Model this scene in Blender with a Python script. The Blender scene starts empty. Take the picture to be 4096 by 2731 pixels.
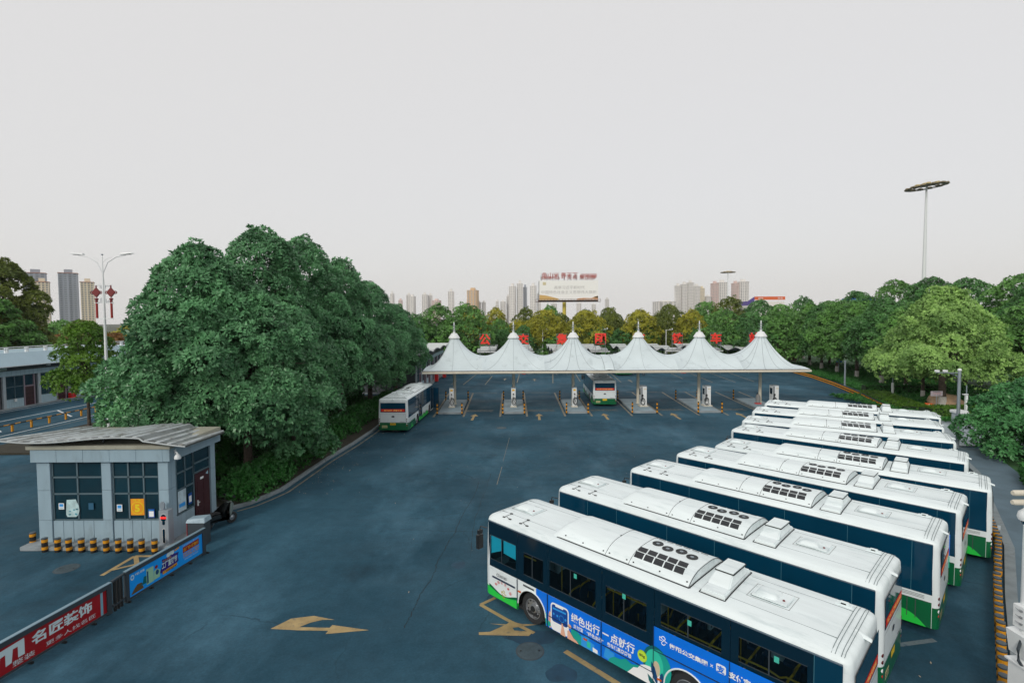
import bpy, bmesh, math, random
import numpy as np
from mathutils import Vector, Matrix

SC = bpy.context.scene
COL = SC.collection
PI = math.pi

# ---------------------------------------------------------------- camera
cam_data = bpy.data.cameras.new("camera")
cam_data.sensor_width = 36.0
cam_data.lens = 2036.6 / 4096 * 36.0
cam_data.clip_start = 0.1
cam_data.clip_end = 9000
cam = bpy.data.objects.new("camera", cam_data)
COL.objects.link(cam)
cam.matrix_world = (Matrix.Translation((0, 0, 9.33)) @ Matrix.Rotation(PI / 2 - 0.0429, 4, 'X')
                    @ Matrix.Rotation(-0.00545, 4, 'Z'))
SC.camera = cam

# ---------------------------------------------------------------- light
SUN_EL, SUN_AZ = math.radians(30), math.radians(208)   # veiled afternoon sun, behind and to the left of the camera
world = bpy.data.worlds.new("World")
SC.world = world
world.use_nodes = True
wn, wl = world.node_tree.nodes, world.node_tree.links
bg = wn['Background']
sky = wn.new('ShaderNodeTexSky')
sky.sky_type = 'NISHITA'
sky.sun_disc = False
sky.sun_elevation = SUN_EL
sky.sun_rotation = SUN_AZ
sky.air_density = 1.0
sky.dust_density = 4.0
sky.ozone_density = 2.0
veil = wn.new('ShaderNodeMixRGB')                         # thin even overcast veil over the clear sky
veil.inputs[0].default_value = 0.86
veil.inputs[2].default_value = (6.46, 6.33, 6.20, 1)
wl.new(sky.outputs[0], veil.inputs[1])
wl.new(veil.outputs[0], bg.inputs[0])
bg.inputs[1].default_value = 0.13

sun_data = bpy.data.lights.new("sun", 'SUN')
sun_data.energy = 1.5
sun_data.angle = math.radians(10)
sun_data.color = (1.0, 0.95, 0.87)
sun = bpy.data.objects.new("sun", sun_data)
COL.objects.link(sun)
sdir = Vector((math.sin(SUN_AZ) * math.cos(SUN_EL), math.cos(SUN_AZ) * math.cos(SUN_EL), math.sin(SUN_EL)))
sun.rotation_euler = sdir.to_track_quat('Z', 'Y').to_euler()
sun.location = (-40, -80, 60)

SC.view_settings.view_transform = 'Standard'
SC.view_settings.look = 'None'
SC.view_settings.exposure = 0.0
SC.view_settings.gamma = 1.0
SC.view_settings.use_curve_mapping = False
SC.cycles.max_bounces = 6
SC.cycles.transparent_max_bounces = 12
SC.cycles.volume_bounces = 0

# ---------------------------------------------------------------- helpers
class MB:
    """collects simple shapes into one mesh"""
    def __init__(s):
        s.V, s.F, s.M = [], [], []
    def add(s, vs, fs, m=0):
        o = len(s.V)
        s.V += [tuple(v) for v in vs]
        for f in fs:
            s.F.append(tuple(i + o for i in f)); s.M.append(m)
        return s
    def box(s, x0, x1, y0, y1, z0, z1, m=0):
        return s.add([(x0, y0, z0), (x1, y0, z0), (x1, y1, z0), (x0, y1, z0), (x0, y0, z1), (x1, y0, z1), (x1, y1, z1), (x0, y1, z1)],
                     [(3, 2, 1, 0), (4, 5, 6, 7), (0, 1, 5, 4), (1, 2, 6, 5), (2, 3, 7, 6), (3, 0, 4, 7)], m)
    def obox(s, c, sx, sy, sz, rz=0, m=0, taper=1.0):
        ca, sa = math.cos(rz), math.sin(rz); vs = []
        for dz, k in ((0, 1.0), (sz, taper)):
            for dx, dy in ((-1, -1), (1, -1), (1, 1), (-1, 1)):
                x, y = dx * sx / 2 * k, dy * sy / 2 * k
                vs.append((c[0] + x * ca - y * sa, c[1] + x * sa + y * ca, c[2] + dz))
        return s.add(vs, [(3, 2, 1, 0), (4, 5, 6, 7), (0, 1, 5, 4), (1, 2, 6, 5), (2, 3, 7, 6), (3, 0, 4, 7)], m)
    def prism(s, pts, lo, hi, axis='z', m=0):
        n = len(pts)
        if axis == 'z': a = [(p[0], p[1], lo) for p in pts]; b = [(p[0], p[1], hi) for p in pts]
        elif axis == 'y': a = [(p[0], lo, p[1]) for p in pts]; b = [(p[0], hi, p[1]) for p in pts]
        else: a = [(lo, p[0], p[1]) for p in pts]; b = [(hi, p[0], p[1]) for p in pts]
        fs = [tuple(range(n))[::-1], tuple(range(n, 2 * n))]
        fs += [(i, (i + 1) % n, n + (i + 1) % n, n + i) for i in range(n)]
        return s.add(a + b, fs, m)
    def face(s, pts, m=0):
        return s.add(pts, [tuple(range(len(pts)))], m)
    def tube(s, path, r, n=6, m=0, r1=None):
        path = [Vector(p) for p in path]; k = len(path); vs = []; fs = []
        up = Vector((0, 0, 1))
        for i, p in enumerate(path):
            t = (path[min(i + 1, k - 1)] - path[max(i - 1, 0)]).normalized()
            u = t.cross(up)
            if u.length < 1e-3: u = t.cross(Vector((1, 0, 0)))
            u.normalize(); w = t.cross(u)
            rr = r if r1 is None else r + (r1 - r) * i / (k - 1)
            for j in range(n):
                a = 2 * PI * j / n
                vs.append(p + u * (math.cos(a) * rr) + w * (math.sin(a) * rr))
        for i in range(k - 1):
            for j in range(n):
                fs.append((i * n + j, i * n + (j + 1) % n, (i + 1) * n + (j + 1) % n, (i + 1) * n + j))
        fs.append(tuple(range(n))[::-1]); fs.append(tuple(range((k - 1) * n, k * n)))
        return s.add(vs, fs, m)
    def lathe(s, prof, c=(0, 0, 0), n=16, axis='z', m=0, close=True):
        vs = []; k = len(prof)
        for r, h in prof:
            for j in range(n):
                a = 2 * PI * j / n; x, y = math.cos(a) * r, math.sin(a) * r
                if axis == 'z': v = (c[0] + x, c[1] + y, c[2] + h)
                elif axis == 'y': v = (c[0] + x, c[1] + h, c[2] + y)
                else: v = (c[0] + h, c[1] + x, c[2] + y)
                vs.append(v)
        fs = [(i * n + j, i * n + (j + 1) % n, (i + 1) * n + (j + 1) % n, (i + 1) * n + j) for i in range(k - 1) for j in range(n)]
        if close:
            fs.append(tuple(range(n))[::-1]); fs.append(tuple(range((k - 1) * n, k * n)))
        return s.add(vs, fs, m)
    def grid(s, fn, nu, nv, m=0):
        vs = [fn(i / nu, j / nv) for i in range(nu + 1) for j in range(nv + 1)]
        fs = [(i * (nv + 1) + j, (i + 1) * (nv + 1) + j, (i + 1) * (nv + 1) + j + 1, i * (nv + 1) + j + 1) for i in range(nu) for j in range(nv)]
        return s.add(vs, fs, m)
    def mesh(s, name, mats):
        me = bpy.data.meshes.new(name)
        me.from_pydata(s.V, [], s.F)
        for m in (mats if isinstance(mats, (list, tuple)) else [mats]): me.materials.append(m)
        if any(s.M): me.polygons.foreach_set('material_index', s.M)
        return me
    def build(s, name, mats, parent=None, loc=None, rz=None, smooth=False, fix=True, bevel=0):
        me = s.mesh(name, mats)
        if fix or bevel:
            bm = bmesh.new(); bm.from_mesh(me)
            if bevel:
                bmesh.ops.bevel(bm, geom=bm.edges[:], offset=bevel, segments=2, affect='EDGES', clamp_overlap=True)
            if fix: bmesh.ops.recalc_face_normals(bm, faces=bm.faces[:])
            bm.to_mesh(me); bm.free()
        if smooth:
            me.polygons.foreach_set('use_smooth', [True] * len(me.polygons))
            try: me.set_sharp_from_angle(angle=math.radians(40))
            except Exception: pass
        return put(name, me, parent, loc, rz)

def put(name, me, parent=None, loc=None, rz=None):
    o = bpy.data.objects.new(name, me); COL.objects.link(o)
    if parent: o.parent = parent
    if loc is not None: o.location = loc
    if rz is not None: o.rotation_euler = (0, 0, rz)
    return o

def tag(o, label, cat, group=None):
    o['label'] = label; o['category'] = cat
    if group: o['group'] = group
    return o

def thing(name, label, cat, loc=(0, 0, 0), rz=0, group=None):
    return tag(put(name, None, None, loc, rz), label, cat, group)

def struct(o):
    o['kind'] = 'structure'; return o
def stuff(o):
    o['kind'] = 'stuff'; return o

KIDS = {}
def copy_tree(o, loc=None, rz=None, label=None, group=None, parent=None, skip=()):
    c = o.copy(); COL.objects.link(c)
    if parent: c.parent = parent
    if loc is not None: c.location = loc
    if rz is not None: c.rotation_euler = (0, 0, rz)
    if label: c['label'] = label
    if group: c['group'] = group
    for ch in list(o.children):
        if ch.name.split('.')[0] in skip: continue
        copy_tree(ch, parent=c, skip=skip)
    return c

# ---------------------------------------------------------------- materials
MATS = {}
def mat(name, col, rough=0.5, metal=0.0, var=0.0, vs=3.0, bump=0.0, bs=40.0, spec=0.5, emit=0.0, grime=None, gs=1.2, gthr=0.55, stretch=None, coat=0.0):
    if name in MATS: return MATS[name]
    m = bpy.data.materials.new(name); m.use_nodes = True; MATS[name] = m
    nt = m.node_tree; N, L = nt.nodes, nt.links
    b = N['Principled BSDF']
    c4 = (*col, 1)
    b.inputs['Base Color'].default_value = c4
    b.inputs['Roughness'].default_value = rough
    b.inputs['Metallic'].default_value = metal
    b.inputs['Specular IOR Level'].default_value = spec
    if coat: b.inputs['Coat Weight'].default_value = coat
    if emit:
        b.inputs['Emission Color'].default_value = c4; b.inputs['Emission Strength'].default_value = emit
    if var or bump or grime:
        tc = N.new('ShaderNodeTexCoord'); src = tc.outputs['Object']
        oi = N.new('ShaderNodeObjectInfo'); of = N.new('ShaderNodeVectorMath'); of.operation = 'MULTIPLY_ADD'   # no two copies carry the same dirt
        of.inputs[1].default_value = (37, 23, 11); L.new(oi.outputs['Random'], of.inputs[0]); L.new(src, of.inputs[2]); src = of.outputs[0]
        if stretch:
            mp = N.new('ShaderNodeMapping'); mp.inputs['Scale'].default_value = stretch
            L.new(src, mp.inputs[0]); src = mp.outputs[0]
        out = None
        if var:
            n1 = N.new('ShaderNodeTexNoise'); n1.inputs['Scale'].default_value = vs; n1.inputs['Detail'].default_value = 6
            L.new(src, n1.inputs[0])
            r = N.new('ShaderNodeMapRange'); r.inputs[1].default_value = .3; r.inputs[2].default_value = .7
            r.inputs[3].default_value = 1 - var; r.inputs[4].default_value = 1 + var
            L.new(n1.outputs[0], r.inputs[0])
            mx = N.new('ShaderNodeVectorMath'); mx.operation = 'SCALE'
            mx.inputs[0].default_value = col
            L.new(r.outputs[0], mx.inputs['Scale']); out = mx.outputs[0]
        if grime:
            n2 = N.new('ShaderNodeTexNoise'); n2.inputs['Scale'].default_value = gs; n2.inputs['Detail'].default_value = 8; n2.inputs['Roughness'].default_value = .7
            L.new(src, n2.inputs[0])
            r2 = N.new('ShaderNodeMapRange'); r2.inputs[1].default_value = gthr; r2.inputs[2].default_value = gthr + .2
            L.new(n2.outputs[0], r2.inputs[0])
            mg = N.new('ShaderNodeMixRGB'); mg.inputs[1].default_value = c4; mg.inputs[2].default_value = (*grime, 1)
            L.new(r2.outputs[0], mg.inputs[0])
            if out: L.new(out, mg.inputs[1])
            out = mg.outputs[0]
        if out: L.new(out, b.inputs['Base Color'])
        if bump:
            n3 = N.new('ShaderNodeTexNoise'); n3.inputs['Scale'].default_value = bs; n3.inputs['Detail'].default_value = 3
            L.new(src, n3.inputs[0])
            bp = N.new('ShaderNodeBump'); bp.inputs['Strength'].default_value = bump; bp.inputs['Distance'].default_value = .02
            L.new(n3.outputs[0], bp.inputs['Height']); L.new(bp.outputs[0], b.inputs['Normal'])
    return m

def leaf_mat(name, col, col2, trans=0.25, rough=0.5):
    """leaf colour varies from leaf to leaf and from bough to bough"""
    m = bpy.data.materials.new(name); m.use_nodes = True; nt = m.node_tree; N, L = nt.nodes, nt.links
    b = N['Principled BSDF']; out = N['Material Output']
    at = N.new('ShaderNodeAttribute'); at.attribute_name = 'tint'
    tc = N.new('ShaderNodeTexCoord')
    nz = N.new('ShaderNodeTexNoise'); nz.inputs['Scale'].default_value = .55; nz.inputs['Detail'].default_value = 2
    L.new(tc.outputs['Object'], nz.inputs[0])
    ad = N.new('ShaderNodeMath'); ad.operation = 'MULTIPLY_ADD'; ad.inputs[1].default_value = .55
    L.new(at.outputs['Fac'], ad.inputs[0]); 
    mr = N.new('ShaderNodeMapRange'); mr.inputs[1].default_value = .3; mr.inputs[2].default_value = .7; mr.inputs[3].default_value = 0; mr.inputs[4].default_value = .5
    L.new(nz.outputs[0], mr.inputs[0]); L.new(mr.outputs[0], ad.inputs[2])
    mx = N.new('ShaderNodeMixRGB'); mx.inputs[1].default_value = (*col, 1); mx.inputs[2].default_value = (*col2, 1)
    L.new(ad.outputs[0], mx.inputs[0])
    L.new(mx.outputs[0], b.inputs['Base Color'])
    b.inputs['Roughness'].default_value = rough
    b.inputs['Specular IOR Level'].default_value = .35
    tr = N.new('ShaderNodeBsdfTranslucent'); L.new(mx.outputs[0], tr.inputs[0])
    ms = N.new('ShaderNodeMixShader'); ms.inputs[0].default_value = trans
    L.new(b.outputs[0], ms.inputs[1]); L.new(tr.outputs[0], ms.inputs[2]); L.new(ms.outputs[0], out.inputs[0])
    return m

def asphalt_mat():
    m = bpy.data.materials.new('asphalt'); m.use_nodes = True; nt = m.node_tree; N, L = nt.nodes, nt.links
    b = N['Principled BSDF']; tc = N.new('ShaderNodeTexCoord'); src = tc.outputs['Object']
    def noise(scale, detail, rough=.55, st=None):
        s = src
        if st:
            mp = N.new('ShaderNodeMapping'); mp.inputs['Scale'].default_value = st; L.new(src, mp.inputs[0]); s = mp.outputs[0]
        n = N.new('ShaderNodeTexNoise'); n.inputs['Scale'].default_value = scale; n.inputs['Detail'].default_value = detail; n.inputs['Roughness'].default_value = rough
        L.new(s, n.inputs[0]); return n.outputs[0]
    def rng(v, a, c, lo, hi):
        r = N.new('ShaderNodeMapRange'); r.inputs[1].default_value = a; r.inputs[2].default_value = c; r.inputs[3].default_value = lo; r.inputs[4].default_value = hi
        L.new(v, r.inputs[0]); return r.outputs[0]
    base = N.new('ShaderNodeMixRGB'); base.inputs[1].default_value = (.015, .052, .080, 1); base.inputs[2].default_value = (.034, .097, .142, 1)
    L.new(rng(noise(.11, 4), .35, .65, 0, 1), base.inputs[0])
    # worn lighter dusty streaks along the driving direction
    st = N.new('ShaderNodeMixRGB'); st.inputs[2].default_value = (.080, .185, .262, 1)
    L.new(base.outputs[0], st.inputs[1]); L.new(rng(noise(.5, 5, .6, (.5, .22, 1)), .50, .76, 0, .6), st.inputs[0])
    # dark oil and damp patches
    dk = N.new('ShaderNodeMixRGB'); dk.inputs[2].default_value = (.012, .030, .044, 1)
    L.new(st.outputs[0], dk.inputs[1]); L.new(rng(noise(.28, 6, .6, (1, .7, 1)), .60, .72, 0, .55), dk.inputs[0])
    # grain of the aggregate
    gr = N.new('ShaderNodeMixRGB'); gr.blend_type = 'MULTIPLY'; gr.inputs[0].default_value = 1
    L.new(dk.outputs[0], gr.inputs[1])
    ga = rng(noise(14, 4, .7), .3, .7, .85, 1.15); gb = rng(noise(2.2, 9, .72), .32, .68, .84, 1.15)
    gm = N.new('ShaderNodeMath'); gm.operation = 'MULTIPLY'; L.new(ga, gm.inputs[0]); L.new(gb, gm.inputs[1]); g1 = gm.outputs[0]
    cg = N.new('ShaderNodeCombineColor')
    for i in range(3): L.new(g1, cg.inputs[i])
    L.new(cg.outputs[0], gr.inputs[2])
    # hairline cracks: edges of large irregular cells, broken up so that only stretches of them show
    wv = N.new('ShaderNodeTexNoise'); wv.inputs['Scale'].default_value = .9; wv.inputs['Detail'].default_value = 5; L.new(src, wv.inputs[0])
    wm = N.new('ShaderNodeVectorMath'); wm.operation = 'MULTIPLY_ADD'; wm.inputs[1].default_value = (1.1, 1.1, 0); L.new(wv.outputs[1], wm.inputs[0]); L.new(src, wm.inputs[2])
    vo = N.new('ShaderNodeTexVoronoi'); vo.feature = 'DISTANCE_TO_EDGE'; vo.inputs['Scale'].default_value = .16; L.new(wm.outputs[0], vo.inputs[0])
    ck = N.new('ShaderNodeMath'); ck.operation = 'MULTIPLY'; L.new(rng(vo.outputs[0], .0015, .0045, 1, 0), ck.inputs[0]); L.new(rng(noise(.22, 3), .48, .60, 0, .45), ck.inputs[1])
    cx = N.new('ShaderNodeMixRGB'); cx.inputs[2].default_value = (.008, .018, .026, 1); L.new(ck.outputs[0], cx.inputs[0]); L.new(gr.outputs[0], cx.inputs[1])
    L.new(cx.outputs[0], b.inputs['Base Color'])
    L.new(rng(noise(.4, 4), .35, .65, .62, .9), b.inputs['Roughness'])
    b.inputs['Specular IOR Level'].default_value = .14
    bp = N.new('ShaderNodeBump'); bp.inputs['Strength'].default_value = .35; bp.inputs['Distance'].default_value = .01
    L.new(noise(60, 3), bp.inputs['Height']); L.new(bp.outputs[0], b.inputs['Normal'])
    return m

def glass_mat(name, tint, gloss=.12, rough=.02):
    """tinted see-through pane: what is behind shows dimmed, with a mirror sheen"""
    m = bpy.data.materials.new(name); m.use_nodes = True; nt = m.node_tree; N, L = nt.nodes, nt.links
    out = N['Material Output']; N.remove(N['Principled BSDF'])
    t = N.new('ShaderNodeBsdfTransparent'); t.inputs[0].default_value = (*tint, 1)
    g = N.new('ShaderNodeBsdfGlossy'); g.inputs['Roughness'].default_value = rough; g.inputs[0].default_value = (.75, .9, 1, 1)
    fr = N.new('ShaderNodeFresnel'); fr.inputs[0].default_value = 1.45
    ms = N.new('ShaderNodeMixShader'); L.new(fr.outputs[0], ms.inputs[0])
    L.new(t.outputs[0], ms.inputs[1]); L.new(g.outputs[0], ms.inputs[2]); L.new(ms.outputs[0], out.inputs[0])
    return m

ASPHALT = asphalt_mat()
M_WHITE = mat('bus_white', (.72, .79, .81), .32, var=.03, vs=1.5, grime=(.52, .56, .56), gs=2.2, gthr=.60, stretch=(.35, 1.6, 1), coat=.3)
M_ROOFW = mat('bus_roof_white', (.73, .81, .825), .42, var=.06, vs=2, grime=(.46, .55, .57), gs=1.3, gthr=.54, stretch=(.3, 1.7, 1))
M_GREY = mat('seam_dark', (.05, .06, .065), .6)
M_BLACK = mat('black_plastic', (.012, .014, .016), .45)
M_RUBBER = mat('tyre_rubber', (.018, .02, .022), .75, bump=.2, bs=30)
M_STEEL = mat('rim_steel', (.42, .44, .46), .35, metal=.8, var=.12, vs=6)
M_TINT = mat('dark_tinted_glass', (.002, .040, .082), .06, spec=.55, var=.15, vs=.6)
M_FRIT = mat('window_black_border', (.002, .016, .032), .10, spec=.5)
M_GLASS = glass_mat('bus_window_glass', (.27, .38, .43))
M_GLASSD = glass_mat('driver_window_glass', (.50, .84, .92))
M_BLUE = mat('advert_blue', (.003, .165, .76), .28, coat=.3, var=.04, vs=2)
M_GREEN = mat('bus_green', (.003, .115, .040), .3, coat=.3, var=.06, vs=2, grime=(.02, .06, .03), gs=3, gthr=.6)
M_LIME = mat('bus_bright_green', (.02, .55, .06), .3, coat=.3)
M_RED = mat('sign_red', (.62, .012, .012), .4)
M_LEDRED = mat('banner_red', (.62, .018, .008), .4, emit=.06)
M_LEDTXT = mat('banner_letters', (.85, .55, .16), .4, emit=.15)
M_PRINTW = mat('print_white', (.82, .84, .85), .4)
M_PRINTB = mat('print_black', (.02, .02, .02), .5)
M_YEL = mat('safety_yellow', (.62, .27, .008), .45, var=.15, vs=6, grime=(.12, .08, .03), gs=9, gthr=.62)
M_SBLK = mat('safety_black', (.012, .013, .014), .5)
M_CONC = mat('concrete', (.25, .29, .31), .8, var=.18, vs=1.2, bump=.2, bs=25, grime=(.12, .14, .15), gs=1.5, gthr=.56)
M_KERB = mat('kerb_stone', (.20, .24, .26), .8, var=.2, vs=2, bump=.2, bs=20, grime=(.09, .1, .1), gs=2, gthr=.55)
M_PAVE = mat('paving', (.095, .15, .19), .8, var=.15, vs=1, bump=.15, bs=30)
M_APRON = mat('pale_concrete', (.34, .40, .43), .8, var=.1, vs=.7, bump=.1, bs=20, grime=(.2, .24, .26), gs=.8, gthr=.56)
M_MARKY = mat('faded_yellow_paint', (.34, .25, .115), .75, var=.22, vs=3, grime=(.06, .085, .1), gs=5, gthr=.55)
M_MARKF = mat('worn_lane_paint', (.22, .20, .15), .75, var=.2, vs=2, grime=(.045, .075, .1), gs=3, gthr=.50)
M_MARKW = mat('white_road_paint', (.62, .66, .68), .7, var=.12, vs=3, grime=(.2, .25, .28), gs=5, gthr=.6)
M_CLAD = mat('cladding_panel', (.27, .375, .44), .42, var=.07, vs=1.2, grime=(.20, .27, .31), gs=1.0, gthr=.55, stretch=(2.2, 2.2, .6))
M_CLADL = mat('pale_cladding', (.36, .50, .57), .45, var=.05, vs=1)
M_FASCIA = mat('roof_fascia_metal', (.36, .50, .58), .4, var=.05, vs=.6)
M_ROOFM = mat('roof_sheet_metal', (.20, .225, .23), .5, var=.2, vs=1, grime=(.07, .065, .05), gs=1.3, gthr=.52)
M_PVC = mat('canopy_membrane', (.57, .655, .685), .6, var=.05, vs=.6, grime=(.40, .47, .49), gs=.9, gthr=.56)
M_PVCSEAM = mat('membrane_seam', (.34, .39, .41), .7)
M_CREAM = mat('cream_paint', (.62, .58, .48), .45, var=.05, vs=2, grime=(.45, .38, .28), gs=3, gthr=.62)
M_METALW = mat('white_metal', (.72, .75, .76), .35, var=.04, vs=3)
M_METALG = mat('grey_metal', (.26, .31, .35), .4, metal=.3, var=.06, vs=3)
M_DKMETAL = mat('dark_metal', (.05, .065, .078), .45, metal=.3)
M_DOOR = mat('maroon_door', (.050, .012, .016), .35, var=.12, vs=3)
M_BARK = mat('bark', (.075, .058, .045), .9, var=.35, vs=5, bump=.6, bs=18)
M_LIMEW = mat('lime_wash', (.52, .50, .47), .85, var=.15, vs=6, bump=.3, bs=15, grime=(.25, .2, .16), gs=6, gthr=.58)
M_GRASS = mat('lawn_grass', (.022, .085, .020), .9, var=.35, vs=1.2, bump=.5, bs=30)
M_SOIL = mat('soil', (.030, .028, .018), .95, var=.3, vs=3, bump=.5, bs=12)
M_TERR = mat('far_ground', (.06, .075, .05), .95, var=.3, vs=.05)

def text(body, parent, name, material, origin, right, up, size=None, width=None, height=None, bold=0.0, thick=0.0, shear=0.0, res=2):
    """flat lettering whose lower left corner is origin; right and up span the sign's plane"""
    c = bpy.data.curves.new(name, 'FONT'); c.body = body; c.size = 1; c.offset = bold; c.resolution_u = res; c.extrude = thick; c.shear = shear
    t = bpy.data.objects.new(name, c); COL.objects.link(t)
    dg = bpy.context.evaluated_depsgraph_get()
    me = bpy.data.meshes.new_from_object(t.evaluated_get(dg))
    bpy.data.objects.remove(t); bpy.data.curves.remove(c)
    n = len(me.vertices)
    co = np.empty(n * 3); me.vertices.foreach_get('co', co); co = co.reshape(n, 3)
    x0, x1, y0, y1 = co[:, 0].min(), co[:, 0].max(), co[:, 1].min(), co[:, 1].max()
    sx = sy = size or 1
    if width: sx = width / (x1 - x0); sy = sx if not height else sy
    if height: sy = height / (y1 - y0); sx = sy if not width else sx
    R = Vector(right).normalized(); U = Vector(up).normalized(); Nn = R.cross(U)
    u = (co[:, 0] - x0) * sx; v = (co[:, 1] - y0) * sy; w = co[:, 2]
    P = np.outer(u, R) + np.outer(v, U) + np.outer(w, Nn) + np.array(origin)
    me.vertices.foreach_set('co', P.ravel()); me.materials.clear(); me.materials.append(material); me.update()
    return put(name, me, parent)

# ================================================================ SETTING: ground, car park, kerbs, lawns
RNG = np.random.default_rng(7)
random.seed(7)

MB().box(-1490, 1490, -250, 1890, -1.2, -0.15).build('ground', M_TERR).__setitem__('kind', 'structure')
car_park = struct(MB().face([(-130, -36, 0), (66, -36, 0), (66, 104.6, 0), (-130, 104.6, 0)]).build('car_park', ASPHALT, fix=False))

def sheet(name, pts, z, m, parent=None):
    mb = MB().prism(pts, z - .02, z) if False else MB().face([(p[0], p[1], z) for p in pts])
    o = mb.build(name, m, parent, fix=False)
    return o
def line(name, pts, w, z, m, parent):
    mb = MB()
    for a, b in zip(pts[:-1], pts[1:]):
        a, b = Vector((*a, z)), Vector((*b, z)); d = (b - a).normalized(); n = Vector((-d.y, d.x, 0)) * w / 2
        mb.face([a - n, b - n, b + n, a + n]); z += .0004
    return mb.build(name, m, parent, fix=False)

ZM = .004
# painted arrows and bay lines on the asphalt
sheet('turn_arrow', [(-6.98, 15.6), (-6.32, 15.74), (-5.58, 15.52), (-5.97, 15.52), (-6.3, 15.37), (-6.54, 15.15), (-5.6, 15.11), (-5.56, 15.25), (-4.36, 14.98), (-5.61, 14.8), (-5.59, 14.96), (-6.5, 14.99), (-7.38, 15.07)], ZM, M_MARKY, car_park)
line('bay_line', [(-0.61, 16.73), (-1.08, 16.32), (-0.18, 15.45), (0.61, 14.79)], .13, ZM, M_MARKY, car_park)
sheet('bay_arrow', [(-0.75, 15.27), (-0.22, 15.23), (-0.08, 15.39), (0.26, 15.24), (0.74, 15.21), (-0.03, 15.05), (0.02, 14.92), (0.58, 14.85), (0.45, 14.65), (-1.03, 14.71), (-1.04, 14.84), (-0.71, 14.86), (-0.29, 15.17)], ZM + .004, M_MARKY, car_park)
line('bay_line', [(1.45, 13.96), (4.5, 10.7)], .17, ZM, M_MARKY, car_park)
line('bay_line', [(-15.17, 18.38), (-15.09, 19.91), (-14.23, 19.92)], .16, ZM, M_MARKY, car_park)
line('bay_line', [(-15.04, 19.91), (-14.18, 18.84)], .16, ZM + .004, M_MARKY, car_park)
line('bay_line', [(-15.16, 18.73), (-14.29, 19.4)], .14, ZM + .008, M_MARKY, car_park)
# charging lanes: edge lines, straight-ahead arrows, crossed hatching
def sk(x, y): return (x + .05 * (y - 50) * (x / 14), y)      # lanes fan out slightly with distance
ISL = [(-6.2, 2.4), (.12, 2.1), (6.42, 2.1), (13.07, 2.4), (19.53, 2.3), (26.0, 2.3)]
for x, w in ISL:
    for s in (-1, 1):
        xe = x + s * (w / 2 + .25)
        line('lane_line', [sk(xe, 48.7), sk(xe, 64.5)], .2, ZM, M_MARKF, car_park)
for x in (-3.7, 2.6, 9.0, 15.7, 22.1):
    line('lane_line', [sk(x - 1.9, 64.7), sk(x + 1.9, 64.7)], .15, ZM + .004, M_MARKF, car_park)
    line('cross_hatching', [(x - 1.7, 51.6), (x - .5, 52.2), (x + .6, 51.6), (x + 1.7, 52.2)], .1, ZM, M_MARKF, car_park)
    line('cross_hatching', [(x - 1.7, 52.2), (x - .5, 51.6), (x + .6, 52.2), (x + 1.7, 51.6)], .1, ZM + .004, M_MARKF, car_park)
    line('cross_hatching', [(x - 1.8, 51.45), (x + 1.8, 51.45)], .06, ZM + .008, M_MARKF, car_park)
    line('cross_hatching', [(x - 1.8, 52.35), (x + 1.8, 52.35)], .06, ZM + .008, M_MARKF, car_park)
    a = x - .1
    sheet('lane_arrow', [(a - .1, 47.0), (a + .14, 47.0), (a + .19, 49.0), (a + .5, 49.0), (a + .12, 50.1), (a - .3, 49.0), (a - .03, 49.0)], ZM, M_MARKY, car_park)
for a, b in (((-8.84, 73.2), (-8.5, 78)), ((-7.07, 73), (-6.1, 88)), ((-3.91, 73), (-3.3, 84)), ((5.95, 74.2), (7.05, 88)), ((16.1, 75), (17.0, 88)),
             ((26.5, 78.8), (27.3, 88)), ((29.3, 74.1), (30.4, 86.5)), ((32.64, 74), (34, 87.7)), ((35.7, 74.8), (37.3, 87.5)), ((10.2, 76), (10.9, 88)), ((0.7, 75), (1.3, 88))):
    line('lane_line', [a, b], .13, ZM, M_MARKF, car_park)
for x, y in ((17.75, 75), (3.4, 77), (-1.2, 78)):
    sheet('lane_arrow', [(x - .1, y), (x + .12, y), (x + .16, y + 1.8), (x + .42, y + 1.8), (x + .1, y + 2.8), (x - .3, y + 1.8), (x - .04, y + 1.8)], ZM, M_MARKF, car_park)
line('lane_line', [(-11.2, 63.0), (-6.9, 63.4)], .12, ZM, M_MARKF, car_park)
# parking bays before the left building
line('bay_line', [(-48.3, 40), (-48.0, 75)], .16, ZM, M_MARKW, car_park)
line('bay_line', [(-52.75, 40), (-52.75, 75)], .14, ZM, M_MARKW, car_park)
for y in (39.6, 46.5, 53.5, 60.5, 67.5):
    line('bay_line', [(-48.1, y), (-43.6, y - 3.5)], .18, ZM + .004, M_MARKW, car_park)
line('lane_line', [(-41.9, 38), (-41.9, 60)], .14, ZM, M_MARKW, car_park)
line('lane_line', [(-41.0, 38), (-41.0, 60)], .1, ZM, M_MARKF, car_park)
line('chalk_mark', [(-0.24, 39.94), (-0.63, 33.26)], .022, ZM, M_MARKF, car_park)
line('chalk_mark', [(-.68, 32.0), (-0.9, 28.47)], .03, ZM, M_MARKF, car_park)
line('dust_streak', [(11.0, 14.15), (12.2, 14.36)], .16, ZM, mat('pale_dust', (.12, .16, .18), .9, var=.3, vs=4, grime=(.03, .06, .09), gs=4, gthr=.45), car_park)
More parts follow.
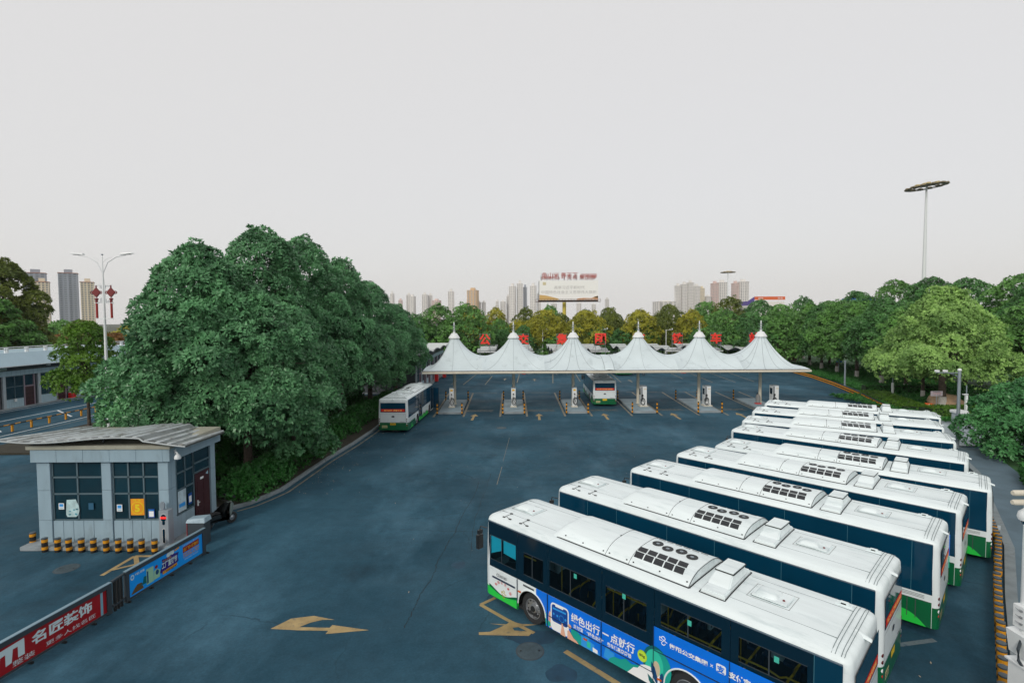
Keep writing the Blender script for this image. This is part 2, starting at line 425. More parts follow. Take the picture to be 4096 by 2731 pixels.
# cracks in the asphalt: jagged tar-dark slits
def crack(pts, w):
    rr = random.Random(len(pts)); out = []
    for a, b in zip(pts[:-1], pts[1:]):
        for k in range(5):
            t = k / 5; out.append((a[0] + (b[0] - a[0]) * t + rr.uniform(-.035, .035), a[1] + (b[1] - a[1]) * t + rr.uniform(-.05, .05)))
    out.append(pts[-1]); mb = MB()
    for i, (p, q) in enumerate(zip(out[:-1], out[1:])):
        p, q = Vector((*p, ZM)), Vector((*q, ZM)); n = Vector((-(q - p).y, (q - p).x, 0)).normalized() * w * rr.uniform(.3, 1)
        mb.face([p - n, q - n, q + n, p + n])
    return mb.build('crack', mat('tar_crack', (.008, .016, .022), .85), car_park, fix=False)
crack([(-1.97, 29.34), (-2.05, 26.69), (-2.29, 25.11), (-2.49, 23.32), (-2.53, 22.01), (-2.71, 21.22), (-2.81, 20.27), (-2.95, 19.27), (-2.91, 18.6), (-3.0, 17.69), (-3.14, 17.22), (-3.18, 16.59), (-3.22, 16.13), (-3.27, 15.61), (-3.31, 15.08)], .016)
crack([(-5.04, 22.33), (-4.13, 22.29), (-3.07, 22.15), (-2.37, 22.1), (-1.47, 22.02)], .016)
crack([(-1.34, 30.53), (-1.48, 27.68), (-1.67, 25.31), (-1.8, 22.77), (-1.69, 19.71)], .012)
M_STAIN = mat('oil_stain', (.012, .050, .088), .8, var=.25, vs=3)
def blob(cx, cy, rx, ry, seed, name='oil_stain'):
    r = random.Random(seed)
    sheet(name, [(cx + rx * math.cos(a) * k, cy + ry * math.sin(a) * k) for a, k in ((2 * PI * i / 40, 1 + .10 * math.sin(2 * PI * i / 40 * 3 + seed) + .06 * math.sin(2 * PI * i / 40 * 5 + 2 * seed)) for i in range(40))], ZM * .5, M_STAIN, car_park)
blob(1.25, 13.05, .42, .33, 3); blob(-2.08, 19.05, .26, .3, 5); blob(-13.9, 16.9, .9, .25, 9)
blob(.55, 14.6, .8, .35, 12)

def manhole(x, y, r):
    o = MB().lathe([(r * 1.12, .0), (r * 1.12, .006), (r * 1.03, .008)], (0, 0, 0), 32, m=0).build('manhole_cover', mat('iron_rim', (.045, .065, .078), .7), car_park, (x, y, 0))
    lid = MB().lathe([(r, .0), (r, .010)], (0, 0, 0), 32)
    for i in range(-4, 5):
        h = math.sqrt(max(0, .8 - (i / 4.6) ** 2)) * r * .9
        lid.box(i * r / 4.8 - r * .045, i * r / 4.8 + r * .045, -h, h, .010, .016)
    for s in (-1, 1): lid.lathe([(r * .07, 0), (r * .07, .02)], (s * r * .72, 0, 0), 8, m=1)
    lid.build('lid', [mat('iron_lid', (.055, .085, .10), .6, var=.2, vs=9), M_SBLK], o)
manhole(.46, 13.97, .36); manhole(-16.93, 18.92, .36); manhole(-.95, 43.6, .4)

# ---- right-hand kerb line, pavement, lawn
KL = [(10.2, 9.9), (12.85, 12.75), (16.3, 16.5), (19.8, 20.15), (23.2, 24.5), (27.5, 30), (31.2, 36.2)]
KH = [(36.4, 44.6), (38.6, 52.9), (41.3, 59.8), (44.4, 69.3), (46.8, 78.5), (48.2, 86.4), (49.6, 104.4)]
pave = MB()
def offs(pts, d):
    out = []
    for i, p in enumerate(pts):
        a = Vector(pts[max(i - 1, 0)]); b = Vector(pts[min(i + 1, len(pts) - 1)]); t = (b - a).normalized()
        out.append((p[0] + t.y * d, p[1] - t.x * d))
    return out
def strip_between(mb, A, B, z):
    for i in range(len(A) - 1):
        mb.face([(*A[i], z), (*B[i], z), (*B[i + 1], z), (*A[i + 1], z)])
KL2, KL3 = offs(KL, .3), offs(KL, 2.2)
strip_between(pave, KL2, KL3, .12)
KH2, KH3 = offs(KH, .3), offs(KH, 1.1)
strip_between(pave, KH2, KH3, .12)
struct(pave.build('pavement', M_PAVE, fix=False))
kerb = MB()
for P, Q in ((KL, KL2), (KH, KH2)):
    strip_between(kerb, P, Q, .125)
    for i in range(len(P) - 1): kerb.face([(*P[i], 0), (*P[i + 1], 0), (*P[i + 1], .125), (*P[i], .125)])
struct(kerb.build('kerb', M_KERB, fix=False))
lawn = MB()
lawn.face([(*p, .10) for p in KH3] + [(160, 104.4, .1), (160, 47.2, .1), (37.6, 47.2, .1)])
lawn.face([(*p, .10) for p in KL3] + [(60, 36.2, .1), (60, 9.9, .1)])
lawn.face([(-130, 105, .1), (160, 105, .1), (160, 190, .1), (-130, 190, .1)])
struct(lawn.build('lawn', M_GRASS, fix=False))
MB().box(-130, 49.3, 104.6, 104.9, 0, .14).build('kerb', M_KERB).__setitem__('kind', 'structure')
ap = MB().prism([(31.6, 36.3), (60, 36.3), (60, 44.4), (36.3, 44.4)], .0, .09)
struct(ap.build('driveway', M_APRON))
MB().box(36.4, 60, 44.45, 44.75, 0, .17).build('kerb', M_APRON).__setitem__('kind', 'structure')

# ---- left planter with the tall trees
PK = [(-22.6, 25.3), (-20.6, 24.75), (-14.9, 24.5), (-13.9, 24.75), (-13.3, 25.5), (-12.95, 26.4), (-12.6, 27.54), (-12.36, 33.36), (-11.9, 38), (-11.66, 42.57), (-11.62, 52), (-11.75, 62)]
pl = MB().face([(p[0] - .12, p[1] + .12, .15) for p in PK] + [(-22.6, 62, .15)])
planter = struct(pl.build('planter', M_SOIL, fix=False))
KST = {}
def kerb_run(pts, parent, step=1.0, h=.17, w=.22, m=M_KERB):
    key = (step, h, w)
    if key not in KST:
        mb = MB().box(-.006 + .012, step - .012, 0, w, 0, h)
        KST[key] = mb.mesh('kerb_stone', m)
        bm = bmesh.new(); bm.from_mesh(KST[key]); bmesh.ops.bevel(bm, geom=bm.edges[:], offset=.018, segments=1, affect='EDGES'); bm.to_mesh(KST[key]); bm.free()
    for a, b in zip(pts[:-1], pts[1:]):
        a, b = Vector(a), Vector(b); d = b - a; n = max(1, round(d.length / step)); ang = math.atan2(d.y, d.x)
        for i in range(n):
            p = a + d * (i / n)
            o = put('kerb_stone', KST[key], parent, (p.x, p.y, random.uniform(-.006, .004)), ang + random.uniform(-.008, .008)); o.scale = (d.length / n / step, 1, 1)
kerb_run(PK, planter)
line('kerb_line', [(p[0] + .35, p[1] - .1) for p in PK[3:]], .12, ZM, M_MARKF, car_park)
# narrow strip of planting on the far left, where the lantern lamp stands
isl = MB().prism([(-38.4, 35.5), (-29.5, 35.5), (-29.5, 62), (-38.4, 62)], 0, .15)
struct(isl.build('median', [M_SOIL]))

# ---- charging islands (concrete plinths)
def island(x, w, y0=50.05, y1=58.3):
    c = [sk(x - w / 2, y0), sk(x + w / 2, y0), sk(x + w / 2, y1), sk(x - w / 2, y1)]
    mb = MB().prism(c, 0, .16)
    o = struct(mb.build('charging_island', M_CONC, bevel=.015))
    lip = MB()
    a = .10
    lip.prism([(c[0][0] + a, c[0][1] + .45), (c[1][0] - a, c[1][1] + .45), (c[2][0] - a, c[2][1] - a), (c[3][0] + a, c[3][1] - a)], .15, .175)
    lip.build('top_slab', mat('island_top', (.27, .36, .41), .75, var=.15, vs=.8, grime=(.17, .21, .24), gs=1.2, gthr=.56), o)
    return o
for x, w in ISL: island(x, w)
for i in range(8):
    x = -4.5 + 6.48 * i
    struct(MB().box(x - 1.5, x + 1.5, 87.2, 104.4, 0, .16).build('boarding_platform', M_CONC))

# ================================================================ BUSES  (local frame: x from nose to tail, y from left to right side, z up)
BL, BW = 10.5, 2.5
WHX = (2.2, 7.2)
def arch(x, r=.56):
    z = .24
    for c in WHX:
        if abs(x - c) < r: z = max(z, .47 + math.sqrt(r * r - (x - c) ** 2))
    return z
def side_strip(mb, lo, hi, y, x0, x1, m=0, dx=.05):
    n = max(2, round((x1 - x0) / dx)); xs = [x0 + (x1 - x0) * i / n for i in range(n + 1)]
    for a, b in zip(xs[:-1], xs[1:]):
        la, lb, ha, hb = lo(a), lo(b), hi(a), hi(b)
        if ha - la < .002 and hb - lb < .002: continue
        ha, hb = max(ha, la), max(hb, lb)
        q = [(a, y, la), (b, y, lb), (b, y, hb), (a, y, ha)]
        mb.face(q if y < 1 else q[::-1], m)
    return mb
def rect(mb, x0, x1, z0, z1, y, m=0):
    q = [(x0, y, z0), (x1, y, z0), (x1, y, z1), (x0, y, z1)]
    return mb.face(q if y < 1 else q[::-1], m)
def ring(mb, o, h, y, m=0):
    (x0, x1, z0, z1), (a, b, c, d) = o, h
    rect(mb, x0, a, z0, z1, y, m); rect(mb, b, x1, z0, z1, y, m); rect(mb, a, b, z0, c, y, m); rect(mb, a, b, d, z1, y, m)

def outline(d):
    rf, rr = .30, .16; pts = []
    def arc(cx, cy, r, a0, a1):
        for i in range(6):
            a = math.radians(a0 + (a1 - a0) * i / 5); pts.append((cx + r * math.cos(a), cy + r * math.sin(a)))
    f, b = max(rf - d * .3, .1), max(rr + d * .5, .1)
    arc(d + f, d + f, f, 270, 180); arc(d + f, BW - d - f, f, 180, 90)
    arc(BL - d - b, BW - d - b, b, 90, 0); arc(BL - d - b, d + b, b, 0, -90)
    return pts
LEV = [(.24, .0), (.52, 0), (.86, 0), (1.0, 0), (1.22, 0), (2.0, .012), (2.55, .03), (2.70, .04), (2.76, .06), (2.81, .105), (2.85, .20), (2.88, .38), (2.895, .7)]

def roof_z(y):      # gentle crown of the roof
    t = min(y, BW - y)
    zs = [(.04, 2.70), (.06, 2.76), (.105, 2.81), (.20, 2.85), (.38, 2.88), (.7, 2.895), (1.3, 2.897)]
    for (a, za), (b, zb) in zip(zs[:-1], zs[1:]):
        if t <= b: return za + (zb - za) * (t - a) / (b - a)
    return 2.897
def ac_z(y):
    k = abs(y - 1.29) / .96
    return 2.885 + .25 * max(0, 1 - k ** 3.2)

def make_bus(ad=False):
    t = thing('city_bus', 'bus', 'bus')
    # hull: roof, corner pillars, nose and tail
    mb = MB(); n = 24
    rings = [[(p[0], p[1], z) for p in outline(d)] for z, d in LEV]
    for r in rings: mb.V += r
    for k in range(len(LEV) - 1):
        z = LEV[k][0]
        for e in range(n):
            if e in (11, 23) and z < 2.69: continue              # window bands and side panels are parts of their own
            if e == 5 and .99 < z < 2.5: continue                # windscreen opening
            m = 0
            if 11 < e < 23 and z < .85: m = 1
            if e < 11 and z < .5: m = 2
            if z >= 2.5: m = 3
            a, b = k * n + e, k * n + (e + 1) % n
            mb.F.append((a, b, b + n, a + n)); mb.M.append(m)
    mb.F.append(tuple(range((len(LEV) - 1) * n, len(LEV) * n))); mb.M.append(3)
    mb.build('body', [M_WHITE, M_GREEN, M_LIME, M_ROOFW], t, smooth=True)
    mb = MB().box(.35, 10.3, .06, 2.44, .28, .36); mb.box(.4, 10.2, .9, 1.6, .12, .28); mb.box(.3, 10.3, .07, 2.43, 2.60, 2.64)
    mb.build('chassis', mat('underbody', (.012, .014, .016), .8), t)
    # lower side panels with cut-out wheel arches
    for y, nm in ((.0, 'side_panel'), (BW, 'side_panel')):
        s = MB(); side_strip(s, arch, lambda x: 1.22, y, .3, BL - .16)
        for x in ((.3, BL - .16),): pass
        s.build(nm, M_WHITE, t, fix=False)
    e = .004
    yl, yr = -e, BW + e
    if ad:
        wave = lambda x: .60 - .10 * math.sin((x - .05) * 3.0) * (.5 + .5 * x) + .02
        s = MB(); side_strip(s, arch, lambda x: .47 + .075 * math.cos(x * 3.4), yl, .28, 1.66, 0); s.build('skirt', M_LIME, t, fix=False)
        s = MB(); side_strip(s, lambda x: max(arch(x), .47 + .075 * math.cos(x * 3.4)), lambda x: .47 + .075 * math.cos(x * 3.4) + .06 + .03 * math.sin(x * 5), yl, .28, 1.62, 0); s.build('skirt_wave', M_GREEN, t, fix=False)
        s = MB(); side_strip(s, arch, lambda x: .62, yl - .003, 2.70, 2.80, 0); s.build('skirt', M_LIME, t, fix=False)
        s = MB(); side_strip(s, arch, lambda x: 1.22, yl, 2.39, 6.34); side_strip(s, arch, lambda x: 1.77, yl, 6.34, BL - .17)
        s.build('advert_panel', M_BLUE, t, fix=False)
    else:
        s = MB()
        pass
        for xa, xb in ((.28, 1.64), (2.76, 6.64), (7.76, BL - .17)):
            s = MB(); side_strip(s, arch, lambda x: 1.0 if x > 8.6 else .62 + .12 * math.sin(x * 2.2) + .06 * math.sin(x * 7), yl, xa, xb); s.build('skirt', M_GREEN, t, fix=False)
        leaf_a = lambda x: .24 + max(0, .42 * (1 - ((x - 9.25) / .55) ** 2)); leaf_b = lambda x: .24 + max(0, .36 * (1 - ((x - 9.6) / .62) ** 2))
        s = MB(); side_strip(s, lambda x: max(.24, arch(x)), lambda x: max(arch(x), leaf_a(x)), yl - e, 8.72, 9.60); s.build('leaf_picture', M_LIME, t, fix=False)
        s = MB(); side_strip(s, lambda x: max(.24, arch(x)), lambda x: max(arch(x), leaf_b(x)), yl - e, 9.62, 10.22); s.build('leaf_picture', M_LIME, t, fix=False)
        s = MB(); side_strip(s, arch, lambda x: .52 + .07 * math.cos(x * 3.4), yl - e, .28, 1.66); s.build('skirt', M_LIME, t, fix=False)
        sky_ = lambda x: .36 + .22 * abs(math.sin(x * 3.1)) + (.12 if int(x * 7) % 3 else 0)
        
        for xa, xb in ((2.76, 6.64), (7.76, BL - .17)):
            s = MB(); side_strip(s, arch, lambda x: .78 + .1 * ((int(x * 6) * 7) % 3) / 2 if x > 7.9 else sky_(x), yr, xa, xb); s.build('skirt', M_GREEN, t, fix=False)
        s = MB(); side_strip(s, arch, lambda x: .34 + .26 * abs(math.sin(x * 2.3)), yr + e, 2.8, 6.6); s.build('skyline_picture', M_LIME, t, fix=False)
        s = MB(); side_strip(s, arch, lambda x: .28 + .38 * max(0, 1 - abs((x - 9.2) / .35)), yr + e, 8.6, 10.1); s.build('leaf_picture', M_LIME, t, fix=False)
        v = MB()
        for i in range(4): v.box(9.35 + i * .2, 9.37 + i * .2, -.012, 0, .42, 1.0)
        v.box(9.28, 10.16, -.009, 0, 1.155, 1.163); v.box(9.28, 10.16, -.009, 0, 1.115, 1.123); v.box(9.28, 10.16, -.009, 0, 1.075, 1.083); v.box(8.6, 10.3, -.012, 0, .995, 1.003)
        v.build('louvre', M_GREY, t)
    # window bands
    seams = [.24, 1.6, 2.86, 4.78, 6.34, 8.2, 9.84, 10.33]
    holes = [(.31, 1.51, 1.46, 2.25), (1.86, 2.66, 1.46, 2.15), (2.92, 4.57, 1.48, 2.24), (4.90, 6.12, 1.52, 2.24), (6.52, 8.0, 1.86, 2.40), (8.38, 9.72, 1.86, 2.40), None]
    for i, (a, b) in enumerate(zip(seams[:-1], seams[1:])):
        z0 = 1.22 if not (ad and i >= 4) else 1.772
        a += .004; b -= .004; yy = .012
        if ad and holes[i]:
            s = MB(); ring(s, (a, b, z0, 2.702), holes[i], yy); o = s.build('window_panel', M_FRIT, t, fix=False)
            h = holes[i]
            g = MB(); rect(g, h[0], h[1], h[2], h[3], yy + .012)
            g.build('window', M_GLASSD if i == 0 else M_GLASS, o, fix=False)
            f = MB(); mid = (h[0] + h[1]) / 2 - .05
            f.box(mid - .014, mid + .014, yy + .004, yy + .02, h[2], h[3])
            for zz in (h[2], h[3]): f.box(h[0], h[1], yy - .002, yy + .008, zz - .008, zz + .008)
            f.build('window_frame', M_DKMETAL, o)
        else:
            s = MB(); rect(s, a, b, z0, 2.702, yy); o = s.build('window_panel', M_TINT, t, fix=False)
            if i: MB().box(a - .010, a + .002, yy - .012, yy - .004, z0, 2.70).build('window_joint', mat('joint_blue', (.045, .16, .22), .4), o)
    s = MB().box(.26, 10.32, -.006, .03, 2.702, 2.722); s.build('gutter', mat('gutter_trim', (.10, .14, .18), .4), t)
    dmid = (5.35, 6.75)
    edges = [.3, .42, 1.52, 2.86, 5.2, 5.30, 6.70, 8.2, 10.33]
    for a, b in zip(edges[:-1], edges[1:]):
        z0 = .32 if (a, b) in ((.42, 1.52), (5.30, 6.70)) else 1.22
        s = MB(); rect(s, a + .004, b - .004, z0, 2.702, BW + (.003 if z0 < 1 else -.012))
        o = s.build('door' if z0 < 1 else 'window_panel', M_TINT, t, fix=False)
        if z0 < 1:
            f = MB(); m_ = (a + b) / 2; f.box(m_ - .02, m_ + .02, BW, BW + .02, .32, 2.5); f.box(a, a + .03, BW, BW + .02, .32, 2.5); f.box(b - .03, b, BW, BW + .02, .32, 2.5)
            f.build('door_frame', M_DKMETAL, o)
    s = MB().face([(-.003, BW - .32, 1.0), (-.003, .32, 1.0), (-.003 + .03, .34, 2.55), (-.003 + .03, BW - .34, 2.55)])
    s.build('windscreen', M_GLASSD, t, fix=False)
    # wheels
    for x in WHX:
        for y, sg in ((.03, -1), (BW - .03, 1)):
            w = MB(); prof = [(.30, .26), (.44, .27), (.475, .23), (.48, .14), (.475, .05), (.44, .0), (.31, -.002), (.30, .04)]
            w.lathe([(r, -h * sg) for r, h in prof], (0, 0, 0), 28, 'y', close=False)
            wh = w.build('wheel', M_RUBBER, t, (x, y + (.02 if sg < 0 else -.02), .48), smooth=True)
            r_ = MB(); q = -sg
            r_.lathe([(.31, q * .012), (.285, q * .004), (.265, q * .05), (.15, q * .075), (.125, q * .015), (.07, q * .005), (.0, q * .005)], (0, 0, 0), 24, 'y', close=False)
            for k in range(10):
                a = 2 * PI * k / 10; r_.lathe([(.017, 0), (.017, -q * .03)], (.20 * math.cos(a), q * .058, .20 * math.sin(a)), 6, 'y', m=0)
                r_.lathe([(.026, 0), (.026, q * .012)], (.235 * math.cos(a + .3), q * .045, .235 * math.sin(a + .3)), 8, 'y', m=1)
            r_.lathe([(.09, -q * .02), (.09, q * .03)], (0, q * .01, 0), 14, 'y', m=1)
            r_.build('rim', [M_STEEL, M_BLACK], wh, smooth=True)
        a = MB()
        for y0, y1 in ((.012, .62), (BW - .012, BW - .62)):
            pts = [(x + .565 * math.cos(PI * k / 14), .47 + .565 * math.sin(PI * k / 14)) for k in range(15)]
            for (xa, za), (xb, zb) in zip(pts[:-1], pts[1:]): a.face([(xa, y0, za), (xb, y0, zb), (xb, y1, zb), (xa, y1, za)])
            a.face([(p[0], y1, p[1]) for p in pts] + [(x - .565, y1, .2), (x + .565, y1, .2)])
        a.build('wheel_arch', M_BLACK, t, fix=False)
        a = MB(); pts = [(x + .575 * math.cos(PI * k / 18), -.006, .47 + .575 * math.sin(PI * k / 18)) for k in range(19)]
        a.tube(pts, .022, 6).build('arch_trim', M_WHITE, t, smooth=True); MB().tube([(p[0], BW + .006, p[2]) for p in pts], .022, 6).build('arch_trim', M_WHITE, t, smooth=True)
    # ---- roof equipment
    def acx(u):  # taper at the front end
        return 1 if u > .1 else .35 + .65 * math.sin(u / .1 * PI / 2)
    c = MB()
    def acf(u, v):
        x = 2.72 + 4.33 * u; y = .33 + 1.93 * v
        z = ac_z(y); k = 1.0
        if u < .07: k = math.sin(u / .07 * PI / 2) ** .7
        xs = x + (.30 * (1 - abs(v - .35) * 1.2) * 0) + (.35 * max(0, .5 - v) if u < .001 else 0)
        zb = roof_z(y) - .012
        return (xs, y, max(zb, zb + (z - zb) * k))
    c.grid(acf, 60, 28)
    R_ = [acf(1, j / 28) for j in range(29)]
    c.face([(p[0], p[1], p[2]) for p in R_] + [(p[0] + .03, p[1], roof_z(p[1]) - .015) for p in R_[::-1]])
    for v in (0, 1):
        for i in range(60):
            p, q = acf(i / 60, v), acf((i + 1) / 60, v)
            c.face([p, q, (q[0], q[1], 2.8), (p[0], p[1], 2.8)])
    ac = c.build('air_conditioner_cover', M_ROOFW, t, smooth=True)
    s = MB()
    for x in (4.65, 5.39):
        s.tube([(x - (.1 if x < 5 else .06) * (j / 14), .34 + 1.91 * j / 14, ac_z(.34 + 1.91 * j / 14) + .001) for j in range(15)], .008, 4)
    s.tube([(2.74 + .3, .325, 2.885), (7.05, .325, 2.885)], .008, 4); s.tube([(7.06, .33 + 1.93 * j / 12, ac_z(.33 + 1.93 * j / 12) - .01) for j in range(13)], .008, 4)
    s.build('cover_seam', M_GREY, ac)
    gk = MB()
    for y in (.318, 2.272): gk.tube([(2.95, y, 2.872), (7.08, y, 2.872)], .016, 5)
    gk.tube([(7.085, .33 + 1.93 * j / 16, roof_z(.33 + 1.93 * j / 16) + .004) for j in range(17)], .018, 5)
    gk.build('cover_gasket', mat('gasket_black', (.02, .025, .028), .7), ac)
    for x, y in ((3.2, .42), (3.85, .40), (4.55, .40), (4.75, .40), (5.3, .40), (5.5, .40), (6.25, .42), (6.98, .42), (4.6, 1.2), (5.36, 1.9), (3.4, 2.0)):
        MB().lathe([(.022, 0), (.02, .02), (.0, .022)], (x, y, ac_z(y)), 6, close=False).build('bolt', M_BLACK, ac)
    def on_ac(x0, x1, y0, y1, lift, m, name, skew=0.0, nv=3):
        g = MB()
        vs = []
        for j in range(nv + 1):
            y = y0 + (y1 - y0) * j / nv
            vs.append([(x0 + skew * (y - y0), y, ac_z(y) + lift), (x1 + skew * (y - y0), y, ac_z(y) + lift)])
        for j in range(nv): g.face([vs[j][0], vs[j][1], vs[j + 1][1], vs[j + 1][0]])
        return g.build(name, m, ac, fix=False)
    M_GRILLE = mat('grille_mesh', (.018, .022, .026), .6, bump=.6, bs=120)
    for k in range(5):
        x0 = 5.42 + k * .285
        on_ac(x0, x0 + .25, .54, .745, .004, M_GRILLE, 'grille', -.18)
        on_ac(x0 - .02, x0 + .23, .775, .99, .004, M_GRILLE, 'grille', -.18)
    for k in range(6):
        x0 = 5.44 + k * .245
        on_ac(x0, x0 + .19, 1.83, 1.89, .004, M_GRILLE, 'grille', -.1, 1)
    for k in range(4):
        x, y = 5.62 + k * .345, 1.40 + (.06 if k % 2 == 0 else -.04)
        f = MB(); z = ac_z(y)
        f.lathe([(.15, .004), (.15, .016), (.132, .018), (.132, .006), (.0, .006)], (x, y, z), 18, m=0, close=False)
        for b in range(9):
            a = 2 * PI * b / 9
            f.face([(x + .045 * math.cos(a), y + .045 * math.sin(a), z + .012), (x + .115 * math.cos(a), y + .115 * math.sin(a), z + .010), (x + .115 * math.cos(a + .4), y + .115 * math.sin(a + .4), z + .014), (x + .045 * math.cos(a + .5), y + .045 * math.sin(a + .5), z + .014)], 1)
        f.lathe([(.05, .016), (.0, .02)], (x, y, z), 10, m=2, close=False)
        f.build('fan', [M_BLACK, M_GREY, M_METALG], ac, fix=False)
    # vent box behind the air conditioner
    v = MB()
    v.add([(7.33, .36, 2.83), (7.92, .36, 2.83), (7.86, 2.12, 2.83), (7.27, 2.12, 2.83), (7.36, .38, 2.98), (7.90, .38, 2.98), (7.84, 2.10, 2.98), (7.30, 2.10, 2.98)],
          [(4, 5, 6, 7), (0, 1, 5, 4), (1, 2, 6, 5), (2, 3, 7, 6), (3, 0, 4, 7)])
    v.add([(7.35, .72, 2.975), (7.88, .72, 2.975), (7.85, 1.95, 2.975), (7.31, 1.95, 2.975), (7.40, 1.06, 3.18), (7.82, 1.06, 3.18), (7.80, 1.80, 3.18), (7.37, 1.80, 3.18)],
          [(4, 5, 6, 7), (0, 1, 5, 4), (1, 2, 6, 5), (2, 3, 7, 6), (3, 0, 4, 7)])
    vb = v.build('roof_vent', M_ROOFW, t, bevel=.025, smooth=True)
    MB().box(7.39, 7.83, 1.08, 1.82, 3.19, 3.215).build('vent_lid', M_ROOFW, vb, bevel=.02)
    MB().box(7.375, 7.845, 1.065, 1.835, 3.176, 3.192).build('vent_lid_gasket', mat('gasket_black', (0, 0, 0)), vb)
    gk = MB(); q4 = [(7.32, .35, 2.885), (7.93, .35, 2.885), (7.87, 2.13, 2.885), (7.26, 2.13, 2.885)]
    for j in range(4): a_, b_ = q4[j], q4[(j + 1) % 4]; gk.tube([(a_[0] + (b_[0] - a_[0]) * u / 8, a_[1] + (b_[1] - a_[1]) * u / 8, roof_z(a_[1] + (b_[1] - a_[1]) * u / 8) + .004) for u in range(9)], .014, 5)
    gk.build('vent_gasket', mat('gasket_black', (0, 0, 0)), vb)
    # roof hatches
    for hx, sx in ((.46, .86), (8.24, .80)):
        h = MB().box(hx, hx + sx, 1.0, 1.60, 2.88, 2.935)
        ho = h.build('roof_hatch', M_ROOFW, t, bevel=.03, smooth=True)
        d = MB()
        def dome(u, w):
            x = hx + .06 + u * sx * .62; y = 1.06 + w * .48
            k = max(0, (1 - abs(2 * u - 1) ** 3) * (1 - abs(2 * w - 1) ** 3))
            return (x, y, 2.93 + .085 * k ** .5)
        d.grid(dome, 12, 10); d.build('hatch_dome', M_ROOFW, ho, smooth=True)
        MB().lathe([(.03, 0), (.028, .018), (0, .02)], (hx + sx - .13, 1.2, 2.937), 8, close=False).build('hatch_knob', mat('knob_red', (.16, .02, .02), .5), ho)
        g = MB()
        for (xa, xb, ya, yb) in ((hx - .06, hx + sx + .06, .94, .952), (hx - .06, hx + sx + .06, 1.648, 1.66), (hx - .06, hx - .048, .94, 1.66), (hx + sx + .048, hx + sx + .06, .94, 1.66)):
            g.box(xa, xb, ya, yb, 2.885, 2.902)
        g.build('hatch_gasket', mat('gasket', (.34, .37, .37), .7), ho)
    sb = MB().box(9.72, 10.06, 2.02, 2.20, 2.86, 2.90).box(9.80, 9.98, 2.06, 2.16, 2.9, 2.94).build('antenna_box', M_ROOFW, t, bevel=.01)
    MB().box(9.83, 9.93, 2.052, 2.06, 2.9, 2.93).build('slot', M_BLACK, sb)
    # panel joints on the roof skin
    M_SEAMG = mat('seam_grey', (.16, .20, .21), .7)
    for y in (.59, 1.92):
        for xa, xb in ((.3, 2.7), (7.95, 10.1)): MB().box(xa, xb, y, y + .010, roof_z(y) - .01, roof_z(y) + .0025).build('roof_seam', M_SEAMG, t)
    for x in (10.10, 10.165, 10.27, 10.325):
        MB().tube([(x, .12 + 2.26 * k / 16, min(roof_z(.12 + 2.26 * k / 16), 2.897 - max(0, x - 10.15) ** 2 * 1.2) + .0005) for k in range(17)], .006, 4).build('roof_seam', M_SEAMG, t)
    MB().tube([(.30, .45, roof_z(.45)), (.24, 2.1, roof_z(2.1))], .004, 4).build('roof_seam', M_SEAMG, t)
    pass
    for x in (.72, 1.48):
        a = MB().tube([(x, .26, 2.86), (x + .02, .36, 2.89), (x + .05, .56, 2.905)], .007, 4).tube([(x + .02, .36, 2.89), (x + .14, .30, 2.88), (x + .28, .27, 2.868)], .007, 4)
        for p in ((x, .27, 2.862), (x + .05, .57, 2.905), (x + .28, .27, 2.865)): a.obox(p, .09, .045, .022, .2)
        a.build('camera_cable', M_BLACK, t)
    # ---- tail
    xr = BL + .004
    q = lambda y0, y1, z0, z1, x=xr: [(x, y0, z0), (x, y1, z0), (x, y1, z1), (x, y0, z1)]
    rw = MB().face(q(.20, 2.30, 1.72, 2.50)).build('rear_window', M_TINT, t, fix=False)
    bn = MB().face(q(.26, 2.24, 1.77, 1.98, xr + .004)).build('banner', M_LEDRED, rw, fix=False)
    if not ad:
        t['banner'] = 1
        text('有黑扫黑 无黑除恶 无恶治乱', rw, 'lettering', M_LEDTXT, (xr + .008, .42, 1.815), (0, 1, 0), (0, 0, 1), width=1.66, height=.12, bold=.02)
    else:
        text('有黑扫黑 无黑除恶 无恶治乱', rw, 'lettering', M_LEDTXT, (xr + .008, .42, 1.815), (0, 1, 0), (0, 0, 1), width=1.66, height=.12, bold=.02)
    ep = MB()
    for y0, y1, z0, z1 in ((.2, 2.3, 1.61, 1.618), (.2, 2.3, .885, .893), (.2, .208, .893, 1.61), (2.292, 2.3, .893, 1.61)): ep.face(q(y0, y1, z0, z1))
    ep.build('engine_cover_joint', M_GREY, t, fix=False)
    MB().face([(xr + .002, 1.25 + .13 * math.cos(a), 1.36 + .075 * math.sin(a)) for a in (2 * PI * k / 20 for k in range(20))]).build('badge', mat('badge_dark', (.012, .01, .03), .3), t, fix=False)
    text('BYD', t, 'badge_lettering', M_METALG, (xr + .005, 1.17, 1.335), (0, 1, 0), (0, 0, 1), width=.16, height=.05, bold=.02)
    text('纯电动客车', t, 'badge_lettering', M_GREY, (xr + .004, 1.82, .91), (0, 1, 0), (0, 0, 1), width=.40, height=.05, bold=.02)
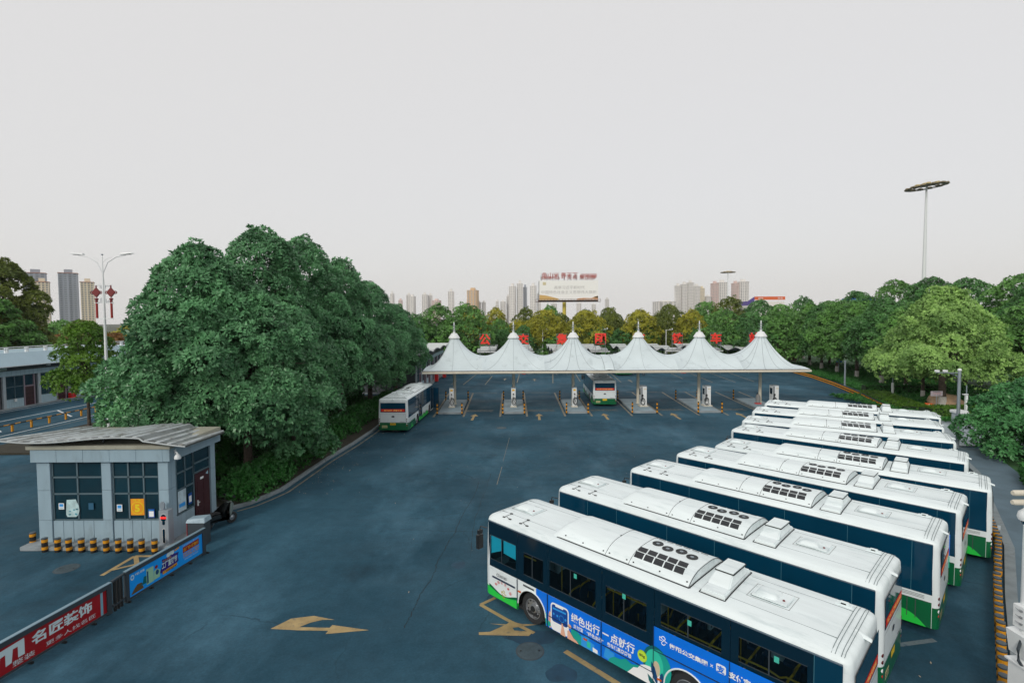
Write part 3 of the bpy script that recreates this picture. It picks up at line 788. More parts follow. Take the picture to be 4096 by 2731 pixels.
    for y in (.11, 2.39):
        for z in (.97, 1.14): MB().lathe([(.05, -.02), (.05, .01), (.03, .016), (0, .016)], (BL - .015, y, z), 12, 'x', close=False).build('tail_light', mat('lamp_red', (.10, .008, .01), .2), t)
        MB().lathe([(.05, -.02), (.05, .01), (0, .012)], (BL - .015, y, .76), 12, 'x', close=False).build('reversing_light', M_PRINTW, t)
        MB().lathe([(.035, -.02), (.035, .01), (0, .012)], (BL - .015, y, .62), 10, 'x', close=False).build('reflector', M_RED, t)
        MB().obox((BL - .12, y + (.06 if y < 1 else -.06), 2.66), .05, .08, .05).build('marker_lamp', mat('marker_lens', (.22, .02, .10), .3), t)
    MB().face(q(1.01, 1.47, .645, .83, xr + .003)).build('number_plate', mat('plate_yellow', (.75, .50, .01), .4), t, fix=False)
    np_ = MB().face(q(.32, .76, .42, .62, xr + .003)).build('notice_plate', mat('plate_cream', (.62, .60, .30), .5), t, fix=False)
    dd = MB()
    for i in range(4): dd.face(q(.36 + i * .095, .43 + i * .095, .45, .50, xr + .006)); dd.face(q(.36 + i * .095, .44 + i * .095, .53, .57, xr + .006))
    dd.build('printing', M_PRINTB, np_, fix=False)
    fn = MB(); fn.grid(lambda u, w: (10.26 + .30 * u, 1.25 + (w - .5) * .24 * (1 - .45 * u), 2.83 - .10 * u + .05 * math.sin(PI * w) * (1 - .3 * u)), 6, 8)
    fn.grid(lambda u, w: (10.26 + .30 * u, 1.25 + (w - .5) * .24 * (1 - .45 * u), 2.83 - .10 * u - .05 * math.sin(PI * w) * (1 - .3 * u)), 6, 8)
    fn.build('rear_camera_hood', M_ROOFW, t, smooth=True)
    # mirrors on the nose
    for y in (-.10, BW + .10):
        mi = MB().tube([(.12, .06 if y < 1 else BW - .06, 2.40), (-.06, y * .8 if y < 1 else BW + .08, 2.44), (-.08, y, 2.25)], .022, 6)
        mi.obox((-.08, y, 1.70), .13, .22, .46); mi.obox((-.06, y, 2.2), .10, .18, .13)
        mi.build('wing_mirror', M_BLACK, t, bevel=.015)
    return t

bus_ad = make_bus(True)
bus = make_bus(False)

# ---- the nearest bus: advert artwork, lettering and interior
def art(name, polys, y0=-.009, parent=bus_ad):
    """flat printed shapes on the left flank; polys = [(points (x, z), material)]"""
    mb = MB(); ms = []; y = y0
    for pts, m in polys:
        if m not in ms: ms.append(m)
        mb.face([(p[0], y, p[1]) for p in pts], ms.index(m)); y -= .0012
    return mb.build(name, ms, parent, fix=False)
def ell(cx, cz, rx, rz, n=24, a0=0, a1=2 * PI): return [(cx + rx * math.cos(a0 + (a1 - a0) * i / n), cz + rz * math.sin(a0 + (a1 - a0) * i / n)) for i in range(n)]
def rrect(x0, x1, z0, z1, r, n=5):
    out = []
    for cx, cz, a in ((x1 - r, z1 - r, 0), (x0 + r, z1 - r, 90), (x0 + r, z0 + r, 180), (x1 - r, z0 + r, 270)):
        out += [(cx + r * math.cos(math.radians(a + 90 * i / n)), cz + r * math.sin(math.radians(a + 90 * i / n))) for i in range(n + 1)]
    return out
def shear(pts, k, x0): return [(p[0], p[1] + k * (p[0] - x0)) for p in pts]
P_SKIN = mat('print_skin', (.72, .40, .28), .4); P_TEAL = mat('print_teal', (.01, .33, .27), .4); P_MINT = mat('print_mint', (.03, .52, .36), .4)
P_NAVY = mat('print_navy', (.004, .06, .17), .4); P_DTEAL = mat('print_dark_teal', (.004, .12, .13), .4); P_SKY = mat('print_sky', (.03, .30, .75), .4)
P_SAND = mat('print_sand', (.55, .47, .33), .4); P_SCREEN = mat('print_screen', (.005, .06, .30), .4); P_LIME = mat('print_lime', (.38, .62, .01), .4)
art('phone_picture', [
    (shear(ell(2.95, .50, .06, .25), 0, 0), P_SKIN), (ell(2.90, .36, .09, .08), P_TEAL),
    (shear(rrect(2.98, 3.66, .245, 1.06, .12), .03, 2.95), M_PRINTW), (shear(rrect(3.02, 3.62, .50, 1.01, .08), .03, 2.95), P_SCREEN),
    (shear(rrect(3.16, 3.46, .97, 1.03, .02), .03, 2.95), M_PRINTW), ([(3.06, .87), (3.56, .89), (3.56, .94), (3.06, .92)], P_SKY),
    (ell(3.40, .70, .10, .10), P_SKY), (ell(3.40, .70, .085, .085), P_SCREEN), (ell(3.10, .74, .035, .035), P_SKY), (ell(3.24, .73, .035, .035), P_SKY), (ell(3.55, .73, .03, .04), P_SKY),
    ([(3.36, .24), (3.55, .24), (3.47, .50), (3.44, .60), (3.40, .60), (3.40, .45)], P_SKIN), (ell(3.70, .62, .06, .06), P_SKIN),
    ([(3.62, .24), (4.02, .24), (3.96, .30), (3.84, .34), (3.76, .42), (3.68, .50), (3.62, .46)], P_SKIN)])
art('hill_picture', [
    ([(3.74, .245), (4.10, .245), (4.10, .50), (3.98, .56), (3.84, .58), (3.74, .54)], P_TEAL),
    ([(4.10, .245), (4.72, .245), (4.72, .30), (4.55, .34), (4.55, .46), (4.38, .50), (4.38, .58), (4.22, .60), (4.22, .54), (4.10, .54)], P_SKY),
    ([(4.30, .30), (4.42, .30), (4.42, .46), (4.30, .46)], P_MINT), ([(4.50, .26), (4.66, .26), (4.66, .36), (4.50, .38)], M_PRINTW),
    ([(4.86, .30), (5.20, .26), (5.20, .54), (5.06, .54), (5.06, .58), (4.92, .60)], P_SKY),
    ([(5.0, .245), (6.2, .245), (6.2, .62), (5.98, .60), (5.72, .50), (5.55, .56), (5.38, .47), (5.2, .45), (5.06, .35)], P_TEAL),
    ([(5.7, .245), (6.2, .245), (6.2, .42), (5.95, .50), (5.74, .40)], P_MINT),
    ([(5.60, .245), (6.62, .245), (6.62, .40), (6.52, .60), (6.38, .66), (6.24, .70), (6.10, .68), (5.98, .62), (5.90, .50), (5.78, .46), (5.70, .36)], M_PRINTW)])
art('tree_picture', [
    (ell(6.40, .82, .36, .46), P_DTEAL), (ell(6.48, .78, .34, .44), P_TEAL), (ell(6.36, .80, .25, .38), P_MINT), (ell(6.42, .72, .10, .20), P_SAND),
    ([(6.28, .86), (6.38, .74), (6.46, .50), (6.46, .30), (6.36, .44), (6.28, .62)], P_NAVY), ([(6.58, .70), (6.64, .56), (6.58, .32), (6.50, .48), (6.52, .62)], P_NAVY),
    ([(6.18, .50), (6.32, .42), (6.50, .28), (6.50, .245), (6.30, .245), (6.22, .34)], P_DTEAL)], -.014)
art('tree_picture', [(ell(7.90, .80, .16, .26), P_TEAL), (ell(7.94, .72, .12, .20), P_MINT)], -.014)
bd = art('badge_picture', [(ell(6.03, .87, .135, .15), P_LIME), (ell(6.03, .86, .118, .13), mat('print_lime_pale', (.5, .72, .05), .4))], -.024)
AX, UP = (1, 0, 0), (0, 0, 1)
def flank(body, x, z, w, h, m=M_PRINTW, bold=.02, y=-.030, p=bus_ad): return text(body, p, 'lettering', m, (x, y, z), AX, UP, width=w, height=h, bold=bold)
flank('80g', 5.95, .83, .16, .09, M_PRINTB)
flank('绿色出行', 3.76, .80, .98, .26, bold=.02); flank('一', 4.83, .92, .20, .04, bold=.01); flank('点就行', 5.08, .80, .74, .26, bold=.02)
flank('支付宝搜“绿色出行”', 3.84, .645, 1.02, .12); flank('乘车优惠周周领', 4.98, .645, .74, .12)
flank('衡阳公交集团', 6.77, 1.425, .94, .135, bold=.03); flank('×', 7.77, 1.46, .07, .07, bold=.0)
art('logo_picture', [(rrect(7.90, 8.12, 1.405, 1.605, .04), M_PRINTW)]); flank('支', 7.92, 1.42, .18, .17, M_BLUE, .04)
flank('支付宝', 8.18, 1.415, .48, .16, bold=.04)
lg = MB().tube([(6.50, -.012, 1.58), (6.70, -.012, 1.50), (6.50, -.012, 1.50), (6.50, -.012, 1.58)], .010, 4)
lg.tube([(6.60 + .05 * math.cos(a), -.014, 1.57 + .05 * math.sin(a)) for a in (PI * k / 8 - .2 for k in range(10))], .010, 4).tube([(6.60 + .05 * math.cos(a), -.014, 1.46 + .05 * math.sin(a)) for a in (PI + PI * k / 8 for k in range(9))], .010, 4)
lg.tube([(6.65, -.014, 1.57), (6.57, -.014, 1.47)], .008, 4)
lg.build('emblem', M_PRINTW, bus_ad)
flank('CD60165', .66, .985, .46, .10, M_PRINTB, .0)
for i, ch in enumerate('衡阳公交集团'):
    a = math.radians(150 - i * 24)
    text(ch, bus_ad, 'lettering', M_RED, (.98 + .34 * math.cos(a) - .04, -.030, .50 + .30 * math.sin(a)), (math.cos(a - PI / 2), 0, math.sin(a - PI / 2)), (math.cos(a), 0, math.sin(a)), width=.085, height=.085, bold=.01)
em = MB().tube([(.86, -.014, .55), (1.10, -.014, .49), (.92, -.014, .44), (.86, -.014, .55)], .008, 4).tube([(.98 + .045 * math.cos(a), -.014, .56 + .05 * math.sin(a)) for a in (PI * k / 6 - .3 for k in range(8))], .008, 4).tube([(.98 + .045 * math.cos(a), -.014, .42 + .05 * math.sin(a)) for a in (PI + PI * k / 6 for k in range(7))], .008, 4)
em.build('emblem', mat('print_gold', (.45, .33, .02), .4), bus_ad)
# body joints on the near flank
jn = MB()
for x in (1.60, 2.86, 4.78, 6.34, 8.2): jn.box(x - .004, x + .004, -.0405, -.004, max(arch(x), .25), 1.22 if x < 6 else 1.77)
for x0, x1, z in ((.45, 1.50, .92), (.45, 1.50, .89), (2.9, 4.74, .60), (4.82, 6.3, .60), (6.36, 8.18, 1.18), (8.22, 10.3, 1.18)): jn.box(x0, x1, -.0405, -.004, z - .0035, z + .0035)
jn.build('panel_joint', mat('joint_line', (.01, .03, .07), .6), bus_ad)
for x, z in ((4.25, .49), (6.51, .50), (1.70, .86), (8.9, .5)):
    MB().box(x - .06, x + .06, -.045, -.004, z - .022, z + .022).build('side_marker', mat('lamp_amber', (.55, .10, .005), .25), bus_ad, bevel=.008)
MB().box(1.85, 2.30, -.012, -.004, 1.10, 1.15).build('nameplate', M_GREY, bus_ad)
for x, z in ((3.83, 2.06), (5.42, 2.10), (7.20, 2.16), (9.1, 2.2)):
    MB().face([(x, .008, z), (x + .10, .008, z), (x + .10, .008, z + .13), (x, .008, z + .13)]).build('sticker', mat('sticker_green', (.06, .45, .35), .4), bus_ad, fix=False)
M_SEAT = mat('seat_blue', (.02, .06, .12), .6); M_RAIL = mat('yellow_rail', (.72, .40, .01), .4)
seat_me = MB().box(-.22, .22, -.2, .2, .40, .48).add([(.16, -.2, .44), (.24, -.2, .44), (.24, .2, .44), (.16, .2, .44), (.30, -.19, 1.05), (.35, -.19, 1.05), (.35, .19, 1.05), (.30, .19, 1.05)], [(4, 5, 6, 7), (0, 1, 5, 4), (1, 2, 6, 5), (2, 3, 7, 6), (3, 0, 4, 7)]).box(-.03, .1, -.05, .05, .0, .4).mesh('seat', M_SEAT)
grip_me = MB().tube([(.20, -.2, .70), (.30, -.21, 1.0), (.37, -.16, 1.12), (.37, .16, 1.12), (.30, .21, 1.0), (.20, .2, .70)], .026, 6).mesh('grip', M_RAIL)
for i in range(8):
    x = 3.3 + .82 * i
    for y in (.33, .80, 1.72, 2.18):
        zf = .36 if x < 6.3 else .74
        s = put('seat', seat_me, bus_ad, (x, y, zf + .12)); put('grip', grip_me, s)
MB().box(6.2, 10.3, .08, 2.42, .36, .74).build('rear_floor', mat('floor_grey', (.05, .06, .07), .7), bus_ad)
rl = MB()
for a, b, z in ((4.9, 6.2, 2.13), (1.75, 2.3, 2.0)): rl.tube([(a, .10, z), (b, .10, z)], .022, 6)
for a, b, z in ((6.45, 8.05, 1.90), (8.3, 9.0, 1.93)): rl.tube([(a, .07, z), (b, .07, z)], .022, 6)
rl.tube([(9.0, .07, 1.93), (9.2, .07, 1.88), (9.32, .07, 1.95), (10.2, .07, 1.93)], .022, 6)
for x in (2.9, 4.75, 6.4, 8.2): rl.tube([(x, .6, .4), (x, .6, 2.55)], .018, 6); rl.tube([(x, 1.9, .4), (x, 1.9, 2.55)], .018, 6)
rl.build('handrail', M_RAIL, bus_ad)
db = MB().box(.28, .75, .25, 2.2, .5, 1.32).lathe([(.22, 0), (.22, .02), (.19, .02), (.19, 0)], (.85, .62, 1.36), 16)
db.build('dashboard', M_BLACK, bus_ad)
M_CABCYAN = mat('cab_cyan_panel', (.05, .46, .55), .5)  # pale cyan panels added for the bright look of the driver's window
MB().face([(.34, .05, 1.62), (.86, .05, 1.86), (.86, .05, 2.24), (.34, .05, 2.24)]).build('cab_cyan_panel', M_CABCYAN, bus_ad, fix=False)
MB().face([(.92, .05, 1.80), (1.50, .05, 1.76), (1.50, .05, 2.24), (.92, .05, 2.24)]).build('cab_cyan_panel', M_CABCYAN, bus_ad, fix=False)
MB().box(1.55, 1.60, .1, 1.1, .4, 1.9).build('cab_partition', M_BLACK, bus_ad)
sd = put('seat', seat_me, bus_ad, (1.25, .62, .55))

def place_bus(src, o, a, label, group, first=False):
    if first:
        src.location = (*o, 0); src.rotation_euler = (0, 0, a); src['label'] = label; src['group'] = group; return src
    return copy_tree(src, (*o, 0), a, label, group)
ROW = 'white buses parked side by side in the diagonal row'
place_bus(bus_ad, (-.991, 16.761), -.7912, 'white bus with a blue advert along its side, nearest of the diagonal row', ROW, True)
place_bus(bus, (1.62, 19.51), -.8057, 'white bus parked directly behind the bus with the blue advert', ROW, True)
rows = [((4.954, 21.876), -.7916, 'third bus of the diagonal row, bright green leaf at its rear corner'),
        ((7.751, 24.32), -.7983, 'fourth bus of the diagonal row, blue advert patch on its rear side'),
        ((10.23, 25.85), -.735, 'fifth bus of the diagonal row, tail nearest the kerb and hedge'),
        ((12.69, 29.60), -.74, 'sixth bus of the diagonal row, first of the far group of four'),
        ((14.50, 32.13), -.59, 'white bus third from the far end of the row, beside the grey camera post'),
        ((16.72, 35.46), -.58, 'white bus second from the far end of the row, roof partly stained'),
        ((19.13, 38.58), -.595, 'white bus at the far end of the row, nearest the charging canopy')]
rb = [place_bus(bus, o, a, lb, ROW) for o, a, lb in rows]
MB().box(9.2, 10.2, -.012, -.004, 1.22, 1.95).build('advert_patch', M_BLUE, rb[1])
MB().box(9.2, 10.2, -.013, -.005, .80, 1.2).build('advert_patch', P_MINT, rb[1])
OUT = 'buses standing out on the asphalt'
lb_ = place_bus(bus, (-10.64, 52.43), -1.6187, 'white and green bus pulling in by the left planter, door open, seen from behind', OUT)
for ch in list(lb_.children):
    if ch.name.startswith('rear_window'):
        for g in list(ch.children):
            if g.name.startswith('lettering'): bpy.data.objects.remove(g)
        text('有黑必扫  除恶务尽', ch, 'lettering', M_LEDTXT, (BL + .012, .50, 1.81), (0, 1, 0), (0, 0, 1), width=1.5, height=.13, bold=.02)
text('湘D', lb_, 'plate_lettering', M_PRINTB, (BL + .009, 1.12, .76), (0, 1, 0), (0, 0, 1), width=.22, height=.055, bold=.02)
text('85506', lb_, 'plate_lettering', M_PRINTB, (BL + .009, 1.04, .66), (0, 1, 0), (0, 0, 1), width=.40, height=.085, bold=.02)
dl = MB().box(.30, .36, BW + .02, BW + .62, .34, 2.42); dl.build('open_door', M_TINT, lb_, bevel=.01)
MB().box(.29, .37, BW + .60, BW + .64, .34, 2.42).box(.29, .37, BW + .02, BW + .06, .34, 2.42).build('open_door_frame', M_DKMETAL, lb_)
place_bus(bus, (9.04, 64.59), -1.6097, 'white and green bus stopped in the lane under the canopy, seen from behind', OUT)
place_bus(bus, (17.55, 94.1), -1.60, 'bus beyond the canopy, only its green tail showing under the edge beam', OUT)

# ================================================================ CHARGING CANOPY
CX = [-6.25, .15, 6.6, 13.65, 20.25, 26.9]
CELLS = [(-9.1, -3.05), (-3.05, 3.35), (3.35, 9.45), (10.4, 16.95), (16.95, 23.55), (23.55, 30.35)]
Y0, Y1, YC, ZE, ZP, ZS = 51.6, 58.4, 55.0, 4.14, 7.42, 5.45
can = thing('charging_canopy', 'white six-peaked tensile canopy over the charging lanes', 'canopy', (0, 0, 0))
def cell_edge(i, a):
    """point of the cell's rim in direction a from the mast, and its height"""
    x0, x1 = CELLS[i][0] - CX[i], CELLS[i][1] - CX[i]; dx, dy = math.cos(a), math.sin(a)
    t = 1e9; side = None
    for lim, d, nm in ((x0, dx, 'l'), (x1, dx, 'r'), (Y0 - YC, dy, 'f'), (Y1 - YC, dy, 'b')):
        if abs(d) > 1e-6 and lim / d > 0 and lim / d < t: t = lim / d; side = nm
    x, y = dx * t, dy * t
    z = ZE
    if side in 'lr':
        free = (side == 'l' and i in (0,)) or (side == 'r' and i in (5,))
        k = 1 - (y / 3.4) ** 2
        z = ZE + (.22 if free else ZS - ZE) * max(0, k) ** .8
    return x, y, z
def memb(i, a, t):
    ex, ey, ez = cell_edge(i, a); R = math.hypot(ex, ey); r = .40 + (R - .40) * t
    f = (1 - t) ** 2.15
    z = ez + (ZP - ez) * f
    # a tight cloth: the height of the rim only matters towards the rim
    return (CX[i] + math.cos(a) * r, YC + math.sin(a) * r, z)
def rim_angles(i, per=10):
    x0, x1 = CELLS[i][0] - CX[i], CELLS[i][1] - CX[i]
    cs = [math.atan2(y, x) for x, y in ((x0, Y0 - YC), (x1, Y0 - YC), (x1, Y1 - YC), (x0, Y1 - YC))]
    out = []
    for k in range(4):
        a, b = cs[k], cs[(k + 1) % 4]
        if b < a: b += 2 * PI
        out += [a + (b - a) * j / per for j in range(per)]
    return out
for i in range(6):
    A = rim_angles(i); n = len(A); mb = MB(); nt_ = 16
    for k in range(nt_ + 1):
        for a in A: mb.V.append(memb(i, a, k / nt_))
    for k in range(nt_):
        for j in range(n): mb.F.append((k * n + j, k * n + (j + 1) % n, (k + 1) * n + (j + 1) % n, (k + 1) * n + j)); mb.M.append(0)
    mo = mb.build('membrane', M_PVC, can, smooth=True)
    sm = MB()
    for j in range(0, n, 3 if i in (2, 5) else 5):
        w = .022 if i in (2, 5) or A[j] % 1 > .5 else .014
        pts = [memb(i, A[j], t / 14) for t in range(15)]
        sm.tube([(p[0], p[1], p[2] + .006) for p in pts], w, 4)
    sm.build('membrane_seam', M_PVCSEAM, mo)
    rr = random.Random(i)
    ms = MB()
    for q in range(7):
        a = rr.uniform(PI, 2 * PI); t = rr.uniform(.55, .95); da = rr.uniform(.10, .25)
        ms.tube([(p[0], p[1], p[2] + .004) for p in (memb(i, a + da * s / 4, t + .03 * s / 4 * rr.choice((-1, 1))) for s in range(5))], .010, 4)
    ms.build('membrane_seam', M_PVCSEAM, mo)
    # cap and finial
    cp = MB().lathe([(.62, -.10), (.62, 0.0), (.30, .46), (.12, .50), (.12, .46)], (CX[i], YC, ZP), 12)
    cp.build('mast_cap', M_METALW, can)
    fi = MB().lathe([(.13, .48), (.12, .72), (.07, .74), (.06, 1.62), (.0, 1.68)], (CX[i], YC, ZP), 10, close=False)
    fo = fi.build('finial', M_METALW, can, smooth=True)
    for z in (.76, 1.02, 1.28): MB().lathe([(.05, 0), (.24, .0), (.24, .03), (.05, .03)], (CX[i], YC, ZP + z), 12).build('finial_ring', M_METALG, fo)
    MB().lathe([(.20, .16), (.20, .30), (.165, .34), (.155, 3.9), (.15, 7.3)], (CX[i], YC, 0), 14).build('column', M_CREAM, can, smooth=True)
    cb = MB()
    for sx in (-1, 1):
        for sy in (-1, 1):
            cb.tube([(CX[i], YC, 3.6), (CX[i] + sx * 2.9, YC + sy * 3.25, ZE - .08)], .05, 6)
    cb.build('strut', M_METALG, can)
st = MB()
def sadd(u, v):
    x = 9.45 + .95 * u; y = Y0 + (Y1 - Y0) * v; k = max(0, 1 - ((y - YC) / 3.4) ** 2)
    return (x, y, ZE + (ZS - ZE) * k ** .8 + .05 * math.sin(PI * u))
st.grid(sadd, 6, 24).build('joint_cover', M_PVC, can, smooth=True)
sm = MB()
for u in (0, 1): sm.tube([sadd(u, v / 20) for v in range(21)], .03, 5)
sm.build('membrane_seam', M_PVCSEAM, can)
eb = MB()
for y in (Y0, Y1): eb.tube([(-9.15, y, ZE - .20), (30.4, y, ZE - .20)], .125, 10)
for x in (-9.1, 30.35): eb.tube([(x, Y0 + .12, ZE - .2), (x, Y1 - .12, ZE - .2)], .11, 10)
eb.build('edge_beam', M_CREAM, can, smooth=True)
MB().box(-9.1, 30.35, Y0 - .05, Y0 + .02, ZE - .062, ZE - .005).box(-9.1, 30.35, Y1 - .02, Y1 + .05, ZE - .062, ZE - .005).build('clamp_rail', mat('rusty_rail', (.12, .10, .085), .8, var=.6, vs=9, grime=(.4, .38, .34), gs=12, gthr=.5), can)

# ---- charging stations
def hose(mb, cx, cy, z, r, n, seed):
    rr = random.Random(seed); pts = []
    for k in range(n * 14):
        a = 2 * PI * k / 14; q = r * (1 + .12 * math.sin(k * .37 + seed))
        pts.append((cx + q * math.cos(a) * .72 + .05 * math.sin(k * .21), cy - .03 * (k / 14) + .02 * math.sin(k), z + q * math.sin(a) * 1.15 + .05 * math.sin(k * .13)))
    mb.tube(pts, .022, 5)
def charger(x, y, wide, label):
    t = thing('charging_station', label, 'charging station', (x, y, .175), 0, 'charging stations on the islands')
    w, d, h = (.62, .75, 2.1) if wide else (.46, .50, 2.0)
    MB().box(-w * .72, w * .72, -d * .7, d * .7, 0, .10).build('plinth', M_CREAM, t, bevel=.01)
    c = MB().box(-w / 2, w / 2, -d / 2, d / 2, .10, h).build('cabinet', M_METALW, t, bevel=.012)
    MB().box(-w / 2 - .02, w / 2 + .02, -d / 2 - .02, d / 2 + .02, h + .002, h + .05).build('cabinet_top', M_METALG, t)
    f = -d / 2 - .004
    if wide:
        MB().box(-w / 2 + .02, -w / 2 + .18, f - .004, f, .5, h - .04).build('side_channel', mat('channel_grey', (.16, .18, .2), .4), t)
        MB().box(-w / 2 - .006, -w / 2 - .001, -d / 2 + .1, d / 2 - .12, 1.2, 1.85).build('screen', M_FRIT, t)
        s = MB()
        for i in range(3): s.face([(.0 + i * .1, f - .002, 1.78), (.07 + i * .1, f - .002, 1.78), (.07 + i * .1, f - .002, 1.86), (.0 + i * .1, f - .002, 1.86)])
        s.build('logo', mat('logo_gold', (.6, .45, .2), .4), t, fix=False)
        hx, hz = -w / 2 + .16, .55
        MB().box(-w / 2 + .08, -w / 2 + .24, f - .09, f, 1.05, 1.28).build('socket', M_BLACK, t, bevel=.02)
    else:
        MB().face([(-.13, f, h - .30), (.13, f, h - .30), (.13, f, h - .12), (-.13, f, h - .12)]).build('warning_sticker', mat('sticker_yellow', (.75, .42, .01), .4), t, fix=False)
        hx, hz = .0, .62
        so = MB().lathe([(.07, 0), (.07, -.10), (.04, -.16), (0, -.16)], (0, f, 1.38), 10, 'y', close=False); so.build('socket', M_BLACK, t)
    hb = MB(); hose(hb, hx + (.06 if not wide else 0), f - .10, hz, .30, 3, int(x * 7) + 20)
    hb.tube([(hx, f - .12, 1.35 if not wide else 1.15), (hx - .05, f - .14, 1.1), (hx + .02, f - .12, .8), (hx + .12, f - .1, .5)], .022, 5)
    hb.build('charging_cable', M_BLACK, t, smooth=True)
    return t
charger(-6.35, 53.2, False, 'white charging station under the leftmost canopy peak, black cable coiled on it')
charger(.12, 53.2, False, 'white charging station under the second canopy peak from the left, black cable coiled on it')
charger(6.5, 53.1, False, 'white charging station left of the bus stopped under the canopy')
charger(13.75, 53.3, True, 'large white charging cabinet right of the bus stopped under the canopy')
charger(20.45, 53.3, True, 'large white charging cabinet under the second canopy peak from the right')
charger(27.55, 53.3, True, 'large white charging cabinet under the rightmost peak, half hidden by bus roofs')
ex = thing('fire_extinguisher', 'grey covered extinguisher trolley at the foot of the rightmost canopy column', 'extinguisher', (26.35, 54.3, .175))
MB().lathe([(.0, .1), (.22, .12), (.24, .7), (.17, .95), (.06, 1.05)], (0, 0, 0), 14).build('cover', mat('cover_grey', (.22, .22, .22), .8), ex, smooth=True)
MB().box(-.28, .28, -.2, .2, 0, .10).build('base', M_RED, ex); MB().tube([(0, 0, 1.0), (-.1, -.1, 1.2), (-.2, -.1, 1.0)], .03, 5).build('hose', M_BLACK, ex)

# ---- yellow and black bollards
def make_bollard(name, r, h, bands, label, group, cap=True):
    t = thing(name, label, 'bollard', (0, 0, 0), 0, group)
    MB().lathe([(r, 0), (r, h)], (0, 0, 0), 14).build('post', M_SBLK, t, smooth=True)
    for a, b in bands: MB().lathe([(r + .004, a), (r + .004, b)], (0, 0, 0), 14, close=False).build('band', M_YEL, t, smooth=True)
    if cap: MB().lathe([(r + .008, h - .03), (r + .008, h + .004), (r * .6, h + .018), (0, h + .022)], (0, 0, 0), 14, close=False).build('cap', mat('bollard_cap', (.055, .075, .09), .5), t, smooth=True)
    return t
slim = None
CN = ('front left', 'front right', 'rear right', 'rear left'); PKN = ('leftmost', 'second', 'third', 'fourth', 'fifth', 'rightmost')
for n_, (x, w) in enumerate(ISL):
    corners = [(x - w / 2 - .02, 49.92), (x + w / 2 + .02, 49.92), (x + w / 2 + .05, 58.5), (x - w / 2 - .05, 58.5)]
    for k, c in enumerate(corners):
        if n_ == 5 and k != 3: continue
        lab = 'slim yellow and black post at a corner of a charging island'
        if slim is None: slim = make_bollard('island_post', .075, 1.15, [(.12, .32), (.48, .68), (.84, 1.04)], lab, 'posts at the corners of the charging islands', False); b = slim
        else: b = copy_tree(slim)
        b.location = (*sk(*c), 0); b['label'] = f'slim banded post, {CN[k]} corner of the island under the {PKN[n_]} canopy peak'
BG = 'short yellow and black bollards in front of the booth'
bol = make_bollard('bollard', .105, .56, [(.10, .22), (.40, .52)], 'short yellow and black bollard in the line along the front of the booth', BG)
bx = [-19.07, -18.53, -18.04, -17.52, -17.02, -16.48, -15.98, -15.48, -15.0, -14.47]
ORD = ('first', 'second', 'third', 'fourth', 'fifth', 'sixth', 'seventh', 'eighth', 'ninth', 'tenth')
for i, x in enumerate(bx):
    b = bol if i == 0 else copy_tree(bol)
    b['label'] = f'short yellow and black bollard, {ORD[i]} from the left of the line along the booth front'
    b.location = (x, 20.36 - .02 * i, 0); b.rotation_euler = (random.uniform(-.02, .02), random.uniform(-.03, .03), 0)
copy_tree(bol, (-20.08, 20.92, 0), 0, 'yellow and black bollard standing alone off the left front corner of the booth')
copy_tree(bol, (-20.10, 21.6, 0), 0, 'yellow and black bollard beside the left wall of the booth, partly hidden by it')
KG = 'yellow and black bollards lining the right-hand kerb'
kb = make_bollard('kerb_bollard', .10, .56, [(.06, .19), (.34, .52)], 'yellow and black bollard in the long row against the right-hand kerb', KG)
kb_far = None
def run(pts, step, src):
    first = True
    for a, b in zip(pts[:-1], pts[1:]):
        a, b = Vector(a), Vector(b); d = b - a; n = round(d.length / step)
        for i in range(n):
            p = a + d * (i / n)
            yield (p.x - .24, p.y + .02)
cnt = 0
for p in run(KL[:5], .41, kb):
    if 19.9 < p[1] < 21.6 and False: continue
    b = kb if cnt == 0 else copy_tree(kb)
    b.location = (*p, 0); b.rotation_euler = (random.uniform(-.03, .03), random.uniform(-.04, .04), random.uniform(0, 6)); cnt += 1
fm = MB().lathe([(.13, 0), (.13, .08)], (0, 0, 0), 10, m=0).lathe([(.134, .08), (.134, .20)], (0, 0, 0), 10, m=1).lathe([(.13, .20), (.13, .36)], (0, 0, 0), 10, m=0).lathe([(.134, .36), (.134, .49)], (0, 0, 0), 10, m=1).lathe([(.13, .49), (.13, .56), (.08, .58)], (0, 0, 0), 10, m=0).mesh('kerb_bollard', [M_SBLK, M_YEL])
for p in run(KH, .42, None):
    if p[1] > 89 or p[1] < 50.5 or 58.9 < p[1] < 60.2: continue
    o = put('kerb_bollard', fm, None, (*p, 0)); tag(o, 'small yellow and black bollard in the far row where the kerb runs to the canopy', 'bollard', 'bollards along the far right-hand kerb')
bxs = thing('cable_box', 'low grey steel box set into the bollard row by the right kerb', 'box', (20.35, 21.35, 0), -.78)
MB().box(-.4, .3, -.28, .28, 0, .42).build('body', M_METALG, bxs, bevel=.02); MB().box(-.42, .32, -.30, .30, .424, .45).build('lid', mat('box_lid', (.36, .42, .45), .5), bxs)

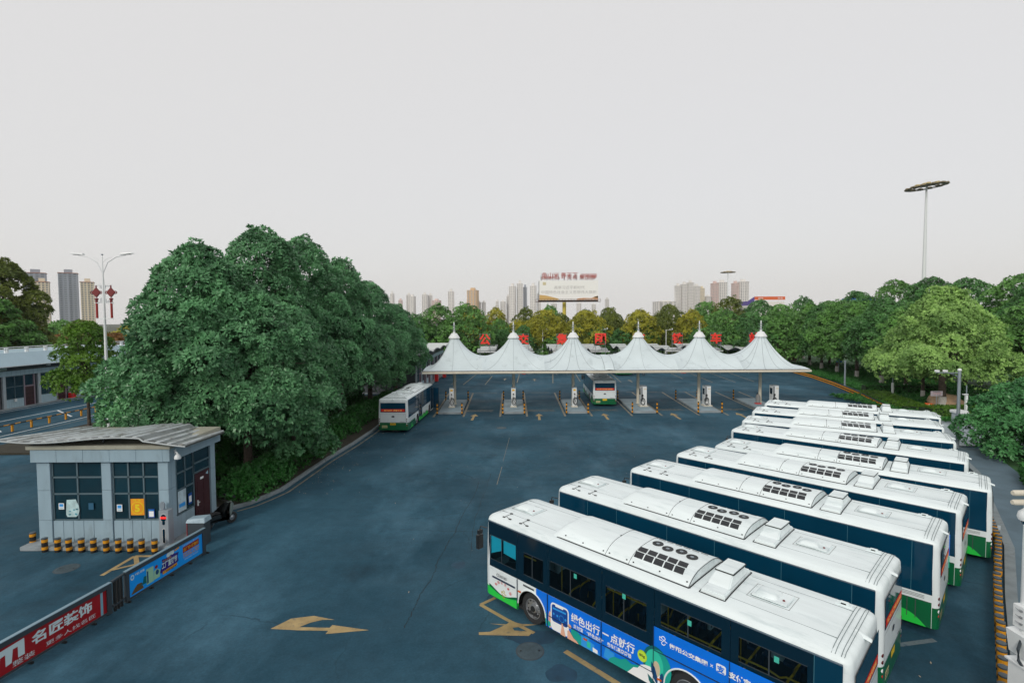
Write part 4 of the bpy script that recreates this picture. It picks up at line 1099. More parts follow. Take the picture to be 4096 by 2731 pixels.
# ---- far boarding platforms: wavy roofs and big red characters
SH = {}
SN = ('leftmost of the row, left of the second peak', 'second of the row, right of the second peak', 'third of the row, left of the third peak', 'fourth of the row, right of the third peak', 'fifth of the row, hidden behind the fourth peak', 'sixth of the row, left of the fifth peak', 'seventh of the row, right of the fifth peak', 'last of the row, behind the rightmost peak')
def shelter(i, ch, desc):
    x = -4.45 + 6.48 * i
    t = thing('bus_shelter', f'wavy-roofed shelter behind the canopy, {SN[i]}', 'shelter', (x, 87.4, .16), 0, 'wavy-roofed shelters behind the canopy')
    if not SH:
        r = MB(); r.grid(lambda u, v: (-1.55 + 3.1 * v, 17.2 * u, 3.75 + .30 * math.sin(u * 17.2 * 2 * PI / 7.2)), 60, 2)
        r.grid(lambda u, v: (-1.55 + 3.1 * v, 17.2 * u, 3.67 + .30 * math.sin(u * 17.2 * 2 * PI / 7.2)), 60, 2)
        SH['roof'] = r.mesh('roof', M_ROOFM)
        rb_ = MB()
        for k in range(33):
            y = .15 + k * .53; z = 3.75 + .30 * math.sin(y * 2 * PI / 7.2); rb_.box(-1.56, 1.56, y - .04, y + .04, z, z + .07)
        SH['rib'] = rb_.mesh('roof_rib', mat('rib_white', (.66, .70, .71), .45))
        ed = MB()
        for s in (-1, 1): ed.tube([(s * 1.57, 17.2 * k / 60, 3.70 + .30 * math.sin(17.2 * k / 60 * 2 * PI / 7.2)) for k in range(61)], .07, 5)
        SH['edge'] = ed.mesh('roof_edge', M_DKMETAL)
        SH['beam'] = MB().box(-1.5, 1.8, -.25, .05, 3.55, 3.68).mesh('front_beam', M_METALW)
        SH['post'] = MB().tube([(0, 0, 0), (0, 0, 3.6)], .06, 8).mesh('post', M_DKMETAL)
        SH['bench'] = MB().box(-.4, .4, 3, 14, .40, .46).box(-.05, .05, 3.2, 3.3, 0, .4).box(-.05, .05, 13.7, 13.8, 0, .4).mesh('bench', M_DKMETAL)
        SH['screen'] = MB().box(-1.2, -1.12, 4.0, 15.5, .5, 2.7).mesh('advert_wall', mat('advert_wall_dark', (.04, .05, .06), .3))
    for nm in ('roof', 'beam', 'bench', 'screen'): put(SH[nm].name, SH[nm], t)
    ro = [c for c in t.children if c.name.startswith('roof')][0]
    put('roof_rib', SH['rib'], ro); put('roof_edge', SH['edge'], ro)
    for y in (.4, 6, 11.5, 16.6):
        for s in (-1, 1): put('post', SH['post'], t, (s * 1.25, y, 0))
    # character on its frame stands on the shelter's front
    lx = x - .1; cz = 6.03
    s = thing('roof_sign', f'big red character {ch} on a steel frame, {SN[i]}', 'sign', (lx, 85.6, 0), 0, 'red characters over the shelters')
    fr = MB()
    for sx in (-.85, .85): fr.tube([(sx, .12, 0), (sx, .12, 6.95)], .04, 5); fr.tube([(sx * .9, .12, 5.2), (sx * .9 - .25, 2.6, 3.95)], .03, 5)
    for z in (5.15, 5.75, 6.35, 6.93): fr.tube([(-.92, .12, z), (.92, .12, z)], .022, 4)
    for q in (-.3, .3): fr.tube([(q, .12, 5.15), (q, .12, 6.93)], .022, 4)
    fr.build('frame', mat('sign_frame', (.20, .23, .25), .5), s)
    text(ch, s, 'character', mat('character_red', (.86, .045, .03), .4), (-.92, -.02, 5.12), (1, 0, 0), (0, 0, 1), width=1.84, height=1.82, bold=.03, thick=.06)
for i, ch in enumerate('公交集团高铁车站'): shelter(i, ch, '')

def simple(name, label, cat, loc, parts, rz=0, group=None):
    t = thing(name, label, cat, loc, rz, group)
    for nm, mb, m in parts: mb.build(nm, m, t)
    return t
simple('litter_bin', 'red bin at the front of a platform behind the canopy, left part', 'bin', (2.0, 86.9, .0), [('body', MB().box(-.3, .3, -.2, .2, 0, .75), M_RED), ('lid', MB().box(-.33, .33, -.23, .23, .754, .82), M_DKMETAL)])
simple('litter_bin', 'red bin at the edge of a platform behind the canopy, right part', 'bin', (29.3, 86.9, .0), [('body', MB().box(-.4, .4, -.2, .2, 0, .6), M_RED), ('lid', MB().box(-.43, .43, -.23, .23, .604, .66), M_DKMETAL)])

# ================================================================ BOOTH
bo = thing('ticket_booth', 'grey panelled booth with a wavy metal roof and dark windows at the left', 'booth', (-17.0, 22.5, 0))
bxw, byw = (-19.73, -14.28), (20.90, 24.10)
ox, oy = 17.0, -22.5
L_ = lambda x, y: (x + ox, y + oy)
pb = MB().box(-20.15 + ox, -13.95 + ox, 20.40 + oy, 24.4 + oy, 0, .17); pb.build('plinth', M_CONC, bo, bevel=.02)
fx0, fx1, fy0, fy1 = bxw[0] + ox, bxw[1] + ox, byw[0] + oy, byw[1] + oy
# inner dark room
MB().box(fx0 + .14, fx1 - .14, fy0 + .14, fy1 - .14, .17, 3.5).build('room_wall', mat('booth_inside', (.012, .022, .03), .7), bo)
def wall_x(x0, x1, z0, z1, y=None, d=.10, nm='panel', m=M_CLAD): return MB().box(x0, x1, (fy0 if y is None else y), (fy0 if y is None else y) + d, z0, z1).build(nm, m, bo, bevel=.006)
pill = [(fx0, fx0 + .55), (-17.05 + ox, -16.66 + ox), (fx1 - .42, fx1)]
for a, b in pill:
    for z0, z1 in ((.17, 1.10), (1.11, 2.35), (2.36, 3.56)): wall_x(a + .003, b - .003, z0, z1, fy0 - .05, .19, 'pillar_panel')
def dado(a, b, n):
    for i in range(n):
        p, q = a + (b - a) * i / n, a + (b - a) * (i + 1) / n
        wall_x(p + .006, q - .006, .17, 1.05, fy0, .12, 'panel')
dado(fx0 + .555, -17.06 + ox, 5); dado(-16.65 + ox, fx1 - .425, 5)
def win(x0, x1, cols, rows, y, nx=True, glass=M_TINT, zs=None, hidden=()):
    """frame of bars and one pane per opening, on the front (nx) or on the right-hand wall"""
    z0, z1 = zs[0], zs[-1]; f = MB(); w = .03
    def bar(a, b, c, d):
        if nx: f.box(a, b, y - .02, y + .05, c, d)
        else: f.box(y - .05, y + .02, a, b, c, d)
    for k in range(cols + 1):
        x = x0 + (x1 - x0) * k / cols; bar(x - w, x + w, z0, z1)
    for z in zs: bar(x0, x1, z - w, z + w)
    o = f.build('window', mat('window_frame_grey', (.12, .18, .21), .4, metal=.3), bo)
    for k in range(cols):
        for r in range(len(zs) - 1):
            if (k, r) in hidden: continue
            a, b = x0 + (x1 - x0) * k / cols + w, x0 + (x1 - x0) * (k + 1) / cols - w; c, d = zs[r] + w, zs[r + 1] - w
            g = MB()
            if nx: g.face([(a, y + .02, c), (b, y + .02, c), (b, y + .02, d), (a, y + .02, d)])
            else: g.face([(y - .02, a, c), (y - .02, b, c), (y - .02, b, d), (y - .02, a, d)])
            g.build('pane', glass, o, fix=False)
    return o
ZW = [1.08, 2.18, 2.88, 3.54]
M_BPANE = mat('booth_pane', (.006, .030, .045), .05, spec=.5, var=.25, vs=.8)
win(fx0 + .58, -17.08 + ox, 2, 3, fy0 + .04, True, M_BPANE, ZW); win(-16.63 + ox, fx1 - .45, 3, 3, fy0 + .04, True, M_BPANE, ZW)
# right-hand wall with windows and the maroon door
for z0, z1 in ((.17, 1.10), (1.11, 2.35), (2.36, 3.56)):
    MB().box(fx1 - .12, fx1, fy0 + .145, fy0 + .42, z0, z1).build('pillar_panel', M_CLAD, bo, bevel=.006)
    MB().box(fx1 - .12, fx1 + .04, fy1 - .36, fy1, z0, z1).build('pillar_panel', M_CLAD, bo, bevel=.006)
for i in range(4): MB().box(fx1 - .12, fx1 - .01, fy0 + .425 + i * .30, fy0 + .720 + i * .30, .17, 1.05).build('panel', M_CLAD, bo, bevel=.006)
win(fy0 + .45, fy0 + 1.62, 2, 3, fx1 - .02, False, M_BPANE, [1.08, 2.12, 2.85, 3.54]); win(fy0 + 1.64, fy0 + 2.82, 1, 2, fx1 - .02, False, M_BPANE, [2.52, 2.95, 3.54])
dr = MB().box(fx1 - .06, fx1 - .005, fy0 + 1.72, fy0 + 2.78, .17, 2.46).build('door', M_DOOR, bo)
h = MB()
for zz in (.3, .95, 1.6): h.box(fx1 - .006, fx1 + .006, fy0 + 1.86, fy0 + 2.2, zz, zz + .5); h.box(fx1 - .006, fx1 + .006, fy0 + 2.3, fy0 + 2.64, zz, zz + .5)
h.build('door_panel', M_DOOR, dr, bevel=.004)
MB().box(fx1, fx1 + .05, fy0 + 1.80, fy0 + 1.84, 1.0, 1.25).box(fx1 + .03, fx1 + .05, fy0 + 1.80, fy0 + 1.95, 1.12, 1.15).build('handle', M_METALW, dr)
MB().box(fx1 - .004, fx1 + .004, fy0 + 2.08, fy0 + 2.32, 2.12, 2.22).build('door_plate', M_PRINTW, dr)
MB().face([(fx1 - .003, fy0 + 2.5, 2.28), (fx1 - .003, fy0 + 2.68, 2.38), (fx1 - .003, fy0 + 2.68, 2.2)]).build('sticker', mat('sticker_pale', (.3, .5, .6), .4), dr, fix=False)
# fascia of square panels and the ledge above
for i in range(5):
    a, b = -19.84 + ox + i * 1.09, -19.84 + ox + (i + 1) * 1.09
    MB().box(a + .007, b - .007, fy0 - .20, fy0 - .04, 3.57, 4.10).build('fascia_panel', M_CLAD, bo, bevel=.008)
for i in range(3):
    a, b = fy0 - .03 + i * 1.16, fy0 - .03 + (i + 1) * 1.16
    MB().box(fx1 + .02, fx1 + .18, a + .007, b - .007, 3.57, 4.10).build('fascia_panel', M_CLAD, bo, bevel=.008)
MB().box(fx0 - .10, fx1 + .17, fy0 - .19, fy1 + .1, 3.58, 4.09).build('ceiling', M_CLAD, bo)
MB().box(fx0 - .22, fx1 + .25, fy0 - .27, fy1 + .2, 4.105, 4.27).build('ledge', mat('ledge_stone', (.33, .33, .27), .7, var=.1, vs=2, grime=(.18, .18, .14), gs=2.5, gthr=.56), bo, bevel=.015)
# wavy roof
def rz_(x): return 4.58 + .10 * math.sin((x + 17.6) * 2 * PI / 6.6) - (.05 * (x + 17) if x > -15 else 0)
rf = MB()
rf.grid(lambda u, v: (-20.9 + 7.7 * u + ox + v * (.5 - 1.1 * u), 20.35 + 3.9 * v + oy, rz_(-20.9 + 7.7 * u) + .02 - .28 * v), 50, 8)
rf.grid(lambda u, v: (-20.9 + 7.7 * u + ox + v * (.5 - 1.1 * u), 20.35 + 3.9 * v + oy, rz_(-20.9 + 7.7 * u) - .05 - .28 * v), 50, 8)
ro = rf.build('roof', M_ROOFM, bo, smooth=True)
rib_m = mat('roof_rib_bright', (.50, .55, .57), .4, grime=(.16, .155, .13), gs=1.0, gthr=.47)
for k in range(17):
    x = -20.75 + k * .46
    z = rz_(x); rb_ = MB(); q_ = .5 - 1.1 * (x + 20.9) / 7.7
    rb_.add([(x + ox - .10, 20.33 + oy, z + .02), (x + ox + .10, 20.33 + oy, z + .02), (x + ox + q_ + .10, 24.27 + oy, z - .26), (x + ox + q_ - .10, 24.27 + oy, z - .26), (x + ox - .06, 20.33 + oy, z + .065), (x + ox + .06, 20.33 + oy, z + .06), (x + ox + q_ + .06, 24.27 + oy, z - .22), (x + ox + q_ - .06, 24.27 + oy, z - .22)],
            [(4, 5, 6, 7), (0, 1, 5, 4), (1, 2, 6, 5), (2, 3, 7, 6), (3, 0, 4, 7)])
    rb_.build('roof_rib', rib_m, ro)
MB().tube([(-20.9 + 7.7 * k / 50 + ox, 20.33 + oy, rz_(-20.9 + 7.7 * k / 50) - .02) for k in range(51)], .032, 6).build('roof_edge', mat('roof_edge_grey', (.36, .40, .41), .5), ro, smooth=True)
g = MB()
for x in (-19.2, -17.2, -15.2): g.tube([(x + ox, fy0 + .3, 4.27), (x + ox, fy0 + .3, rz_(x) - .05)], .05, 6); g.tube([(x + ox, fy1 - .2, 4.2), (x + ox, fy1 - .2, rz_(x) - .33)], .05, 6)
g.build('roof_strut', M_DKMETAL, bo)
# things stuck on the windows (codes left blank)
def notice(x0, x1, z0, z1, col, label, detail=None, y=None):
    t = thing('window_notice', label, 'notice', (x0, (byw[0] if y is None else y) + .012, z0))
    MB().box(0, x1 - x0, -.012, 0, 0, z1 - z0).build('sheet', col, t)
    if detail: detail(t, x1 - x0, z1 - z0)
    return t
def blk(t, x0, x1, z0, z1, m, nm='printing', d=-.015): MB().face([(x0, d, z0), (x1, d, z0), (x1, d, z1), (x0, d, z1)]).build(nm, m, t, fix=False)
P_PALE = mat('print_pale', (.45, .58, .64), .4)
notice(-18.92, -18.70, 1.54, 1.80, M_PRINTW, 'small white and blue notice on the left booth window, left of the torn poster', lambda t, w, h: (blk(t, .03, w - .03, h * .45, h - .03, P_SKY), blk(t, .03, w - .03, .02, h * .35, P_PALE)))
tp = thing('poster', 'torn rounded poster with pale blue drawings on the left booth window', 'poster', (-18.62, byw[0] + .012, 1.22))
MB().prism([(.05, 0), (.40, .0), (.50, .08), (.56, .28), (.52, .52), (.46, .62), (.42, .74), (.04, .72), (.01, .40), (.0, .1)], -.012, 0, 'y').build('sheet', mat('poster_pale', (.42, .58, .60), .5, var=.25, vs=5), tp)
art_b = MB(); rr = random.Random(4)
for k in range(9): x, z = rr.uniform(.04, .44), rr.uniform(.05, .36); art_b.face([(x, -.0145, z), (x + rr.uniform(.04, .10), -.0145, z), (x + .08, -.0145, z + .05), (x, -.0145, z + .04)])
art_b.build('printing', mat('print_cyan', (.03, .28, .38), .4), tp, fix=False)
notice(-17.68, -17.47, 1.52, 1.80, mat('print_faded', (.02, .10, .18), .5), 'dark faded notice behind the right pane of the left booth window')
notice(-16.50, -16.28, 1.44, 1.73, M_PRINTW, 'small white and blue notice on the right booth window, left of the orange sign', lambda t, w, h: (blk(t, .03, w - .03, h * .45, h - .03, P_SKY), blk(t, .03, w - .03, .02, h * .35, P_PALE)))
num = notice(-15.92, -15.36, 1.28, 1.97, mat('sign_orange', (.78, .30, .015), .4), 'orange sign with a circled number 5 on the booth window')
MB().prism(ell(.28, .30, .265, .265, 30), -.016, -.012, 'y').build('disc', mat('print_yellow', (.75, .58, .01), .4), num)
MB().prism(ell(.28, .30, .235, .235, 30), -.020, -.016, 'y').build('disc', mat('sign_orange2', (.74, .28, .012), .4), num)
text('5', num, 'numeral', mat('print_yellow', (0, 0, 0)), (.17, -.023, .13), AX, UP, width=.22, height=.33, bold=.05)
text('岗 亭', num, 'lettering', mat('print_yellow', (0, 0, 0)), (.12, -.0145, .585), AX, UP, width=.32, height=.085, bold=.01)
notice(-15.20, -14.94, 1.17, 1.54, P_SCREEN, 'blue and white payment notice on the right booth window, right of the orange sign', lambda t, w, h: (blk(t, .03, w - .03, .04, h * .74, M_PRINTW), blk(t, .03, w - .03, h * .82, h - .04, P_SKY)))
def side_notice(y0, y1, z0, z1, m, label, detail=()):
    t = thing('window_notice', label, 'notice', (bxw[1] + .004, y0, z0))
    MB().box(0, .010, 0, y1 - y0, 0, z1 - z0).build('sheet', m, t)
    for a, b, c, d, mm in detail: MB().face([(.013, a, c), (.013, b, c), (.013, b, d), (.013, a, d)]).build('printing', mm, t, fix=False)
side_notice(21.40, 21.92, 1.16, 2.08, mat('poster_pale2', (.44, .56, .62), .5, var=.25, vs=4), 'large pale poster on the right-hand wall of the booth, left of the door', [(.05, .45, .20, .36, P_SKY), (.1, .4, .1, .16, P_PALE)])
side_notice(22.08, 22.32, 1.28, 1.76, P_SCREEN, 'blue payment notice on the right-hand booth wall beside the door', [(.03, .21, .08, .36, M_PRINTW)])
side_notice(23.80, 23.96, 1.6, 1.95, M_PRINTW, 'small white notice on the rear right corner pillar of the booth', [(.02, .14, .05, .30, P_SKY)])
dc = thing('dome_camera', 'white dome camera hanging from the corner of the booth fascia', 'camera', (-14.1, 21.05, 3.80))
MB().tube([(0, 0, .10), (.10, -.10, .12), (.26, -.26, .12), (.30, -.30, .05)], .028, 6).box(-.02, .02, -.06, .06, .0, .2).build('bracket', M_METALW, dc)
MB().lathe([(.05, .06), (.10, .0), (.13, -.08), (.12, -.14)], (.30, -.30, .02), 16).build('housing', M_METALW, dc, smooth=True)
MB().lathe([(.10, 0), (.085, -.05), (.04, -.085), (0, -.09)], (.30, -.30, -.12), 14, close=False).build('dome', M_TINT, dc, smooth=True)
bc = thing('bullet_camera', 'grey bullet camera under the booth roof edge, above the dome camera', 'camera', (-13.95, 21.75, 4.12))
MB().obox((0, 0, .02), .12, .30, .10, .9).build('housing', M_METALG, bc, bevel=.01); MB().tube([(-.05, .05, .1), (-.1, .12, .16)], .02, 5).build('bracket', M_METALG, bc)

# ---- gate kiosk, barrier motor box
ki = thing('ticket_kiosk', 'slim grey kiosk with a red display at the booth corner', 'kiosk', (-14.35, 20.60, .0))
MB().box(-.20, .20, -.02, .30, .0, 1.58).build('cabinet', mat('kiosk_grey', (.26, .30, .33), .45), ki, bevel=.012)
MB().prism(ell(0, 1.28, .135, .17, 20) , -.028, -.022, 'y').build('face_plate', mat('plate_edge', (.6, .62, .62), .4), ki)
fc = MB().prism(ell(0, 1.28, .12, .155, 20), -.034, -.028, 'y').prism([(-.05, 1.14), (-.05, 1.02), (0, .98), (.05, 1.02), (.05, 1.14)], -.033, -.028, 'y').build('face_plate', M_FRIT, ki)
MB().box(-.115, .115, -.040, -.034, 1.25, 1.33).build('display', mat('led_red', (.95, .02, .015), .4, emit=1.2), fc)
MB().prism(rrect(-.065, .065, .22, .84, .06), -.028, -.022, 'y').build('ticket_slot', mat('plate_edge', (0, 0, 0)), ki); MB().prism(rrect(-.05, .05, .235, .825, .05), -.034, -.028, 'y').build('ticket_slot', M_FRIT, ki)
ic = MB().prism(ell(-.06, 1.78, .10, .16, 16), .0, .06, 'y'); ic.tube([(0, .06, 1.58), (.0, .06, 1.70)], .03, 6).build('card_reader', M_METALG, ki)
br = thing('barrier_motor', 'grey box with a sloping lid between the booth and the blue advert barrier', 'cabinet', (-13.20, 21.05, 0), .0)
MB().box(-.36, .36, -.22, .22, 0, .95).build('body', M_DKMETAL, br, bevel=.015)
MB().add([(-.40, -.26, .96), (.40, -.26, .96), (.40, .26, .96), (-.40, .26, .96), (-.36, -.2, 1.10), (.36, -.2, 1.16), (.36, .22, 1.16), (-.36, .22, 1.10)], [(3, 2, 1, 0), (4, 5, 6, 7), (0, 1, 5, 4), (1, 2, 6, 5), (2, 3, 7, 6), (3, 0, 4, 7)]).build('lid', M_CLAD, br, bevel=.01)
MB().box(-.37, -.362, -.23, .23, .2, 1.0).build('reflector', M_RED, br)

# ---- advert barriers
def barrier(name, a, b, z1, label, m):
    A, B = Vector((*a, 0)), Vector((*b, 0)); d = B - A; ang = math.atan2(d.y, d.x)
    t = thing(name, label, 'barrier', (*a, 0), ang); Lb = d.length
    MB().box(0, Lb, -.05, .05, z1 - .14, z1).build('top_rail', M_DKMETAL, t); MB().box(0, Lb, -.06, .06, z1 + .001, z1 + .02).build('rail_cap', mat('rail_cap', (.22, .33, .40), .4, metal=.3), t)
    MB().box(0, Lb, -.05, .05, .06, .12).build('bottom_rail', M_DKMETAL, t)
    MB().box(.0, .12, -.055, .055, .02, z1 - .14).build('end_post', M_DKMETAL, t); MB().box(Lb - .16, Lb, -.055, .055, .02, z1 - .14).build('end_post', M_DKMETAL, t)
    MB().box(.12, Lb - .16, -.015, .015, .12, z1 - .14).build('advert_board', m, t)
    for k in range(int(Lb / .9) + 1): MB().box(k * .9 + .05, k * .9 + .10, -.12, .12, 0, .058).build('foot', M_SBLK, t)
    return t, Lb
# boards face +X side (right-hand side when looking along the barrier): local -y
br_red, LR = barrier('advert_barrier', (-13.42, 12.6), (-12.90, 15.95), 1.0, 'red advert barrier with white characters, at the lower left', mat('board_red', (.30, .006, .010), .35, var=.05, vs=2, emit=.0))
brb, LB_ = barrier('advert_barrier', (-12.86, 16.50), (-12.38, 20.08), 1.06, 'blue advert barrier with price lettering, in front of the booth', mat('board_blue', (.004, .30, .86), .35, var=.04, vs=2))
def bt(p, s, x, z, w, h, m, bold=.02, y=-.018): return text(s, p, 'lettering', m, (x, y, z), AX, UP, width=w, height=h, bold=bold)
PW = mat('board_white', (.55, .68, .72), .4)
s0 = LR - 3.05
bt(br_red, '名匠装饰', s0 + .70, .42, 1.72, .36, PW, .03); bt(br_red, '更多人找名匠', s0 + 1.06, .20, 1.46, .12, PW, .0)
bt(br_red, '整装', s0 + .22, .17, .55, .15, PW, .0)
MB().prism([(s0 - .28, .28), (s0 - .2, .76), (s0 + .52, .80), (s0 + .52, .36), (s0 + .36, .36), (s0 + .36, .66), (s0 + .24, .66), (s0 + .20, .32), (s0 + .06, .30), (s0 + .06, .62), (s0 - .06, .60), (s0 - .10, .28)], -.022, -.016, 'y').build('emblem', PW, br_red)
MB().box(LR - .36, LR - .28, -.018, -.0155, .12, .86).build('stripe', mat('board_cyan', (.18, .38, .48), .4), br_red)
for k in range(1, 4): MB().box(k * .82, k * .82 + .006, -.0165, -.015, .12, .86).build('board_joint', mat('board_joint', (.08, .004, .006), .5), br_red)
def bp(polys, nm='picture', y0=-.017):
    mb = MB(); ms = []; y = y0
    for pts, m in polys:
        if m not in ms: ms.append(m)
        mb.face([(p[0], y, p[1]) for p in pts], ms.index(m)); y -= .0008
    mb.build(nm, ms, brb, fix=False)
P_PURP = mat('print_purple', (.03, .015, .20), .4); P_ORNG = mat('print_orange', (.65, .30, .02), .4); P_BROWN = mat('print_brown', (.12, .07, .02), .4); P_PGREEN = mat('print_palegreen', (.30, .55, .38), .4); P_DRED = mat('print_darkred', (.25, .008, .008), .4)
bp([(ell(.27, .74, .07, .09), PW), (ell(.27, .74, .045, .05), P_SKY), ([(.20, .17), (.70, .17), (.62, .40), (.45, .42), (.30, .30)], P_BROWN), ([(.55, .30), (.85, .28), (.85, .52), (.72, .55), (.68, .38)], P_DTEAL),
    ([(.82, .20), (1.12, .20), (1.12, .74), (.82, .74)], P_PGREEN), ([(.84, .24), (.90, .24), (.90, .66), (.84, .66)], P_NAVY), ([(1.12, .22), (1.38, .22), (1.40, .46), (1.28, .56), (1.14, .54)], P_PGREEN), (ell(1.27, .44, .07, .09), P_NAVY), (ell(1.24, .64, .06, .06), P_DRED),
    ([(1.38, .34), (1.52, .26), (1.72, .32), (1.95, .22), (2.12, .34), (2.24, .40), (2.20, .58), (2.26, .72), (2.08, .74), (1.92, .82), (1.70, .74), (1.48, .78), (1.52, .60)], P_PURP),
    ([(1.50, .22), (2.16, .26), (2.16, .36), (1.50, .33)], P_ORNG), (ell(1.78, .82, .09, .08), PW), (ell(1.88, .85, .08, .08), PW), (ell(1.97, .83, .07, .08), PW), ([(2.06, .82), (2.28, .84), (2.28, .91), (2.06, .88)], P_ORNG)])
bt(brb, '电器', .37, .75, .38, .085, PW, .01, -.03); bt(brb, '工厂直销节', 1.46, .42, .70, .24, PW, .03, -.036); bt(brb, '9·19-20日', 1.50, .66, .38, .08, P_ORNG, .01, -.036); bt(brb, '厂家团购钜惠', 1.54, .25, .58, .07, P_BROWN, .0, -.036)
bp([([(2.46, .56), (3.28, .57), (3.28, .79), (2.46, .78)], P_DRED)], 'price_board')
bt(brb, '出厂价=销售价', 2.49, .595, .76, .15, P_ORNG, .03, -.022)
bt(brb, '全城厂家 品牌直供 工厂直销 一站购齐', 2.46, .81, .80, .055, PW, .0, -.022)
bt(brb, '砍掉中间环节 厂家直销', 2.47, .455, .80, .085, P_ORNG, .01, -.022); bt(brb, '让利给消费者 省了差价', 2.47, .355, .80, .085, P_ORNG, .01, -.022); bt(brb, '活动时间地点 欢迎选购', 2.52, .26, .70, .05, PW, .0, -.022)
lk = thing('gate_link', 'dark steel linkage between the red and the blue advert barriers', 'gate', (-12.88, 16.22, 0))
for y in (-.14, 0, .14): MB().box(-.035, .035, y - .03, y + .03, .0, .98).build('upright', M_SBLK, lk)
MB().box(-.04, .04, -.24, .24, .985, 1.04).build('hinge_arm', M_DKMETAL, lk); MB().box(-.04, .04, -.24, .24, .18, .24).build('hinge_arm', M_DKMETAL, lk)

# ================================================================ SCOOTER
sc = thing('motor_scooter', 'dark motor scooter parked beside the booth door', 'scooter', (-13.55, 22.15, 0), 1.15)
def wheel2(x, nm):
    w = MB().lathe([(.13, .05), (.22, .055), (.255, .03), (.26, 0), (.255, -.03), (.22, -.055), (.13, -.05)], (0, 0, 0), 20, 'y', close=False).build(nm, M_RUBBER, sc, (x, 0, .26), smooth=True)
    MB().lathe([(.13, .03), (.10, .02), (.03, .05), (.03, -.05), (.10, -.02), (.13, -.03)], (0, 0, 0), 16, 'y').build('rim', M_STEEL, w, smooth=True)
wheel2(.0, 'wheel'); wheel2(1.22, 'wheel')
M_SCB = mat('scooter_black', (.012, .016, .018), .25, coat=.4); M_SCG = mat('scooter_grey', (.14, .18, .18), .35)
MB().prism([(-.30, .46), (-.18, .62), (.35, .66), (.62, .60), (.62, .34), (.95, .30), (1.02, .60), (1.10, .98), (1.02, 1.0), (.90, .62), (.86, .38), (.66, .42), (.40, .30), (.10, .36), (-.14, .42)], -.15, .15, 'y').build('body', M_SCB, sc, bevel=.03, smooth=True)
MB().prism([(-.28, .66), (-.20, .76), (.10, .74), (.30, .78), (.60, .72), (.62, .64), (.30, .68), (-.20, .64)], -.13, .13, 'y').build('saddle', mat('saddle_black', (.02, .02, .022), .6), sc, bevel=.03, smooth=True)
MB().prism([(1.04, .40), (1.16, .60), (1.22, .92), (1.12, 1.06), (1.06, .98), (1.0, .6)], -.20, .20, 'y').build('front_shield', M_SCG, sc, bevel=.03, smooth=True)
MB().tube([(1.08, 0, .95), (1.22, 0, .26)], .03, 6).tube([(1.0, -.34, 1.08), (1.08, -.2, 1.06), (1.10, 0, 1.02), (1.08, .2, 1.06), (1.0, .34, 1.08)], .018, 6).build('handlebar', M_BLACK, sc)
for s in (-1, 1):
    MB().tube([(1.08, s * .22, 1.06), (1.12, s * .30, 1.28)], .010, 5).obox((1.12, s * .31, 1.26), .04, .13, .09).build('mirror', M_BLACK, sc)
MB().lathe([(.0, .04), (.07, .03), (.09, -.03)], (1.18, 0, .96), 12, 'x', close=False).build('headlight', mat('lamp_glass', (.55, .6, .62), .1), sc)
MB().prism([(-.05, .36), (.02, .54), (.24, .54), (.28, .40)], -.13, .13, 'y').build('mudguard', M_SCB, sc); MB().box(-.42, -.2, -.12, .12, .66, .70).build('luggage_rack', M_STEEL, sc)
MB().tube([(.5, .12, .3), (.42, .26, .02)], .015, 5).build('kickstand', M_STEEL, sc)

